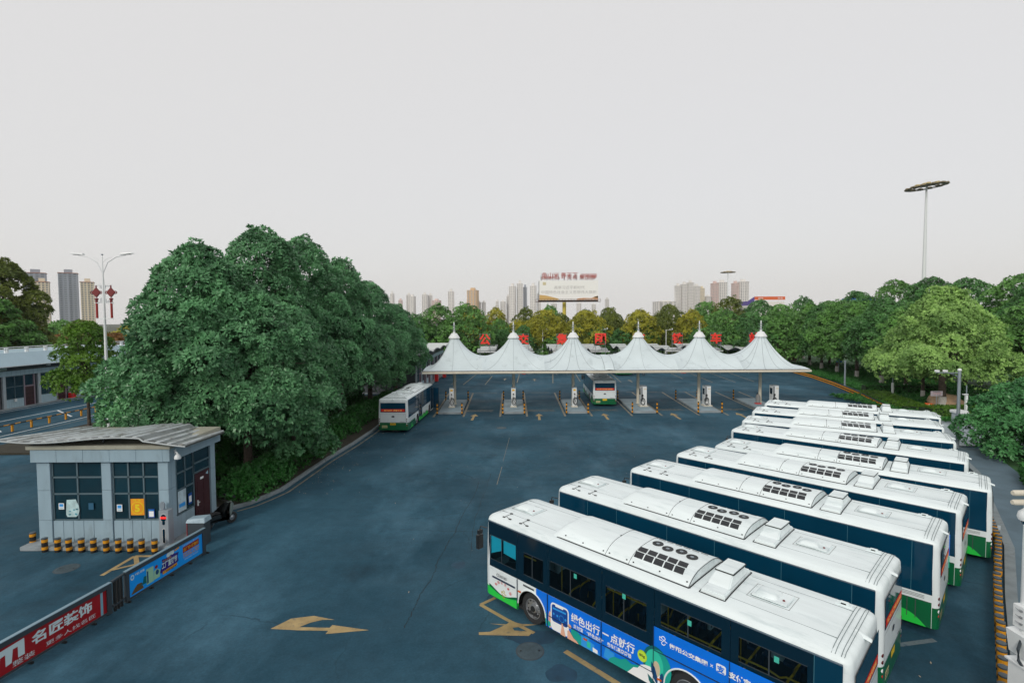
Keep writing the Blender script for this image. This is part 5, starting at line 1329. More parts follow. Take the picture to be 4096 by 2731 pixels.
# ================================================================ LEFT SERVICE BUILDING
def service_building(label, loc, n_bays, bay, side, roofstyle, name='service_building'):
    """one-storey row of rooms along Y; side=+1: its windows face +X"""
    t = thing(name, label, 'building', loc)
    Lb = n_bays * bay; D = 8.0
    MB().box(-D, -.16, 0, Lb, .1, 4.6).build('wall', mat('building_inside', (.05, .06, .07), .7), t)
    MB().box(-D - .3, .55, -.3, Lb + .3, 0, .12).build('base', M_CONC, t)
    for i in range(n_bays):
        y = i * bay
        MB().box(-.14, .05, y, y + .32, .12, 3.55).build('pillar', mat('pillar_pale', (.40, .46, .50), .5, var=.05), t, bevel=.01)
        # door and window of the bay
        d = MB().box(-.10, -.02, y + bay - 1.55, y + bay - .5, .12, 2.2).build('door', M_DOOR, t)
        dd = MB()
        for r in range(4):
            for c in range(2): dd.box(-.022, -.010, y + bay - 1.45 + c * .47, y + bay - 1.45 + c * .47 + .38, .3 + r * .46, .3 + r * .46 + .36)
        dd.build('door_panel', mat('door_panel_dark', (.03, .008, .011), .35), d)
        MB().box(-.10, .02, y + bay - 1.68, y + bay - 1.55, .12, 3.52).box(-.10, .02, y + bay - .5, y + bay - .38, .12, 3.52).box(-.10, .02, y + bay - 1.55, y + bay - .5, 2.2, 2.34).build('door_frame', mat('frame_mauve', (.26, .20, .24), .5), t)
        y0, y1 = y + .34, y + bay - 1.70
        f = MB()
        for q in (y0, (y0 + y1) / 2, y1): f.box(-.08, 0, q - .03, q + .03, 1.05, 3.5)
        for z in (1.05, 2.35, 3.5): f.box(-.08, .0, y0, y1, z - .03, z + .03)
        wo = f.build('window', mat('window_frame_grey', (0, 0, 0)), t)
        for a, b in ((y0, (y0 + y1) / 2), ((y0 + y1) / 2, y1)):
            for c, e in ((1.08, 2.32), (2.38, 3.47)): MB().face([(-.04, a + .03, c), (-.04, b - .03, c), (-.04, b - .03, e), (-.04, a + .03, e)]).build('pane', M_BPANE, wo, fix=False)
        MB().face([(-.05, y + bay - 1.5, 2.36), (-.05, y + bay - .55, 2.36), (-.05, y + bay - .55, 3.47), (-.05, y + bay - 1.5, 3.47)]).build('pane', M_BPANE, t, fix=False)
        n = 7
        for k in range(n): MB().box(-.12, -.01, y0 + (y1 - y0) * k / n + .008, y0 + (y1 - y0) * (k + 1) / n - .008, .12, 1.01).build('panel', M_CLADL, t)
    n = n_bays * 8
    for k in range(n): MB().box(-.14, .02, Lb * k / n + .008, Lb * (k + 1) / n - .008, 3.555, 4.1).build('panel', M_CLADL, t)
    MB().box(-.2, .10, -.1, Lb + .1, 4.11, 4.75).build('sign_band', mat('band_dark', (.018, .035, .045), .5), t)
    return t, Lb, D
lbld, Lb1, D1 = service_building('long low building at the left with maroon doors and a broad pale roof fascia', (-54.0, 33.6, 0), 10, 4.0 + .02, 1, 0)
MB().add([(1.5, -.6, 4.74), (1.5, Lb1 + .6, 4.74), (.2, Lb1 + .6, 6.05), (.2, -.6, 6.05), (1.4, -.6, 4.62), (1.4, Lb1 + .6, 4.62), (-9, Lb1 + .6, 5.9), (-9, -.6, 5.9)], [(0, 1, 2, 3), (0, 4, 5, 1), (3, 2, 6, 7), (0, 3, 7, 4), (1, 5, 6, 2), (4, 7, 6, 5)]).build('roof', M_FASCIA, lbld)
MB().box(1.36, 1.56, -.6, Lb1 + .6, 4.66, 4.72).build('gutter', M_METALW, lbld)
rl = MB()
for z in (6.42, 6.62): rl.tube([(-.2, -.6, z), (-.2, Lb1 + .6, z)], .05, 6)
k = 0
while k * 2.3 < Lb1: rl.box(-.28, -.12, k * 2.3, k * 2.3 + .10, 6.0, 6.6); rl.box(-.28, -.12, k * 2.3 + .25, k * 2.3 + .35, 6.0, 6.6); k += 1
rl.build('roof_rail', M_METALW, lbld)
MB().box(.10, .14, 17.2, 20.5, 4.2, 4.62).build('sign_plate', mat('sign_plate_pale', (.35, .45, .42), .5), lbld)
MB().obox((.3, 25.2, 4.35), .25, .3, .16).build('floodlight', M_METALW, lbld)
for y in (18.2, 28.2):
    fb = thing('fire_box', 'red fire hydrant box by the left building wall, ' + ('between door and window' if y > 20 else 'at the left picture edge'), 'box', (-53.9, 33.6 + y - .35, .12), 0, 'red fire boxes at the left building')
    MB().box(0, .30, 0, .85, 0, .62).build('cabinet', M_RED, fb, bevel=.02)
    p = MB()
    for q in (.12, .52): p.box(.301, .306, q, q + .22, .2, .42)
    p.build('window', mat('box_window', (.30, .02, .02), .3), fb)
wb = thing('wall_box', 'small white box on the wall beside the left maroon door', 'box', (-53.95, 33.6 + 21.2, .75)); MB().box(0, .12, 0, .25, 0, .3).build('body', M_METALW, wb)
# ---- yellow and black guard rail of the left parking bays
gr = thing('guard_rail', 'low yellow and black guard rail along the left parking bays', 'guard rail', (-42.85, 36.0, 0))
for k in range(44):
    MB().tube([(0, k * .5, .62), (0, k * .5 + .5, .62)], .055, 8).build('rail', M_YEL if k % 2 else M_SBLK, gr)
for k in range(13):
    MB().box(-.06, .06, k * 1.75 + .2, k * 1.75 + .34, 0, .57).build('post', M_YEL, gr)

# ---- depot building behind the trees, its wavy roof
dep, Lb2, D2 = service_building('depot building with wavy roof behind the left trees and canopy corner', (-12.2, 64.5, 0), 7, 3.7, 1, 1, 'depot_building')
r = MB()
r.grid(lambda u, v: (-9 + 10.2 * v, -1 + 28 * u, 4.95 + .34 * abs(math.sin(u * 28 * PI / 7)) ), 84, 2); r.grid(lambda u, v: (-9 + 10.2 * v, -1 + 28 * u, 4.85 + .34 * abs(math.sin(u * 28 * PI / 7))), 84, 2)
ro = r.build('roof', M_ROOFM, dep)
for k in range(54):
    y = -.8 + k * .52; z = 4.95 + .34 * abs(math.sin((y + 1) * PI / 7)); MB().box(-9, 1.22, y - .05, y + .05, z - .01, z + .06).build('roof_rib', mat('rib_white', (0, 0, 0)), ro)
MB().tube([(1.24, -1 + 28 * k / 84, 4.88 + .34 * abs(math.sin(28 * k / 84 * PI / 7))) for k in range(85)], .08, 5).build('roof_edge', M_DKMETAL, ro)
MB().box(.11, .17, 11, 15, 4.1, 4.72).build('sign_plate', M_DKMETAL, dep)
for k, (x, y, h, nm) in enumerate(((-11.4, 76.4, 1.1, 'round-topped red barrel by the depot wall, nearer the planter'), (-10.9, 81.5, 1.9, 'tall red fire cabinet by the depot wall under the canopy edge'))):
    f = thing('fire_box', nm, 'box', (x, y, .12)); MB().box(-.25, .25, -.35, .35, 0, h).build('cabinet', M_RED, f, bevel=.03); MB().box(-.27, .27, -.37, .37, h, h + .06).build('lid', M_DKMETAL, f)

# ================================================================ LAMPS, POSTS, SIGNS
lp = thing('street_lamp', 'tall white street lamp with two red knot ornaments at the left', 'street lamp', (-32.75, 41.0, .15))
pm = MB(); pm.tube([(0, 0, 0), (0, 0, 6.2)], .13, 12, r1=.115).tube([(0, 0, 6.2), (0, 0, 12.6)], .112, 12, r1=.07).tube([(0, 0, 12.6), (0, 0, 14.5)], .055, 8, r1=.02)
pm.build('pole', M_METALW, lp, smooth=True); MB().lathe([(.0, .12), (.09, .06), (.05, 0)], (0, 0, 14.5), 8).build('finial', M_METALG, lp)
for s in (-1, 1):
    a = MB().tube([(0, 0, 13.0), (s * .4, 0, 13.9), (s * 1.1, 0, 14.35), (s * 1.9, 0, 14.5)], .03, 6).tube([(0, 0, 13.9), (s * .35, 0, 14.2), (s * .75, 0, 14.35)], .015, 5)
    a.build('arm', M_METALW, lp, smooth=True)
    lx0, lx1 = (1.45, 2.55)
    h = MB().add([(s * 1.45, -.14, 14.52), (s * 2.55, -.10, 14.62), (s * 2.55, .10, 14.62), (s * 1.45, .14, 14.52), (s * 1.5, -.10, 14.66), (s * 2.4, -.06, 14.72), (s * 2.4, .06, 14.72), (s * 1.5, .10, 14.66)], [(3, 2, 1, 0), (4, 5, 6, 7), (0, 1, 5, 4), (1, 2, 6, 5), (2, 3, 7, 6), (3, 0, 4, 7)])
    ho = h.build('lamp_head', M_METALW, lp, bevel=.02); MB().box(min(s * 1.6, s * 2.3), max(s * 1.6, s * 2.3), -.08, .08, 14.535, 14.56).build('lens', M_DKMETAL, ho)
    cx = s * .59; M_KNOT = mat('knot_red', (.17, .010, .012), .45)
    kn = MB().prism([(cx, 11.12), (cx + .36, 11.53), (cx, 11.94), (cx - .36, 11.53)], -.06, .06, 'y').build('knot', M_KNOT, lp, bevel=.02)
    for q in (-.36, .36):
        det = MB()
        ring_ = [(cx + q + .10 * math.cos(a), 0, 11.53 + .10 * math.sin(a)) for a in (2 * PI * j / 12 for j in range(13))]; det.tube(ring_, .035, 6); det.build('knot_loop', M_KNOT, kn, smooth=True)
    det = MB()
    det.tube([(cx, 0, 11.9), (cx, 0, 12.1)], .05, 6).build('knot_stem', M_KNOT, kn, smooth=True)
    det = MB().lathe([(.06, -.1), (.14, -.03), (.14, .02), (.07, .1)], (cx, 0, 11.0), 10).tube([(cx, 0, 10.95), (cx, 0, 10.72)], .09, 8)
    det.build('knot_stem', M_KNOT, kn, smooth=True)
    MB().tube([(cx, 0, 10.68), (cx, 0, 9.48)], .085, 10).build('tassel', mat('tassel_red', (.30, .015, .012), .45), lp); MB().box(cx - .16, cx + .16, -.06, .06, 10.66, 10.74).build('clip', M_METALW, lp)
MB().box(-.14, .14, -.02, .02, 10.70, 12.15).box(-.72, .72, -.02, .02, 9.38, 9.46).box(-.68, .68, -.015, .015, 12.10, 12.13).box(-.66, .66, -.015, .015, 10.66, 10.69).build('bracket', M_METALW, lp)
fl = MB(); rr = random.Random(2)
for s in (-1, 1):
    for k in range(6):
        x = s * (.18 + .09 * k); hh = rr.uniform(.05, .28) * (1 - k / 8); fl.box(x - .012, x + .012, -.01, .01, 12.1 - hh, 12.1); fl.box(x - .012, x + .012, -.01, .01, 10.69, 10.69 + hh * 1.6)
fl.build('fretwork', M_METALG, lp)

def high_mast(x, y, h, R, label, tilt=0.0):
    t = thing('high_mast_light', label, 'light mast', (x, y, 0), 0, 'high mast lights')
    MB().tube([(0, 0, 0), (0, 0, h * .5), (0, 0, h)], .42, 12, r1=.13).build('mast', mat('mast_white', (.66, .70, .71), .4), t, smooth=True)
    M_HM = mat('mast_ring_dark', (.06, .055, .045), .5)
    rg = MB()
    for rad, z in ((R * .95, -.1), (R * .55, -.1)):
        rg.tube([(rad * math.cos(a), rad * math.sin(a), h + z + tilt * rad * math.cos(a)) for a in (2 * PI * j / 24 for j in range(25))], .06, 5)
    for j in range(8):
        a = 2 * PI * j / 8; rg.tube([(0, 0, h + .2), (R * .95 * math.cos(a), R * .95 * math.sin(a), h - .1 + tilt * R * .95 * math.cos(a))], .05, 4)
    rg.build('ring', M_HM, t)
    for j in range(12):
        a = 2 * PI * j / 12 + .2; f = MB().obox((R * .86 * math.cos(a), R * .86 * math.sin(a), h - .10 + tilt * R * .86 * math.cos(a)), R * .30, R * .24, R * .08, a, 0, .8)
        fo = f.build('floodlight', mat('flood_bronze', (.16, .13, .07), .4, metal=.3), t); MB().obox((R * .86 * math.cos(a), R * .86 * math.sin(a), h - .14 + tilt * R * .86 * math.cos(a)), R * .24, R * .2, .03, a).build('lens', M_FRIT, fo)
    MB().lathe([(R * .36, .16), (R * .34, .24), (R * .20, R * .19), (.0, R * .21)], (0, 0, h), 14, close=False).build('crown', mat('mast_crown', (.42, .34, .16), .5), t, smooth=True)
    for j in range(6):
        a = 2 * PI * j / 6; MB().obox((R * .5 * math.cos(a), R * .5 * math.sin(a), h + .2 + tilt * R * .5 * math.cos(a)), R * .28, R * .22, R * .08, a, 0, .7).build('shade', mat('mast_crown', (0, 0, 0)), t)
    return t
hm = high_mast(64.5, 80.0, 29.6, 2.75, 'tall mast with a saucer of floodlights high over the right-hand trees', .10)
high_mast(96.4, 228.0, 29.8, 3.2, 'smaller far mast with a flat ring of floodlights above the middle trees')

# camera post by the driveway
cp = thing('camera_post', 'grey post with two cameras on a side arm, beside the far row of buses', 'camera post', (31.4, 35.6, 0))
MB().tube([(0, 0, 0), (0, 0, 5.6)], .115, 12, r1=.095).build('pole', M_METALG, cp, smooth=True); MB().lathe([(.12, 0), (.13, .06), (.08, .14), (0, .16)], (0, 0, 5.58), 12, close=False).build('cap', M_METALW, cp)
MB().tube([(0, 0, 5.42), (-1.66, 0, 5.45)], .035, 6).tube([(0, 0, 5.0), (-.3, 0, 5.28), (-.72, 0, 5.40)], .02, 5).build('arm', M_METALG, cp)
for x in (-1.05, -1.62):
    MB().obox((x, -.05, 5.50), .14, .26, .15, .3).tube([(x, 0, 5.44), (x, 0, 5.52)], .03, 6).build('camera', M_METALW, cp, bevel=.01)
# near camera post at the right edge of the view
np_ = thing('camera_post', 'white post with cameras and steel boxes cut off by the right picture edge', 'camera post', (10.97, 10.6, 0))
MB().tube([(0, 0, 0), (0, 0, 5.35)], .12, 14).build('pole', M_METALW, np_, smooth=True); MB().lathe([(.13, 0), (.13, .07), (.05, .12)], (0, 0, 5.1), 12).build('cap', M_METALG, np_)
for z in (5.42, 5.62): MB().lathe([(.045, -.44), (.06, -.40), (.06, .0), (.03, .05)], (0.02, 0, z), 12, 'x').build('camera', M_CREAM, np_, smooth=True)
MB().lathe([(.05, .12), (.15, .02), (.17, -.08), (.15, -.14)], (-.20, -.12, 5.22), 16).build('camera_hood', M_METALW, np_, smooth=True); MB().lathe([(.12, 0), (.1, -.08), (0, -.12)], (-.20, -.12, 5.08), 12, close=False).build('dome', M_TINT, np_, smooth=True)
MB().box(-.22, .12, -.16, .1, 2.72, 3.20).build('junction_box', M_METALW, np_, bevel=.008)
hg = MB()
for z in (2.82, 2.96, 3.10): hg.box(-.25, -.22, -.12, -.06, z, z + .04); hg.tube([(-.25, -.09, z + .02), (-.36, -.09, z + .10)], .008, 4)
hg.build('clamp', M_STEEL, np_)
MB().add([(-.18, -.2, 2.10), (.2, -.2, 1.98), (.2, .2, 1.98), (-.18, .2, 2.10), (-.26, -.24, 2.60), (.2, -.24, 2.66), (.2, .2, 2.66), (-.26, .2, 2.60)], [(3, 2, 1, 0), (4, 5, 6, 7), (0, 1, 5, 4), (1, 2, 6, 5), (2, 3, 7, 6), (3, 0, 4, 7)]).build('lamp_box', M_METALW, np_)
MB().box(-.19, .2, -.2, .2, 1.2, 1.9).build('control_box', M_METALW, np_, bevel=.01); MB().box(-.23, .24, -.24, .24, 1.904, 1.94).build('box_lid', M_METALW, np_)
MB().tube([(-.2, -.1, 2.55), (-.28, -.1, 2.3), (-.26, -.1, 2.05), (-.16, -.1, 1.9)], .03, 6).build('conduit', M_DKMETAL, np_)

def post(name, label, cat, x, y, h, r, m, extra=None, z0=.1):
    t = thing(name, label, cat, (x, y, z0)); MB().tube([(0, 0, 0), (0, 0, h)], r, 8, r1=r * .85).build('pole', m, t, smooth=True)
    if extra: extra(t)
    return t
post('lamp_post', 'slim grey post standing in the far bollard row', 'post', 43.5, 66.3, 3.6, .12, M_METALG, lambda t: MB().lathe([(.14, 0), (.14, .06), (0, .1)], (0, 0, 3.58), 10).build('cap', M_METALG, t))
def slimlamp(t): MB().box(-.09, .09, -.09, .09, .0, 1.6).build('sleeve', M_METALW, t, bevel=.01); MB().obox((.5, 0, 2.3), .9, .12, .08).build('lamp_head', M_METALG, t)
post('garden_lamp', 'short white garden lamp on the lawn left of the light green tree', 'garden lamp', 44.6, 59.4, 2.6, .05, M_METALG, slimlamp)
post('garden_lamp', 'short white garden lamp behind the hedge right of the boulder', 'garden lamp', 40.9, 45.6, 3.1, .05, M_METALG, lambda t: (MB().box(-.09, .09, -.09, .09, .3, 2.2).build('sleeve', M_METALW, t, bevel=.01), MB().box(-.3, .1, -.1, .1, 2.25, 2.33).build('lamp_head', M_METALW, t)))
def panel(t): 
    b = MB().box(-.58, .58, -.03, .0, 1.58, 2.06).build('board', mat('notice_pink', (.40, .36, .40), .5), t)
    text('温馨提示', b, 'lettering', M_PRINTB, (-.36, -.035, 1.93), AX, UP, width=.72, height=.08)
    text('严禁停车  爱护花草', b, 'lettering', M_RED, (-.40, -.035, 1.79), AX, UP, width=.8, height=.08); text('公共草坪  请勿践踏', b, 'lettering', M_PRINTB, (-.40, -.035, 1.65), AX, UP, width=.8, height=.08)
post('notice_sign', 'pale notice board on a thin pole in front of the boulder', 'sign', 41.3, 49.3, 1.6, .035, M_METALG, panel)
rs = thing('warning_sign', 'orange red warning board lying tilted on the ground cover', 'sign', (41.4, 50.2, .35)); b_ = MB().box(-.42, .42, -.03, .0, 0, .48).build('board', mat('board_orange', (.70, .10, .01), .45), rs)
MB().prism(ell(0, .27, .10, .10, 14), -.036, -.031, 'y').build('emblem', M_PRINTW, rs); text('有电危险', rs, 'lettering', P_ORNG, (-.34, -.035, .05), AX, UP, width=.68, height=.11)
rs.rotation_euler = (-.3, .12, 0)
def bsign(t):
    b = MB().box(-.5, .5, -.04, .0, 1.9, 3.1).build('board', mat('sign_blue', (.005, .14, .52), .4), t)
    MB().prism(rrect(-.36, -.08, 2.5, 2.86, .03), -.05, -.041, 'y').build('pictogram', M_PRINTW, b); MB().box(-.28, -.16, -.055, -.05, 2.6, 2.8).build('pictogram', M_PRINTB, b)
    MB().prism([(-.1, 2.2), (.06, 2.32), (.06, 2.25), (.36, 2.25), (.36, 2.15), (.06, 2.15), (.06, 2.08)], -.05, -.041, 'y').build('arrow', M_PRINTW, b); text('公交', b, 'lettering', M_PRINTW, (.0, -.045, 2.56), AX, UP, width=.4, height=.2)
post('direction_sign', 'blue direction sign with a white arrow among the right-hand trees', 'sign', 54.0, 83.9, 2.0, .05, M_METALG, bsign)
post('no_entry_sign', 'round red no entry sign behind the canopy between 团 and 高', 'sign', 24.7, 111.8, 4.2, .06, M_METALG, lambda t: (MB().prism(ell(0, 4.45, .5, .5, 20), -.04, 0, 'y').build('disc', M_RED, t), MB().box(-.33, .33, -.06, -.045, 4.37, 4.53).build('bar', M_PRINTW, t)))
for x, y, h, lab in ((6.4, 106, 7.2, 'thin camera pole on the lawn between the characters 交 and 集'), (18.5, 105.6, 7.2, 'thin camera pole rising behind the character 团'), (32.1, 106, 7.0, 'thin camera pole just right of the character 铁')):
    def cam3(t, h=h): MB().tube([(0, 0, h - .15), (1.3, 0, h - .1)], .03, 5).build('arm', M_METALW, t); MB().obox((.8, 0, h - .05), .16, .3, .15).obox((1.25, 0, h - .05), .16, .3, .3).build('camera', M_METALW, t); MB().box(-.2, .2, -.15, .15, 2.0, 2.7).build('control_box', M_METALW, t)
    post('camera_pole', lab, 'camera post', x, y, h, .08, M_METALW, cam3)
gp_ = thing('gate_pillar', 'stubby pale stone pillar by the driveway behind the camera post', 'pillar', (37.3, 42.2, .09)); MB().box(-.35, .35, -.35, .35, 0, 1.25).build('shaft', M_APRON, gp_, bevel=.02); MB().box(-.45, .45, -.45, .45, 1.25, 1.5).build('cap', M_METALW, gp_, bevel=.04)

# boulder on the lawn
bm = bmesh.new(); bmesh.ops.create_icosphere(bm, subdivisions=4, radius=1)
from mathutils import noise as mn
for v in bm.verts:
    p = v.co.copy(); d = mn.noise(p * 1.1 + Vector((3, 1, 7))) * .38 + mn.noise(p * 2.7) * .14 + mn.noise(p * 7) * .04
    v.co = Vector((p.x * 1.75, p.y * 1.1, p.z * .95)) * (1 + d); v.co.z = max(v.co.z, -.35)
me = bpy.data.meshes.new('boulder'); bm.to_mesh(me); bm.free(); me.polygons.foreach_set('use_smooth', [True] * len(me.polygons))
me.materials.append(mat('sandstone', (.40, .27, .17), .85, var=.2, vs=1.2, bump=.8, bs=6, grime=(.22, .17, .13), gs=1.6, gthr=.5))
tag(put('boulder', me, None, (44.9, 52.4, .42)), 'big tan boulder under the light green tree', 'boulder')
bm = bmesh.new(); bmesh.ops.create_icosphere(bm, subdivisions=3, radius=.45)
for v in bm.verts: v.co *= 1 + mn.noise(v.co * 2.2) * .5; v.co.z = max(v.co.z * .7, -.12)
me = bpy.data.meshes.new('rock'); bm.to_mesh(me); bm.free(); me.materials.append(MATS['sandstone'])
tag(put('rock', me, None, (41.15, 59.6, .1)), 'small pale rock breaking the far bollard row', 'rock')

# billboard
bb = thing('billboard', 'big white roadside billboard on a yellow pole with red characters on top', 'billboard', (18.1, 176, 0))
MB().tube([(0, 0, 0), (0, 0, 15.2)], .72, 16, r1=.62).build('pole', mat('pole_yellow', (.60, .47, .07), .5), bb, smooth=True)
text('龟山米业', bb, 'lettering', mat('print_gold2', (.30, .20, .02), .5), (-.15, -.75, 11.0), (0, 0, -1), (1, 0, 0), width=2.4, height=.4)
M_BBW = mat('billboard_white', (.86, .86, .85), .5)
fp = MB().box(-8.7, 11.4, -1.7, -1.55, 15.9, 22.5).build('front_panel', M_BBW, bb)
MB().box(-8.7, 11.4, 1.55, 1.7, 15.9, 22.5).build('rear_panel', M_BBW, bb); MB().box(-8.75, -8.6, -1.55, 1.55, 15.9, 22.5).build('end_panel', M_DKMETAL, bb)
P_TAN = mat('print_tan', (.62, .40, .14), .5)
for pts, m in (([(-8.65, 15.95), (-2.0, 15.95), (-2.2, 16.4), (-4.5, 17.0), (-6.5, 17.5), (-8.65, 17.7)], P_TAN), ([(4, 15.95), (11.35, 15.95), (11.35, 17.2), (10.2, 16.9), (9, 16.5), (6.5, 16.6), (4.4, 16.4)], mat('print_peach', (.62, .34, .18), .5)), ([(9.6, 16.7), (11.35, 16.6), (11.35, 17.3), (10.4, 17.1)], P_TAN)):
    MB().face([(p[0], -1.72, p[1]) for p in pts]).build('picture', m, bb, fix=False)
for i in range(12): MB().box(6.9 + i * .28, 7.05 + i * .28, -1.76, -1.74, 16.05, 16.3).build('picture', M_PRINTW, bb)
MB().prism(rrect(-7.5, -6.4, 21.0, 22.0, .1), -1.74, -1.71, 'y').build('emblem', mat('print_buff', (.62, .55, .36), .5), bb)
PF = mat('print_faint', (.50, .50, .50), .5)
text('高举习近平新时代', bb, 'lettering', PF, (-3.6, -1.73, 19.6), AX, UP, width=10.4, height=1.15)
text('中国特色社会主义思想伟大旗帜', bb, 'lettering', PF, (-8.0, -1.73, 18.0), AX, UP, width=18.8, height=1.15)
M_BBR = mat('billboard_red', (.36, .035, .02), .5)
text('龟山米 养天下', bb, 'roof_character', M_BBR, (-7.8, -1.6, 23.3), AX, UP, width=12.2, height=2.0, bold=.01, thick=.08); text('6898888', bb, 'roof_character', M_BBR, (5.2, -1.6, 23.3), AX, UP, width=5.7, height=1.55, bold=.01, thick=.08)
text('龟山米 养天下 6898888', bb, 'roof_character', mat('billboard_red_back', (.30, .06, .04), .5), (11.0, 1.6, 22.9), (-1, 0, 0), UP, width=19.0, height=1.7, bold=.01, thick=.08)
fw = MB()
for x in range(-8, 12, 2): fw.tube([(x, 1.5, 22.4), (x, 1.5, 24.6)], .05, 4); fw.tube([(x, -1.5, 22.4), (x, -1.5, 25.2)], .05, 4)
fw.build('character_frame', M_METALG, bb)
ct = MB().box(-10, 12, -3.2, -1.8, 15.2, 15.34).box(-9, 11.6, -.5, .5, 15.3, 15.9)
for x in range(-10, 13, 1): ct.tube([(x, -3.2, 15.3), (x, -3.2, 16.2)], .04, 4)
ct.tube([(-10, -3.2, 15.75), (12, -3.2, 15.75)], .04, 4); ct.tube([(-10, -3.2, 16.2), (12, -3.2, 16.2)], .04, 4)
ct.build('catwalk', mat('catwalk_brown', (.09, .05, .04), .7), bb)
for x in (-6, -2.5, 3, 6.5, 10): MB().obox((x, -3.6, 15.2), .5, .5, .35).build('floodlight', M_DKMETAL, bb)

# market hall and car far left
mk = thing('market_hall', 'long low hall with orange fascia and blue hoarding far behind the left building', 'building', (-152, 176, 0))
MB().box(-14, 14, 0, 8, 0, 3.2).build('wall', mat('hall_wall', (.5, .35, .22), .7), mk); MB().box(-15, 15, -1, 9, 3.9, 4.3).build('roof', M_METALW, mk); MB().box(-14.5, 14.5, -.6, -.3, 2.9, 3.85).build('fascia', mat('hall_orange', (.75, .28, .08), .6), mk)
for k in range(7): MB().box(-14 + k * 4, -10.3 + k * 4, -.5, -.4, .8, 2.7).build('hoarding', mat('hoarding_blue', (.01, .12, .42), .5), mk)
cr = thing('parked_car', 'dark car glimpsed before the blue hoarding at far left', 'car', (-149.5, 168, 0))
MB().prism([(-2.2, .3), (2.2, .3), (2.25, .75), (1.5, .95), (.8, 1.5), (-1.1, 1.52), (-1.9, .98), (-2.25, .8)], -.85, .85, 'y').build('body', M_SCB, cr, bevel=.05)
MB().prism([(-1.6, .98), (1.3, .98), (.75, 1.42), (-1.05, 1.44)], -.87, .87, 'y').build('window', M_FRIT, cr)
for x in (-1.35, 1.35):
    for y in (-.8, .8): MB().lathe([(.32, -.1), (.32, .1)], (x, y, .32), 14, 'y').build('wheel', M_RUBBER, cr)

# person by the far bus: standing figure, mostly behind the canopy
def person(loc, rz, label):
    V = [(0, 0, .95), (0, 0, 1.2), (0, 0, 1.42), (0, 0, 1.52), (0, -.01, 1.62), (0, -.01, 1.74), (.10, 0, .88), (.11, .02, .48), (.12, .06, .06), (.12, -.10, .03), (-.10, 0, .88), (-.12, -.06, .48), (-.13, -.02, .06), (-.13, -.18, .03), (.2, 0, 1.4), (.26, .02, 1.12), (.24, -.06, .88), (-.2, 0, 1.4), (-.26, .02, 1.12), (-.25, -.05, .88)]
    E_ = [(0, 1), (1, 2), (2, 3), (3, 4), (4, 5), (0, 6), (6, 7), (7, 8), (8, 9), (0, 10), (10, 11), (11, 12), (12, 13), (2, 14), (14, 15), (15, 16), (2, 17), (17, 18), (18, 19)]
    R_ = [.15, .14, .15, .06, .09, .07, .10, .07, .05, .04, .10, .07, .05, .04, .065, .05, .04, .065, .05, .04]
    me = bpy.data.meshes.new('body'); me.from_pydata(V, E_, []); o = bpy.data.objects.new('tmp', me); COL.objects.link(o)
    md = o.modifiers.new('s', 'SKIN')
    for i, r in enumerate(R_): me.skin_vertices[0].data[i].radius = (r, r * (.75 if i < 3 else 1))
    me.skin_vertices[0].data[0].use_root = True; o.modifiers.new('d', 'SUBSURF').levels = 1
    m2 = bpy.data.meshes.new_from_object(o.evaluated_get(bpy.context.evaluated_depsgraph_get())); bpy.data.objects.remove(o)
    t = thing('person', label, 'person', loc, rz); m2.materials.append(mat('dark_clothes', (.02, .025, .035), .8)); put('body', m2, t)
    MB().lathe([(.0, .12), (.08, .08), (.105, 0), (.09, -.05)], (0, .01, 1.70), 10, close=False).build('hair', M_BLACK, t, smooth=True)
person((21.5, 83.0, 0), 3.0, 'person in dark clothes standing right of the far bus, legs showing under the canopy')

# ================================================================ TREES AND HEDGES
def leaf_mesh(name, tips, dirs, size, per, seed, m, droop=.35, spread=1.0, wid=.42, lob=None):
    """rosettes of pointed leaves: per leaves round every twig tip"""
    g = np.random.default_rng(seed); n = len(tips)
    T = np.repeat(tips, per, 0); D = np.repeat(dirs, per, 0); N_ = n * per
    rnd = g.normal(size=(N_, 3)); rnd -= D * (rnd * D).sum(1)[:, None]; rnd /= np.linalg.norm(rnd, axis=1)[:, None] + 1e-9
    ax = D * g.uniform(.15, .9, (N_, 1)) + rnd * spread * g.uniform(.5, 1.1, (N_, 1)); ax[:, 2] -= droop * g.uniform(.3, 1.3, N_); ax /= np.linalg.norm(ax, axis=1)[:, None]
    sd = np.cross(ax, D + g.normal(size=(N_, 3)) * .35); sd /= np.linalg.norm(sd, axis=1)[:, None] + 1e-9
    L = size * g.uniform(.65, 1.35, (N_, 1)); Wd = L * wid * .5
    base = T + rnd * L * .1
    a = base; b = base + ax * L * .5 + sd * Wd; c = base + ax * L; d = base + ax * L * .5 - sd * Wd
    V = np.stack([a, b, c, d], 1).reshape(-1, 3)
    me = bpy.data.meshes.new(name); me.vertices.add(len(V)); me.vertices.foreach_set('co', V.ravel().astype(np.float32))
    me.loops.add(N_ * 4); me.loops.foreach_set('vertex_index', np.arange(N_ * 4, dtype=np.int32))
    me.polygons.add(N_); me.polygons.foreach_set('loop_start', np.arange(0, N_ * 4, 4, dtype=np.int32))
    at = me.attributes.new('tint', 'FLOAT', 'FACE')
    if lob is None: lob = g.uniform(0, 1, n)
    tint = np.clip(np.repeat(lob, per) * .55 + np.repeat(g.uniform(0, 1, n), per) * .30 + g.uniform(0, .25, N_), 0, 1)  # random tint per bough, spread wide to make up for weak self-shadow contrast
    at.data.foreach_set('value', tint.astype(np.float32))
    me.materials.append(m); me.update(calc_edges=True); me.validate()
    return me
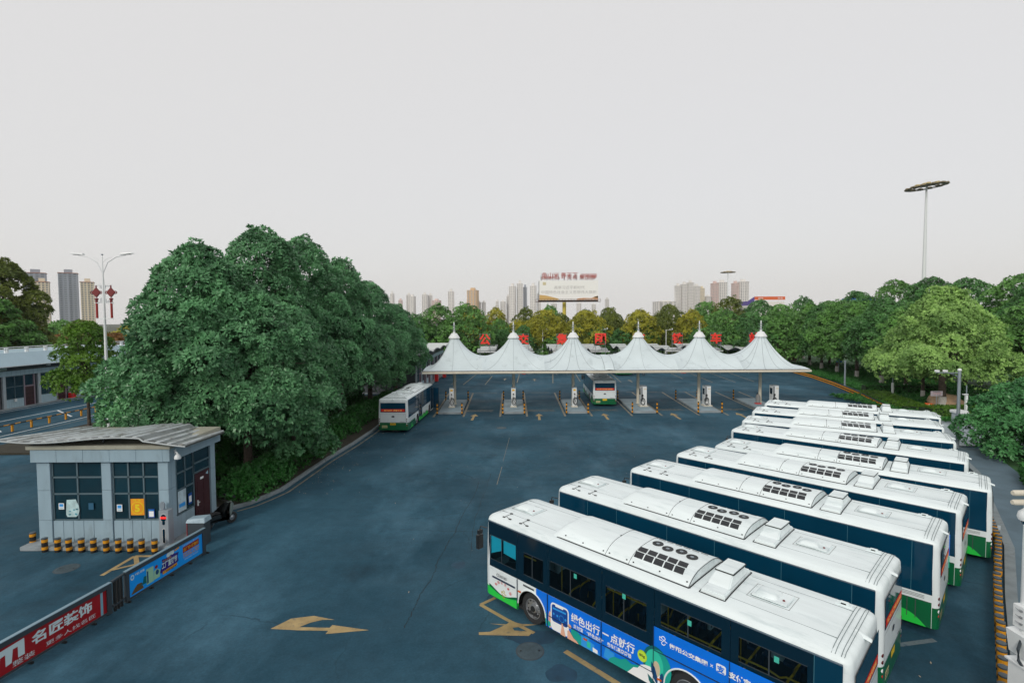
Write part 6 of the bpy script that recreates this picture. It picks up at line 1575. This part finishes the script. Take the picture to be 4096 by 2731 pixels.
def crown_points(R, zlo, zhi, seed, ntips, lobes=34, lobe_r=.34, shape=1.0, inner=.22, taper=.0, skirt=.2):
    """twig tips on a heap of boughs; local origin at the foot of the tree"""
    g = np.random.default_rng(seed); H_ = zhi - zlo; C = []
    for i in range(lobes):
        u = (i + .5) / lobes; th = i * 2.39996 + g.uniform(-.3, .3)
        zz = u; rr = R * (math.sin(PI * min(1, max(.0, skirt + (1 - skirt) * zz ** shape))) ** .62) * g.uniform(.58, .98) * (1 - taper * zz)
        lr = R * lobe_r * g.uniform(.6, 1.35) * (1.1 - .35 * zz)
        C.append((rr * math.cos(th), rr * math.sin(th), zlo + lr * .6 + (H_ - lr * 1.25) * zz, lr))
    for i in range(int(lobes * .5)):                      # small sprigs breaking the outline
        c = C[g.integers(0, lobes)]; a = g.uniform(0, 2 * PI); e = g.uniform(.1, 1.3); lr = R * g.uniform(.045, .085)
        C.append((c[0] + math.cos(a) * math.cos(e) * c[3] * 1.05, c[1] + math.sin(a) * math.cos(e) * c[3] * 1.05, c[2] + math.sin(e) * c[3] * 1.02, lr))
    C.append((0, 0, zhi - R * .42, R * .42)); C.append((0, 0, zlo + H_ * .5, R * .60))
    C = np.array(C); w = C[:, 3] ** 2; k = g.choice(len(C), int(ntips * 2.6), p=w / w.sum())
    d = g.normal(size=(len(k), 3)); d[:, 2] = d[:, 2] + .55; d /= np.linalg.norm(d, axis=1)[:, None]
    sc_ = np.array([1, 1, .74]); P = C[k, :3] + d * sc_ * C[k, 3:4] * g.uniform(.86, 1.06, (len(k), 1))
    keep = (d[:, 2] > -.30) | (g.uniform(size=len(P)) < .25)
    for c in C:
        q = np.linalg.norm((P - c[:3]) / sc_, axis=1) < c[3] * .80
        keep &= ~(q & (g.uniform(size=len(P)) > inner))
    P, d = P[keep][:ntips], d[keep][:ntips]
    out = P - np.array([0, 0, zlo + H_ * .35]); out /= np.linalg.norm(out, axis=1)[:, None] + 1e-9
    d = d * .75 + out * .35; d /= np.linalg.norm(d, axis=1)[:, None]
    lob = g.uniform(0, 1, len(C))[k][keep][:ntips]
    return P, d, C, lob
def trunk_mesh(h, r, C, seed, lean=.0, limbs=7):
    g = random.Random(seed); mb = MB()
    top = (g.uniform(-.3, .3) + lean, g.uniform(-.3, .3), h)
    path = [(0, 0, -.05), (top[0] * .2, top[1] * .2, h * .35), (top[0] * .6, top[1] * .6, h * .7), top]
    mb.tube(path, r * 1.12, 10, r1=r * .62)
    idx = sorted(range(len(C)), key=lambda i: g.random())[:limbs]
    for i in idx:
        c = C[i]; s = h * g.uniform(.55, 1.0); k = s / h; b = Vector((top[0] * k, top[1] * k, s)); e = Vector(c[:3]) * .92; e.z = max(e.z, s + .3)
        mid = (b + e) / 2 + Vector((g.uniform(-.2, .2), g.uniform(-.2, .2), .25)); mb.tube([b, mid, e], r * .42, 6, r1=r * .10)
    return mb.mesh('trunk', M_BARK)
LM_DARK = leaf_mat('leaf_camphor', (.008, .052, .024), (.205, .50, .222), .22, .36)
LM_MID = leaf_mat('leaf_mid_green', (.013, .066, .020), (.21, .47, .105), .22, .4)
LM_LIGHT = leaf_mat('leaf_light_green', (.030, .12, .024), (.44, .70, .20), .26)
LM_YEL = leaf_mat('leaf_sun_yellow', (.065, .105, .012), (.56, .53, .055), .28)  # warm low sun on the far treetops is put into this leaf colour
LM_OLIVE = leaf_mat('leaf_olive', (.045, .085, .018), (.22, .27, .045), .28)
LM_ORANGE = leaf_mat('leaf_rust', (.13, .06, .018), (.32, .17, .045), .25)
LM_AUT = leaf_mat('leaf_autumn', (.012, .055, .022), (.13, .23, .045), .28)
LM_HEDGE = leaf_mat('leaf_hedge', (.010, .075, .018), (.055, .24, .040), .2)
LM_DEEP = leaf_mat('leaf_deep_green', (.009, .050, .018), (.14, .36, .10), .22, .4)
LM_BUSH = leaf_mat('leaf_bush', (.007, .064, .026), (.13, .40, .13), .2, .38)
LM_LIME = leaf_mat('leaf_lime', (.045, .14, .016), (.15, .30, .03), .28)

def tree(label, x, y, R, zlo, zhi, m, tips, per, size, seed, group=None, trunk_r=.22, z0=.12, lobes=34, lobe_r=.34, shape=1.0, name='broadleaf_tree', limbs=7, lime=False, droop=.35, trunk=True, taper=.15, skirt=.2):
    t = None if not trunk else thing(name, label, 'tree', (x, y, z0), 0, group)
    P, D, C, lob = crown_points(R, zlo, zhi, seed, tips, lobes, lobe_r, shape, taper=taper, skirt=skirt)
    me = leaf_mesh('crown', P, D, size, per, seed + 1, m, droop, lob=lob)
    if not trunk: return tag(put(name, me, None, (x, y, z0)), label, name, group)
    put('crown', me, t)
    if trunk:
        tr = put('trunk', trunk_mesh(zlo + (zhi - zlo) * .45, trunk_r, C, seed, limbs=limbs), t)
        if lime: MB().tube([(0, 0, 0), (0, 0, 1.15)], trunk_r * 1.2 + .02, 10, r1=trunk_r * 1.08 + .02).build('lime_band', M_LIMEW, tr, smooth=True)
    return t
def again(src, label, x, y, s=1.0, sz=None, rz=0, z0=.12, m=None):
    c = copy_tree(src, (x, y, z0), rz, label); c.scale = (s, s, sz or s)
    if m:
        for ch in c.children:
            if ch.name.startswith('crown'):
                ch.data = crown_variant(ch.data, m)
    return c
VAR = {}
def crown_variant(me, m):
    k = (me.name, m.name)
    if k not in VAR: VAR[k] = me.copy(); VAR[k].name = 'crown'; VAR[k].materials[0] = m
    return VAR[k]

PG = 'dark camphor trees in the left planter'
tree('broad dark green tree at the left end of the planter, right behind the booth roof', -17.5, 28.5, 4.9, 2.5, 13.4, LM_DARK, 13500, 7, .22, 11, PG, .26, .15, 78, .225, taper=.38, skirt=.34)
ta = tree('dark green tree in the planter just behind the booth, lowest boughs over the kerb', -15.7, 29.9, 4.6, 2.7, 11.4, LM_DARK, 10500, 7, .21, 12, PG, .24, .15, 66, .235, taper=.25, skirt=.28)
tb = tree('tallest dark green tree of the planter, its top highest against the sky', -18.0, 37.0, 5.2, 1.9, 15.9, LM_DARK, 12500, 7, .23, 13, PG, .28, .15, 74, .225, taper=.3, skirt=.26)
again(tb, 'dark green tree behind the tallest one of the planter', -17.6, 42.8, .98, 1.02, 2.2, .15)
again(ta, 'dark green tree of the planter standing over the bus at its left', -16.4, 48.6, 1.08, 1.30, 1.3, .15)
again(tb, 'dark green tree of the planter next to last before the canopy', -15.4, 54.8, .88, .84, 4.1, .15)
again(ta, 'last dark green tree of the planter, beside the canopy corner', -14.0, 60.8, .92, .96, 3.3, .15)
again(ta, 'dark green tree at the far left of the planter, behind the broad one', -21.6, 37.5, 1.0, 1.1, 5.0, .15)
tree('low-boughed dark tree of the planter, its leaves hanging almost to the kerb', -13.9, 32.2, 2.6, .5, 7.2, LM_DARK, 3800, 7, .20, 14, PG, .12, .15, 34, .28, skirt=.4)
tree('light green tree with thin boughs beside the lantern lamp', -36.0, 43.0, 2.7, 2.4, 9.3, LM_LIME, 2600, 7, .24, 21, None, .13, .15, 22, .36, name='young_tree', limbs=9)
again(bpy.data.objects['young_tree'], 'yellowish young tree behind the lantern lamp', -36.6, 52.0, .9, .95, 2.0, .15, LM_LIGHT)
tl_ = tree('big dark tree with autumn leaves at the left picture edge', -75.5, 76, 5.2, 2.0, 18.4, LM_OLIVE, 5200, 8, .48, 31, None, .35, .1, 44, .28)
again(tl_, 'dark green tree behind the left building at the picture edge', -73.5, 72, .95, .70, 2.5, .1, LM_MID)

# far crowns: a few models, copied
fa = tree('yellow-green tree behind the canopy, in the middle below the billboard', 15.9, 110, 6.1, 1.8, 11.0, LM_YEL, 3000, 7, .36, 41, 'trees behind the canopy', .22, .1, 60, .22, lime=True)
fb = tree('tall green tree filling the gap left of the first canopy peak', -9.0, 101, 5.7, 1.2, 12.4, LM_MID, 3000, 7, .36, 42, 'trees behind the canopy', .24, .1, 64, .21, lime=True)
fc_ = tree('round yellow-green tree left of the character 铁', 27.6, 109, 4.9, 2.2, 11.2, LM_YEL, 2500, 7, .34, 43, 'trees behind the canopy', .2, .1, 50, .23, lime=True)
BT = [(-15.0, 101, 5.7, 12.3, fb, LM_MID, 'tall green tree behind the canopy, leftmost beside the planter trees'),
      (-18.6, 98, 4.2, 10.4, fc_, LM_DEEP, 'small dark tree between the planter trees and the tall green trees'),
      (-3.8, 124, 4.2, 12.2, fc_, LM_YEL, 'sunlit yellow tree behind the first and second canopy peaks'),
      (-2.6, 110, 3.6, 9.4, fb, LM_MID, 'low green tree just left of the second canopy peak'),
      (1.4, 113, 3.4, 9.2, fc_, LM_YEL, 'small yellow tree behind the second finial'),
      (3.2, 128, 4.2, 12.2, fb, LM_OLIVE, 'olive tree behind the character 交'),
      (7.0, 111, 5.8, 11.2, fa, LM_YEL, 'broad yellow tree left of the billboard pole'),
      (9.9, 130, 4.2, 12.8, fc_, LM_MID, 'green tree behind the broad yellow tree left of the billboard pole'),
      (24.3, 128, 5.0, 12.0, fa, LM_OLIVE, 'olive tree behind the fourth canopy peak'),
      (22.6, 115, 3.8, 10.6, fc_, LM_OLIVE, 'olive brown tree between the yellow trees'),
      (33.2, 112, 4.2, 10.6, fb, LM_OLIVE, 'olive tree with bare twigs right of the character 高'),
      (38.5, 124, 5.0, 12.6, fa, LM_OLIVE, 'brownish tree below the row of white towers'),
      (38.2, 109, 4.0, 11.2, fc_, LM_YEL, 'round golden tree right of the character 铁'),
      (47.4, 125, 5.4, 13.2, fa, LM_MID, 'green tree behind the fifth canopy peak'),
      (51.3, 120, 6.0, 14.3, fb, LM_OLIVE, 'sunlit tree at the foot of the far light mast'),
      (41.8, 100, 5.2, 11.0, fb, LM_MID, 'green tree behind the character 车'),
      (45.6, 97, 4.6, 10.3, fa, LM_DEEP, 'dark green tree behind the last canopy peak, left of it'),
      (50.2, 96, 4.8, 10.6, fb, LM_MID, 'green tree right of the last canopy peak'),
      (59.3, 122, 5.4, 13.4, fa, LM_DEEP, 'dark tree below the orange roof sign'),
      (66.5, 116, 5.4, 13.9, fb, LM_DEEP, 'dark tree right of the orange roof sign'),
      (12.0, 122, 4.0, 10.6, fb, LM_OLIVE, 'olive tree directly behind the billboard pole'),
      (-9.5, 120, 4.6, 11.8, fa, LM_YEL, 'sunlit tree peeping over the tall green trees'),
      (18.5, 127, 4.2, 11.6, fc_, LM_OLIVE, 'olive tree right of the billboard pole'),
      (31.0, 126, 4.2, 11.2, fb, LM_OLIVE, 'olive leaved tree behind the golden trees'),
      (43.5, 113, 3.8, 10.2, fc_, LM_MID, 'small green tree between the golden tree and the character 车'),
      (56.0, 106, 5.2, 12.0, fa, LM_MID, 'green tree in front of the dark trees at the right end')]
rr = random.Random(5)
OW = 'first second third fourth fifth sixth seventh eighth ninth tenth eleventh twelfth thirteenth fourteenth fifteenth'.split()
for i_ in range(15):
    x_ = -17 + i_ * 5.1 + rr.uniform(-1, 1)
    BT.append((x_, 106.8 + rr.uniform(-.6, 2.0), rr.uniform(2.8, 3.9), rr.uniform(5.6, 8.2), (fa, fb, fc_)[i_ % 3], (LM_DEEP, LM_MID, LM_OLIVE, LM_DEEP)[i_ % 4], f'low dark tree under the taller crowns behind the canopy, {OW[i_]} from the left'))
REF = {fa.name: (6.1, 11.0), fb.name: (5.7, 12.4), fc_.name: (4.9, 11.2)}
for x, y, R, zt, src, m, lab in BT:
    r0, z0_ = REF[src.name]; o_ = again(src, lab, x, y, R / r0, zt / z0_, rr.uniform(0, 6.2), .1, m); o_.scale.x *= rr.uniform(.85, 1.15); o_.rotation_euler.x = rr.uniform(-.04, .04)
# right-hand row along the lawn, whitewashed trunks
ra = tree('fourth green tree from the near end of the right-hand lawn row', 52.6, 77.4, 4.6, 2.2, 11.6, LM_MID, 4200, 7, .30, 51, 'trees in a row along the right-hand lawn', .24, .1, 70, .22, lime=True)
for i, (x, y, s, h, m, lab) in enumerate([(57.3, 97.8, 1.0, 1.02, LM_MID, 'farthest tree of the right-hand lawn row'), (55.7, 91.4, .98, 1.0, LM_DEEP, 'second farthest tree of the right-hand lawn row'), (54.3, 84.8, 1.0, 1.02, LM_MID, 'tree of the right-hand lawn row by the blue direction sign'),
        (51.3, 70.4, 1.02, 1.02, LM_DEEP, 'tree of the right-hand lawn row just left of the big light green tree'), (48.7, 62.7, .9, .92, LM_MID, 'tree of the right-hand lawn row half behind the big light green tree'), (46.7, 57.6, .75, .82, LM_LIGHT, 'smaller light green tree whose trunk stands left of the boulder')]):
    again(ra, lab, x, y, s, h, i * 1.1, .1, m)
rbk = tree('tall dark tree on the skyline right of the tall light mast', 63.0, 70.5, 5.6, 2.0, 14.6, LM_DEEP, 4600, 7, .34, 61, 'tall trees on the right skyline', .26, .1, 38, .28)
for i, (x, y, s, h, m, lab) in enumerate([(62.5, 100, .95, .86, LM_MID, 'lowest tree of the right skyline, at its far end'), (62.4, 92, 1.0, .96, LM_DEEP, 'skyline tree below the small blue roof'), (63.5, 84, 1.05, 1.05, LM_MID, 'skyline tree left of the tall light mast'), (63.2, 77, 1.0, 1.04, LM_DEEP, 'skyline tree at the foot of the tall light mast'),
        (63.5, 63.5, 1.05, 1.0, LM_MID, 'skyline tree second from the right edge'), (60.5, 57, 1.05, .97, LM_DEEP, 'skyline tree at the right picture edge'), (53.5, 52.5, .9, .74, LM_MID, 'dark tree close behind the big light green tree at the right edge'), (58.5, 48, .9, .80, LM_DEEP, 'dark tree at the right edge above the bushes')]):
    again(rbk, lab, x, y, s, h, i * .9 + .4, .1, m)
tree('big light green tree standing over the boulder', 43.9, 51.7, 6.3, 2.4, 12.3, LM_LIGHT, 10000, 7, .24, 71, None, .32, .1, 64, .23, lime=True, taper=.42, skirt=.36)
bs = tree('dark glossy bush at the right edge beyond the camera post', 34.6, 32.6, 4.2, -.2, 5.4, LM_BUSH, 7000, 7, .24, 81, None, .1, .1, 60, .23, name='bush', trunk=False)
tree('yellow-green bush in front of the dark bush at the right edge', 33.3, 28.6, 2.2, -.2, 3.6, LM_LIME, 2600, 7, .22, 82, None, .1, .1, 34, .27, name='bush', trunk=False)
rs_ = tree('rust coloured conical bush on the far lawn right of the canopy', 56.0, 103.5, 1.9, .1, 5.0, LM_ORANGE, 600, 8, .3, 83, None, .1, .1, 18, .34, name='bush', trunk=False)
# shrubs in the left planter

sb_ = tree('low dark shrub under the planter trees, nearest the booth', -14.5, 26.5, .95, 0, 1.1, LM_HEDGE, 420, 8, .17, 91, 'low shrubs under the planter trees', .05, .15, 14, .4, name='shrub', trunk=False)
for i in range(26):
    y = 27.3 + i * 1.3; again(sb_, 'low dark shrub under the planter trees along the kerb', -13.9 + .03 * i - rr.uniform(0, 1.2), y, rr.uniform(.8, 1.25), rr.uniform(.8, 1.4), rr.uniform(0, 6), .15)
for i in range(10): again(sb_, 'low dark shrub under the planter trees along the kerb', -17.5 - rr.uniform(0, 3), 26.8 + i * 1.5, 1.2, 1.3, rr.uniform(0, 6), .15)
# hedges: clipped boxes of leaves
def hedge(label, pts, w, h, m, seed, dens=55, size=.13, z0=.1):
    g = np.random.default_rng(seed); T = []; D = []
    core = MB()
    for a, b in zip(pts[:-1], pts[1:]):
        a, b = np.array(a), np.array(b); d = b - a; L = np.linalg.norm(d); t = d / L; n = np.array([-t[1], t[0]])
        k = int(L * (w + 2 * h) * dens); u = g.uniform(0, L, k); s = g.uniform(0, w + 2 * h, k)
        off = np.where(s < h, -w / 2, np.where(s < h + w, s - h - w / 2, w / 2)); z = np.where(s < h, s, np.where(s < h + w, h, w + 2 * h - s))
        nd = np.stack([np.where(s < h, -n[0], np.where(s < h + w, 0, n[0])), np.where(s < h, -n[1], np.where(s < h + w, 0, n[1])), np.where((s >= h) & (s < h + w), 1., .25)], 1)
        P = a[None] + np.outer(u, t) + np.outer(off, n); T.append(np.column_stack([P, z + z0 + g.normal(0, .05, k)])); D.append(nd / np.linalg.norm(nd, axis=1)[:, None])
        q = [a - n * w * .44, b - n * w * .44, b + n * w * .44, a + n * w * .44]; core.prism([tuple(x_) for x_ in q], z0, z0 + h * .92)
    T, D = np.concatenate(T), np.concatenate(D); c0 = T.mean(0); c0[2] = 0
    me = leaf_mesh('foliage', T - c0, D, size, 6, seed, m, .2)
    t = thing('hedge', label, 'hedge', tuple(c0)); put('foliage', me, t)
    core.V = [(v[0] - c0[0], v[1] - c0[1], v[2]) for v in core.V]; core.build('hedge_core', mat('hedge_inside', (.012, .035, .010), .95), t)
hp = offs(KL, 2.7)
hedge('dark green hedge along the pavement behind the bus tails at the right', hp[0:6], 1.4, .9, LM_HEDGE, 101, 34, .17)
hedge('tall dark shrubbery closing the back of the left planter', [(-20.6, 29), (-20.2, 45), (-19.0, 61)], 2.2, 2.3, LM_HEDGE, 107, 16, .26)
hedge('clipped box hedge behind the driveway kerb, in front of the boulder', [(38.0, 46.6), (44, 46.6)], 1.6, .95, LM_LIME, 102, 60, .14)
hedge('low bright ground-cover hedge along the lawn edge', [(39.6, 49.5), (41.6, 56), (43.2, 60.5)], 2.6, .5, LM_LIME, 103, 40, .15)
hedge('dark clipped hedge across the lawn under the right-hand trees', [(43.2, 62.3), (47, 61.6), (52, 60.5)], 1.2, 1.0, LM_HEDGE, 104, 30, .18)
hedge('long low hedge on the far lawn behind the canopy', [(-20, 105.9), (52, 105.9)], 1.2, 1.0, LM_HEDGE, 105, 9, .3)
hedge('low dark hedge line on the lawn beyond the right-hand row', [(50, 92), (56.5, 106)], 1.0, .8, LM_HEDGE, 106, 12, .25)
# ground cover over the lawn nearest the kerb
g = np.random.default_rng(111); n = 26000
u, v = g.uniform(0, 1, n), g.uniform(0, 1, n) ** 1.3
def on_lawn(u, v):
    k = u * (len(KH3) - 1); i = np.minimum(k.astype(int), len(KH3) - 2); f = k - i; K = np.array(KH3)
    p = K[i] * (1 - f)[:, None] + K[i + 1] * f[:, None]; p = p + np.column_stack([v * 16, v * 2 * 0])
    return p
P = on_lawn(u, v); T = np.column_stack([P, np.full(n, .12) + g.uniform(0, .18, n)]); D = np.tile([0, 0, 1.], (n, 1)) + g.normal(0, .25, (n, 3)); D /= np.linalg.norm(D, axis=1)[:, None]
P2 = np.column_stack([g.uniform(37.5, 56, 9000), g.uniform(47.4, 60, 9000)]); T2 = np.column_stack([P2, .12 + g.uniform(0, .25, 9000)]); D2 = np.tile([0, 0, 1.], (9000, 1)) + g.normal(0, .3, (9000, 3)); D2 /= np.linalg.norm(D2, axis=1)[:, None]
stuff(put('ground_cover', leaf_mesh('ground_cover', np.concatenate([T, T2]), np.concatenate([D, D2]), .22, 4, 112, LM_HEDGE, -.1)))
# leaf litter and low plants under the planter trees
n = 9000; T = np.column_stack([g.uniform(-22.3, -12.9, n), g.uniform(25.2, 60, n), .16 + g.uniform(0, .22, n)]); D = np.tile([0, 0, 1.], (n, 1)) + g.normal(0, .35, (n, 3)); D /= np.linalg.norm(D, axis=1)[:, None]
stuff(put('ground_cover', leaf_mesh('ground_cover', T, D, .16, 4, 113, LM_HEDGE, -.1)))
# fallen leaves and scraps on the asphalt, thickest along the kerb
n = 700; xs_ = np.where(g.uniform(size=n) < .6, -12.0 + g.exponential(.8, n), g.uniform(-12, 30, n)); ys_ = np.where(xs_ < -6, g.uniform(27, 60, n), g.uniform(12, 60, n))
T = np.column_stack([xs_, ys_, np.full(n, .012)]); D = np.tile([0, 0, 1.], (n, 1))
stuff(put('leaf_litter', leaf_mesh('leaf_litter', T, D, .075, 1, 131, leaf_mat('leaf_dry', (.16, .11, .05), (.42, .40, .34), .1), 0)))
# bushes far left behind the building
fl_ = tree('olive bush-like tree far behind the left building, below the towers', -118, 140, 6, 1, 9.6, LM_OLIVE, 900, 7, .7, 121, 'trees far behind the left building', .2, .1, 24, .32)
for x, y, s, h, m, lab in ((-104, 138, .9, .85, LM_YEL, 'yellowish tree far left, between lantern lamp and towers'), (-93, 136, 1, .95, LM_OLIVE, 'olive tree far left just behind the lantern lamp'), (-128, 128, .9, .72, LM_ORANGE, 'red leaved tree far left in front of the olive ones'),
                        (-114, 127, .8, .62, LM_ORANGE, 'red leaved tree far left beside the young tree'), (-133, 150, 1.1, 1.0, LM_MID, 'green tree far left beside the autumn tree'), (-100, 128, .8, .66, LM_ORANGE, 'rust coloured tree far left above the blue hoarding')):
    again(fl_, lab, x, y, s, h, rr.uniform(0, 6), .1, m)

# ================================================================ FAR TOWERS
def tower(x, y, w, d, h, rot, wallm, label, floors=None, roof=None, bays=4, balcony=True, group='apartment towers on the horizon', winm=None):
    t = thing('apartment_tower', label, 'tower', (x, y, 0), rot, group)
    floors = floors or max(8, round(h / 3.0)); fh = h / floors
    MB().box(-w / 2, w / 2, -d / 2, d / 2, 0, h).build('wall', wallm, t)
    winm = winm or (mat('tower_window', (.16, .19, .22), .3) if y < 900 else mat('tower_window_hazed', (.36, .37, .38), .3))  # far tower windows are paler: haze fade put into their colour
    wi = MB(); sl = MB()
    for side in (0, 1):
        L_, off = (w, -d / 2) if side == 0 else (d, -w / 2)
        n = max(2, round(L_ / (w / bays)))
        for k in range(n):
            a = -L_ / 2 + L_ * (k + .22) / n; b = -L_ / 2 + L_ * (k + .78) / n
            for f in range(1, floors):
                z0, z1 = f * fh + fh * .25, f * fh + fh * .8
                q = [(a, off - .03, z0), (b, off - .03, z0), (b, off - .03, z1), (a, off - .03, z1)] if side == 0 else [(off - .03, a, z0), (off - .03, b, z0), (off - .03, b, z1), (off - .03, a, z1)]
                wi.face(q)
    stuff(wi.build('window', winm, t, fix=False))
    if balcony:
        for k in range(bays):
            if k % 2 == 0:
                a, b = -w / 2 + w * (k + .1) / bays, -w / 2 + w * (k + .9) / bays
                for f in range(1, floors): sl.box(a, b, -d / 2 - 1.2, -d / 2 - .02, f * fh, f * fh + .35)
        for f in range(0, floors, 4): sl.box(-w / 2 - .15, w / 2 + .15, -d / 2 - .25, d / 2, f * fh - .2, f * fh + .2)
        stuff(sl.build('balcony', wallm, t))
    rm = roof or wallm
    MB().box(-w * .2, w * .22, -d * .25, d * .25, h, h + fh * 1.8).build('roof_house', wallm, t)
    MB().box(-w / 2 - .6, w / 2 + .6, -d / 2 - .8, d / 2 + .6, h, h + .7).build('roof', rm, t)
    return t
TW = mat('tower_white', (.74, .72, .69), .6); TC = mat('tower_cream', (.72, .64, .48), .6); TG = mat('tower_grey', (.30, .34, .40), .6); TO = mat('tower_orange', (.62, .42, .22), .6); TP = mat('tower_pink', (.66, .50, .46), .6)
TR = mat('tower_roof_red', (.34, .12, .06), .7)
for x, y, w, d, h, c, lab in ((-652, 700, 22, 14, 76, TG, 'leftmost dark apartment tower, half hidden by the autumn tree'), (-612, 706, 20, 15, 76, TG, 'taller grey tower behind the cream one at the left'), (-634, 690, 15, 12, 63, TC, 'cream tower with bright left faces, in front of the grey ones'), (-581, 700, 14, 13, 63, TC, 'single cream and grey tower between the others and the lantern lamp')):
    tower(x, y, w, d, h, .62, c, lab, roof=TR, bays=4)
mid = [(-351, 86, 10, TW), (-330, 68, 11, TP), (-308, 84, 15, TW), (-292, 78, 16, TW), (-258, 84, 15, TW), (-244, 83, 13, TW), (-221, 66, 22, TP), (-180, 93, 17, TW), (-134, 60, 12, TW), (-114, 95, 29, TO), (-96, 60, 9, TW), (-84, 61, 11, TW), (-43, 63, 7, TW), (-26, 62, 16, TW), (-11, 78, 9, TW), (2, 106, 18, TW), (24, 115, 18, TW), (40, 105, 10, TG), (63, 107, 17, TW), (81, 85, 10, TW), (126, 55, 15, TW), (197, 55, 13, TW), (243, 52, 11, TW), (285, 68, 10, TW)]
NM = ['faint narrow tower at the left end of the middle skyline, half behind the planter trees', 'low pinkish tower second from the left end of the middle skyline', 'white tower left of the paired slab with a pale bridge, over the tall green trees', 'white slab beside the pinkish low tower, its twin on the left',
      'white tower of the second pair on the skyline, its left half', 'white tower of the second pair on the skyline, its right half', 'low wide pink block between the second pair and the lone white tower', 'lone white tower standing left of the orange brown one',
      'short pale tower at the left foot of the orange brown one', 'orange brown tower, the only warm one on the middle skyline', 'short pale tower at the right foot of the orange brown one', 'small white tower second to the right of the orange brown one',
      'thin faint tower midway between the orange brown tower and the billboard group', 'short white tower left of the billboard group of tall towers', 'thin tower leaning on the left of the billboard group', 'tall white tower, left end of the billboard group', 'tallest white tower, just left of the billboard', 'narrow grey tower in the middle of the billboard group', 'white tower directly beside the left edge of the billboard', 'low pale tower tucked behind the left edge of the billboard',
      'pale block seen under the left half of the billboard', 'pale block seen right of the billboard pole', 'pale block under the right end of the billboard', 'pale lone tower right of the billboard']
for i, (x, h, w, c) in enumerate(mid):
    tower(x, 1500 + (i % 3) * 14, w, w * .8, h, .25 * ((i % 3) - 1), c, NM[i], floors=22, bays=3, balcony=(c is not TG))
rt = [(300, 42, 38, TW, 'wide low pale block left of the white tower cluster'), (325, 73, 10, TW, 'leftmost tower of the white cluster at the right'), (337, 76, 11, TW, 'second tower of the white cluster at the right'), (349, 79, 11, TW, 'tallest middle tower of the white cluster at the right'), (361, 72, 12, TW, 'fourth tower of the white cluster at the right'), (372, 68, 9, TC, 'rightmost brownish tower of the white cluster'), (384, 52, 10, TW, 'low block right of the white tower cluster'),
      (397, 77, 12, TP, 'narrow brown striped tower left of the far light mast'), (411, 79, 16, TW, 'white tower left of the far light mast'), (437, 77, 11, TP, 'brown striped tower right of the far light mast'), (452, 80, 18, TW, 'white tower right of the far light mast')]
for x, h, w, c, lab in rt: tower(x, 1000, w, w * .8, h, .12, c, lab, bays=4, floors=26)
# roofs glimpsed over the right-hand trees
st_ = thing('store_building', 'flat roofed store with an orange red sign band over the right-hand trees', 'building', (124, 250, 0))
MB().box(-5, 9.5, 0, 20, 0, 17.4).build('wall', TW, st_); MB().box(-5.2, 9.7, -.4, -.05, 18.3, 19.9).build('sign_band', mat('band_orange', (.66, .13, .04), .5), st_)
MB().add([(-9.5, -2, 15.5), (-5.3, -.4, 17.4), (-5.3, -.4, 19.9), (-9.5, -2, 17.6), (-9.5, 8, 15.5), (-9.5, 8, 17.6)], [(0, 1, 2, 3), (0, 3, 5, 4)]).build('sign_band', mat('band_purple', (.10, .07, .30), .5), st_)
text('超市', st_, 'lettering', M_PRINTW, (-3.5, -.5, 18.6), AX, UP, width=2.4, height=.9); text('百货', st_, 'lettering', M_PRINTW, (6, -.5, 18.6), AX, UP, width=2.4, height=.9)
bl_ = thing('store_building', 'small blue roof edge peeping over the right-hand skyline', 'building', (139, 200, 0)); MB().box(-3, 3, 0, 10, 0, 15.9).build('wall', TW, bl_); MB().box(-3.2, 3.2, -.3, 10, 15.9, 17.2).build('roof', mat('roof_blue', (.01, .12, .40), .5), bl_)
HAZE = True
if HAZE:
    hb = MB().box(-1500, 1500, -260, 1900, -2.5, 140)
    hm_ = bpy.data.materials.new('haze'); hm_.use_nodes = True; nt = hm_.node_tree
    nt.nodes.remove(nt.nodes['Principled BSDF']); pv = nt.nodes.new('ShaderNodeVolumePrincipled')
    pv.inputs['Color'].default_value = (.97, .97, .97, 1); pv.inputs['Density'].default_value = .00012; pv.inputs['Anisotropy'].default_value = .2
    nt.links.new(pv.outputs[0], nt.nodes['Material Output'].inputs['Volume'])
    stuff(hb.build('haze', hm_))
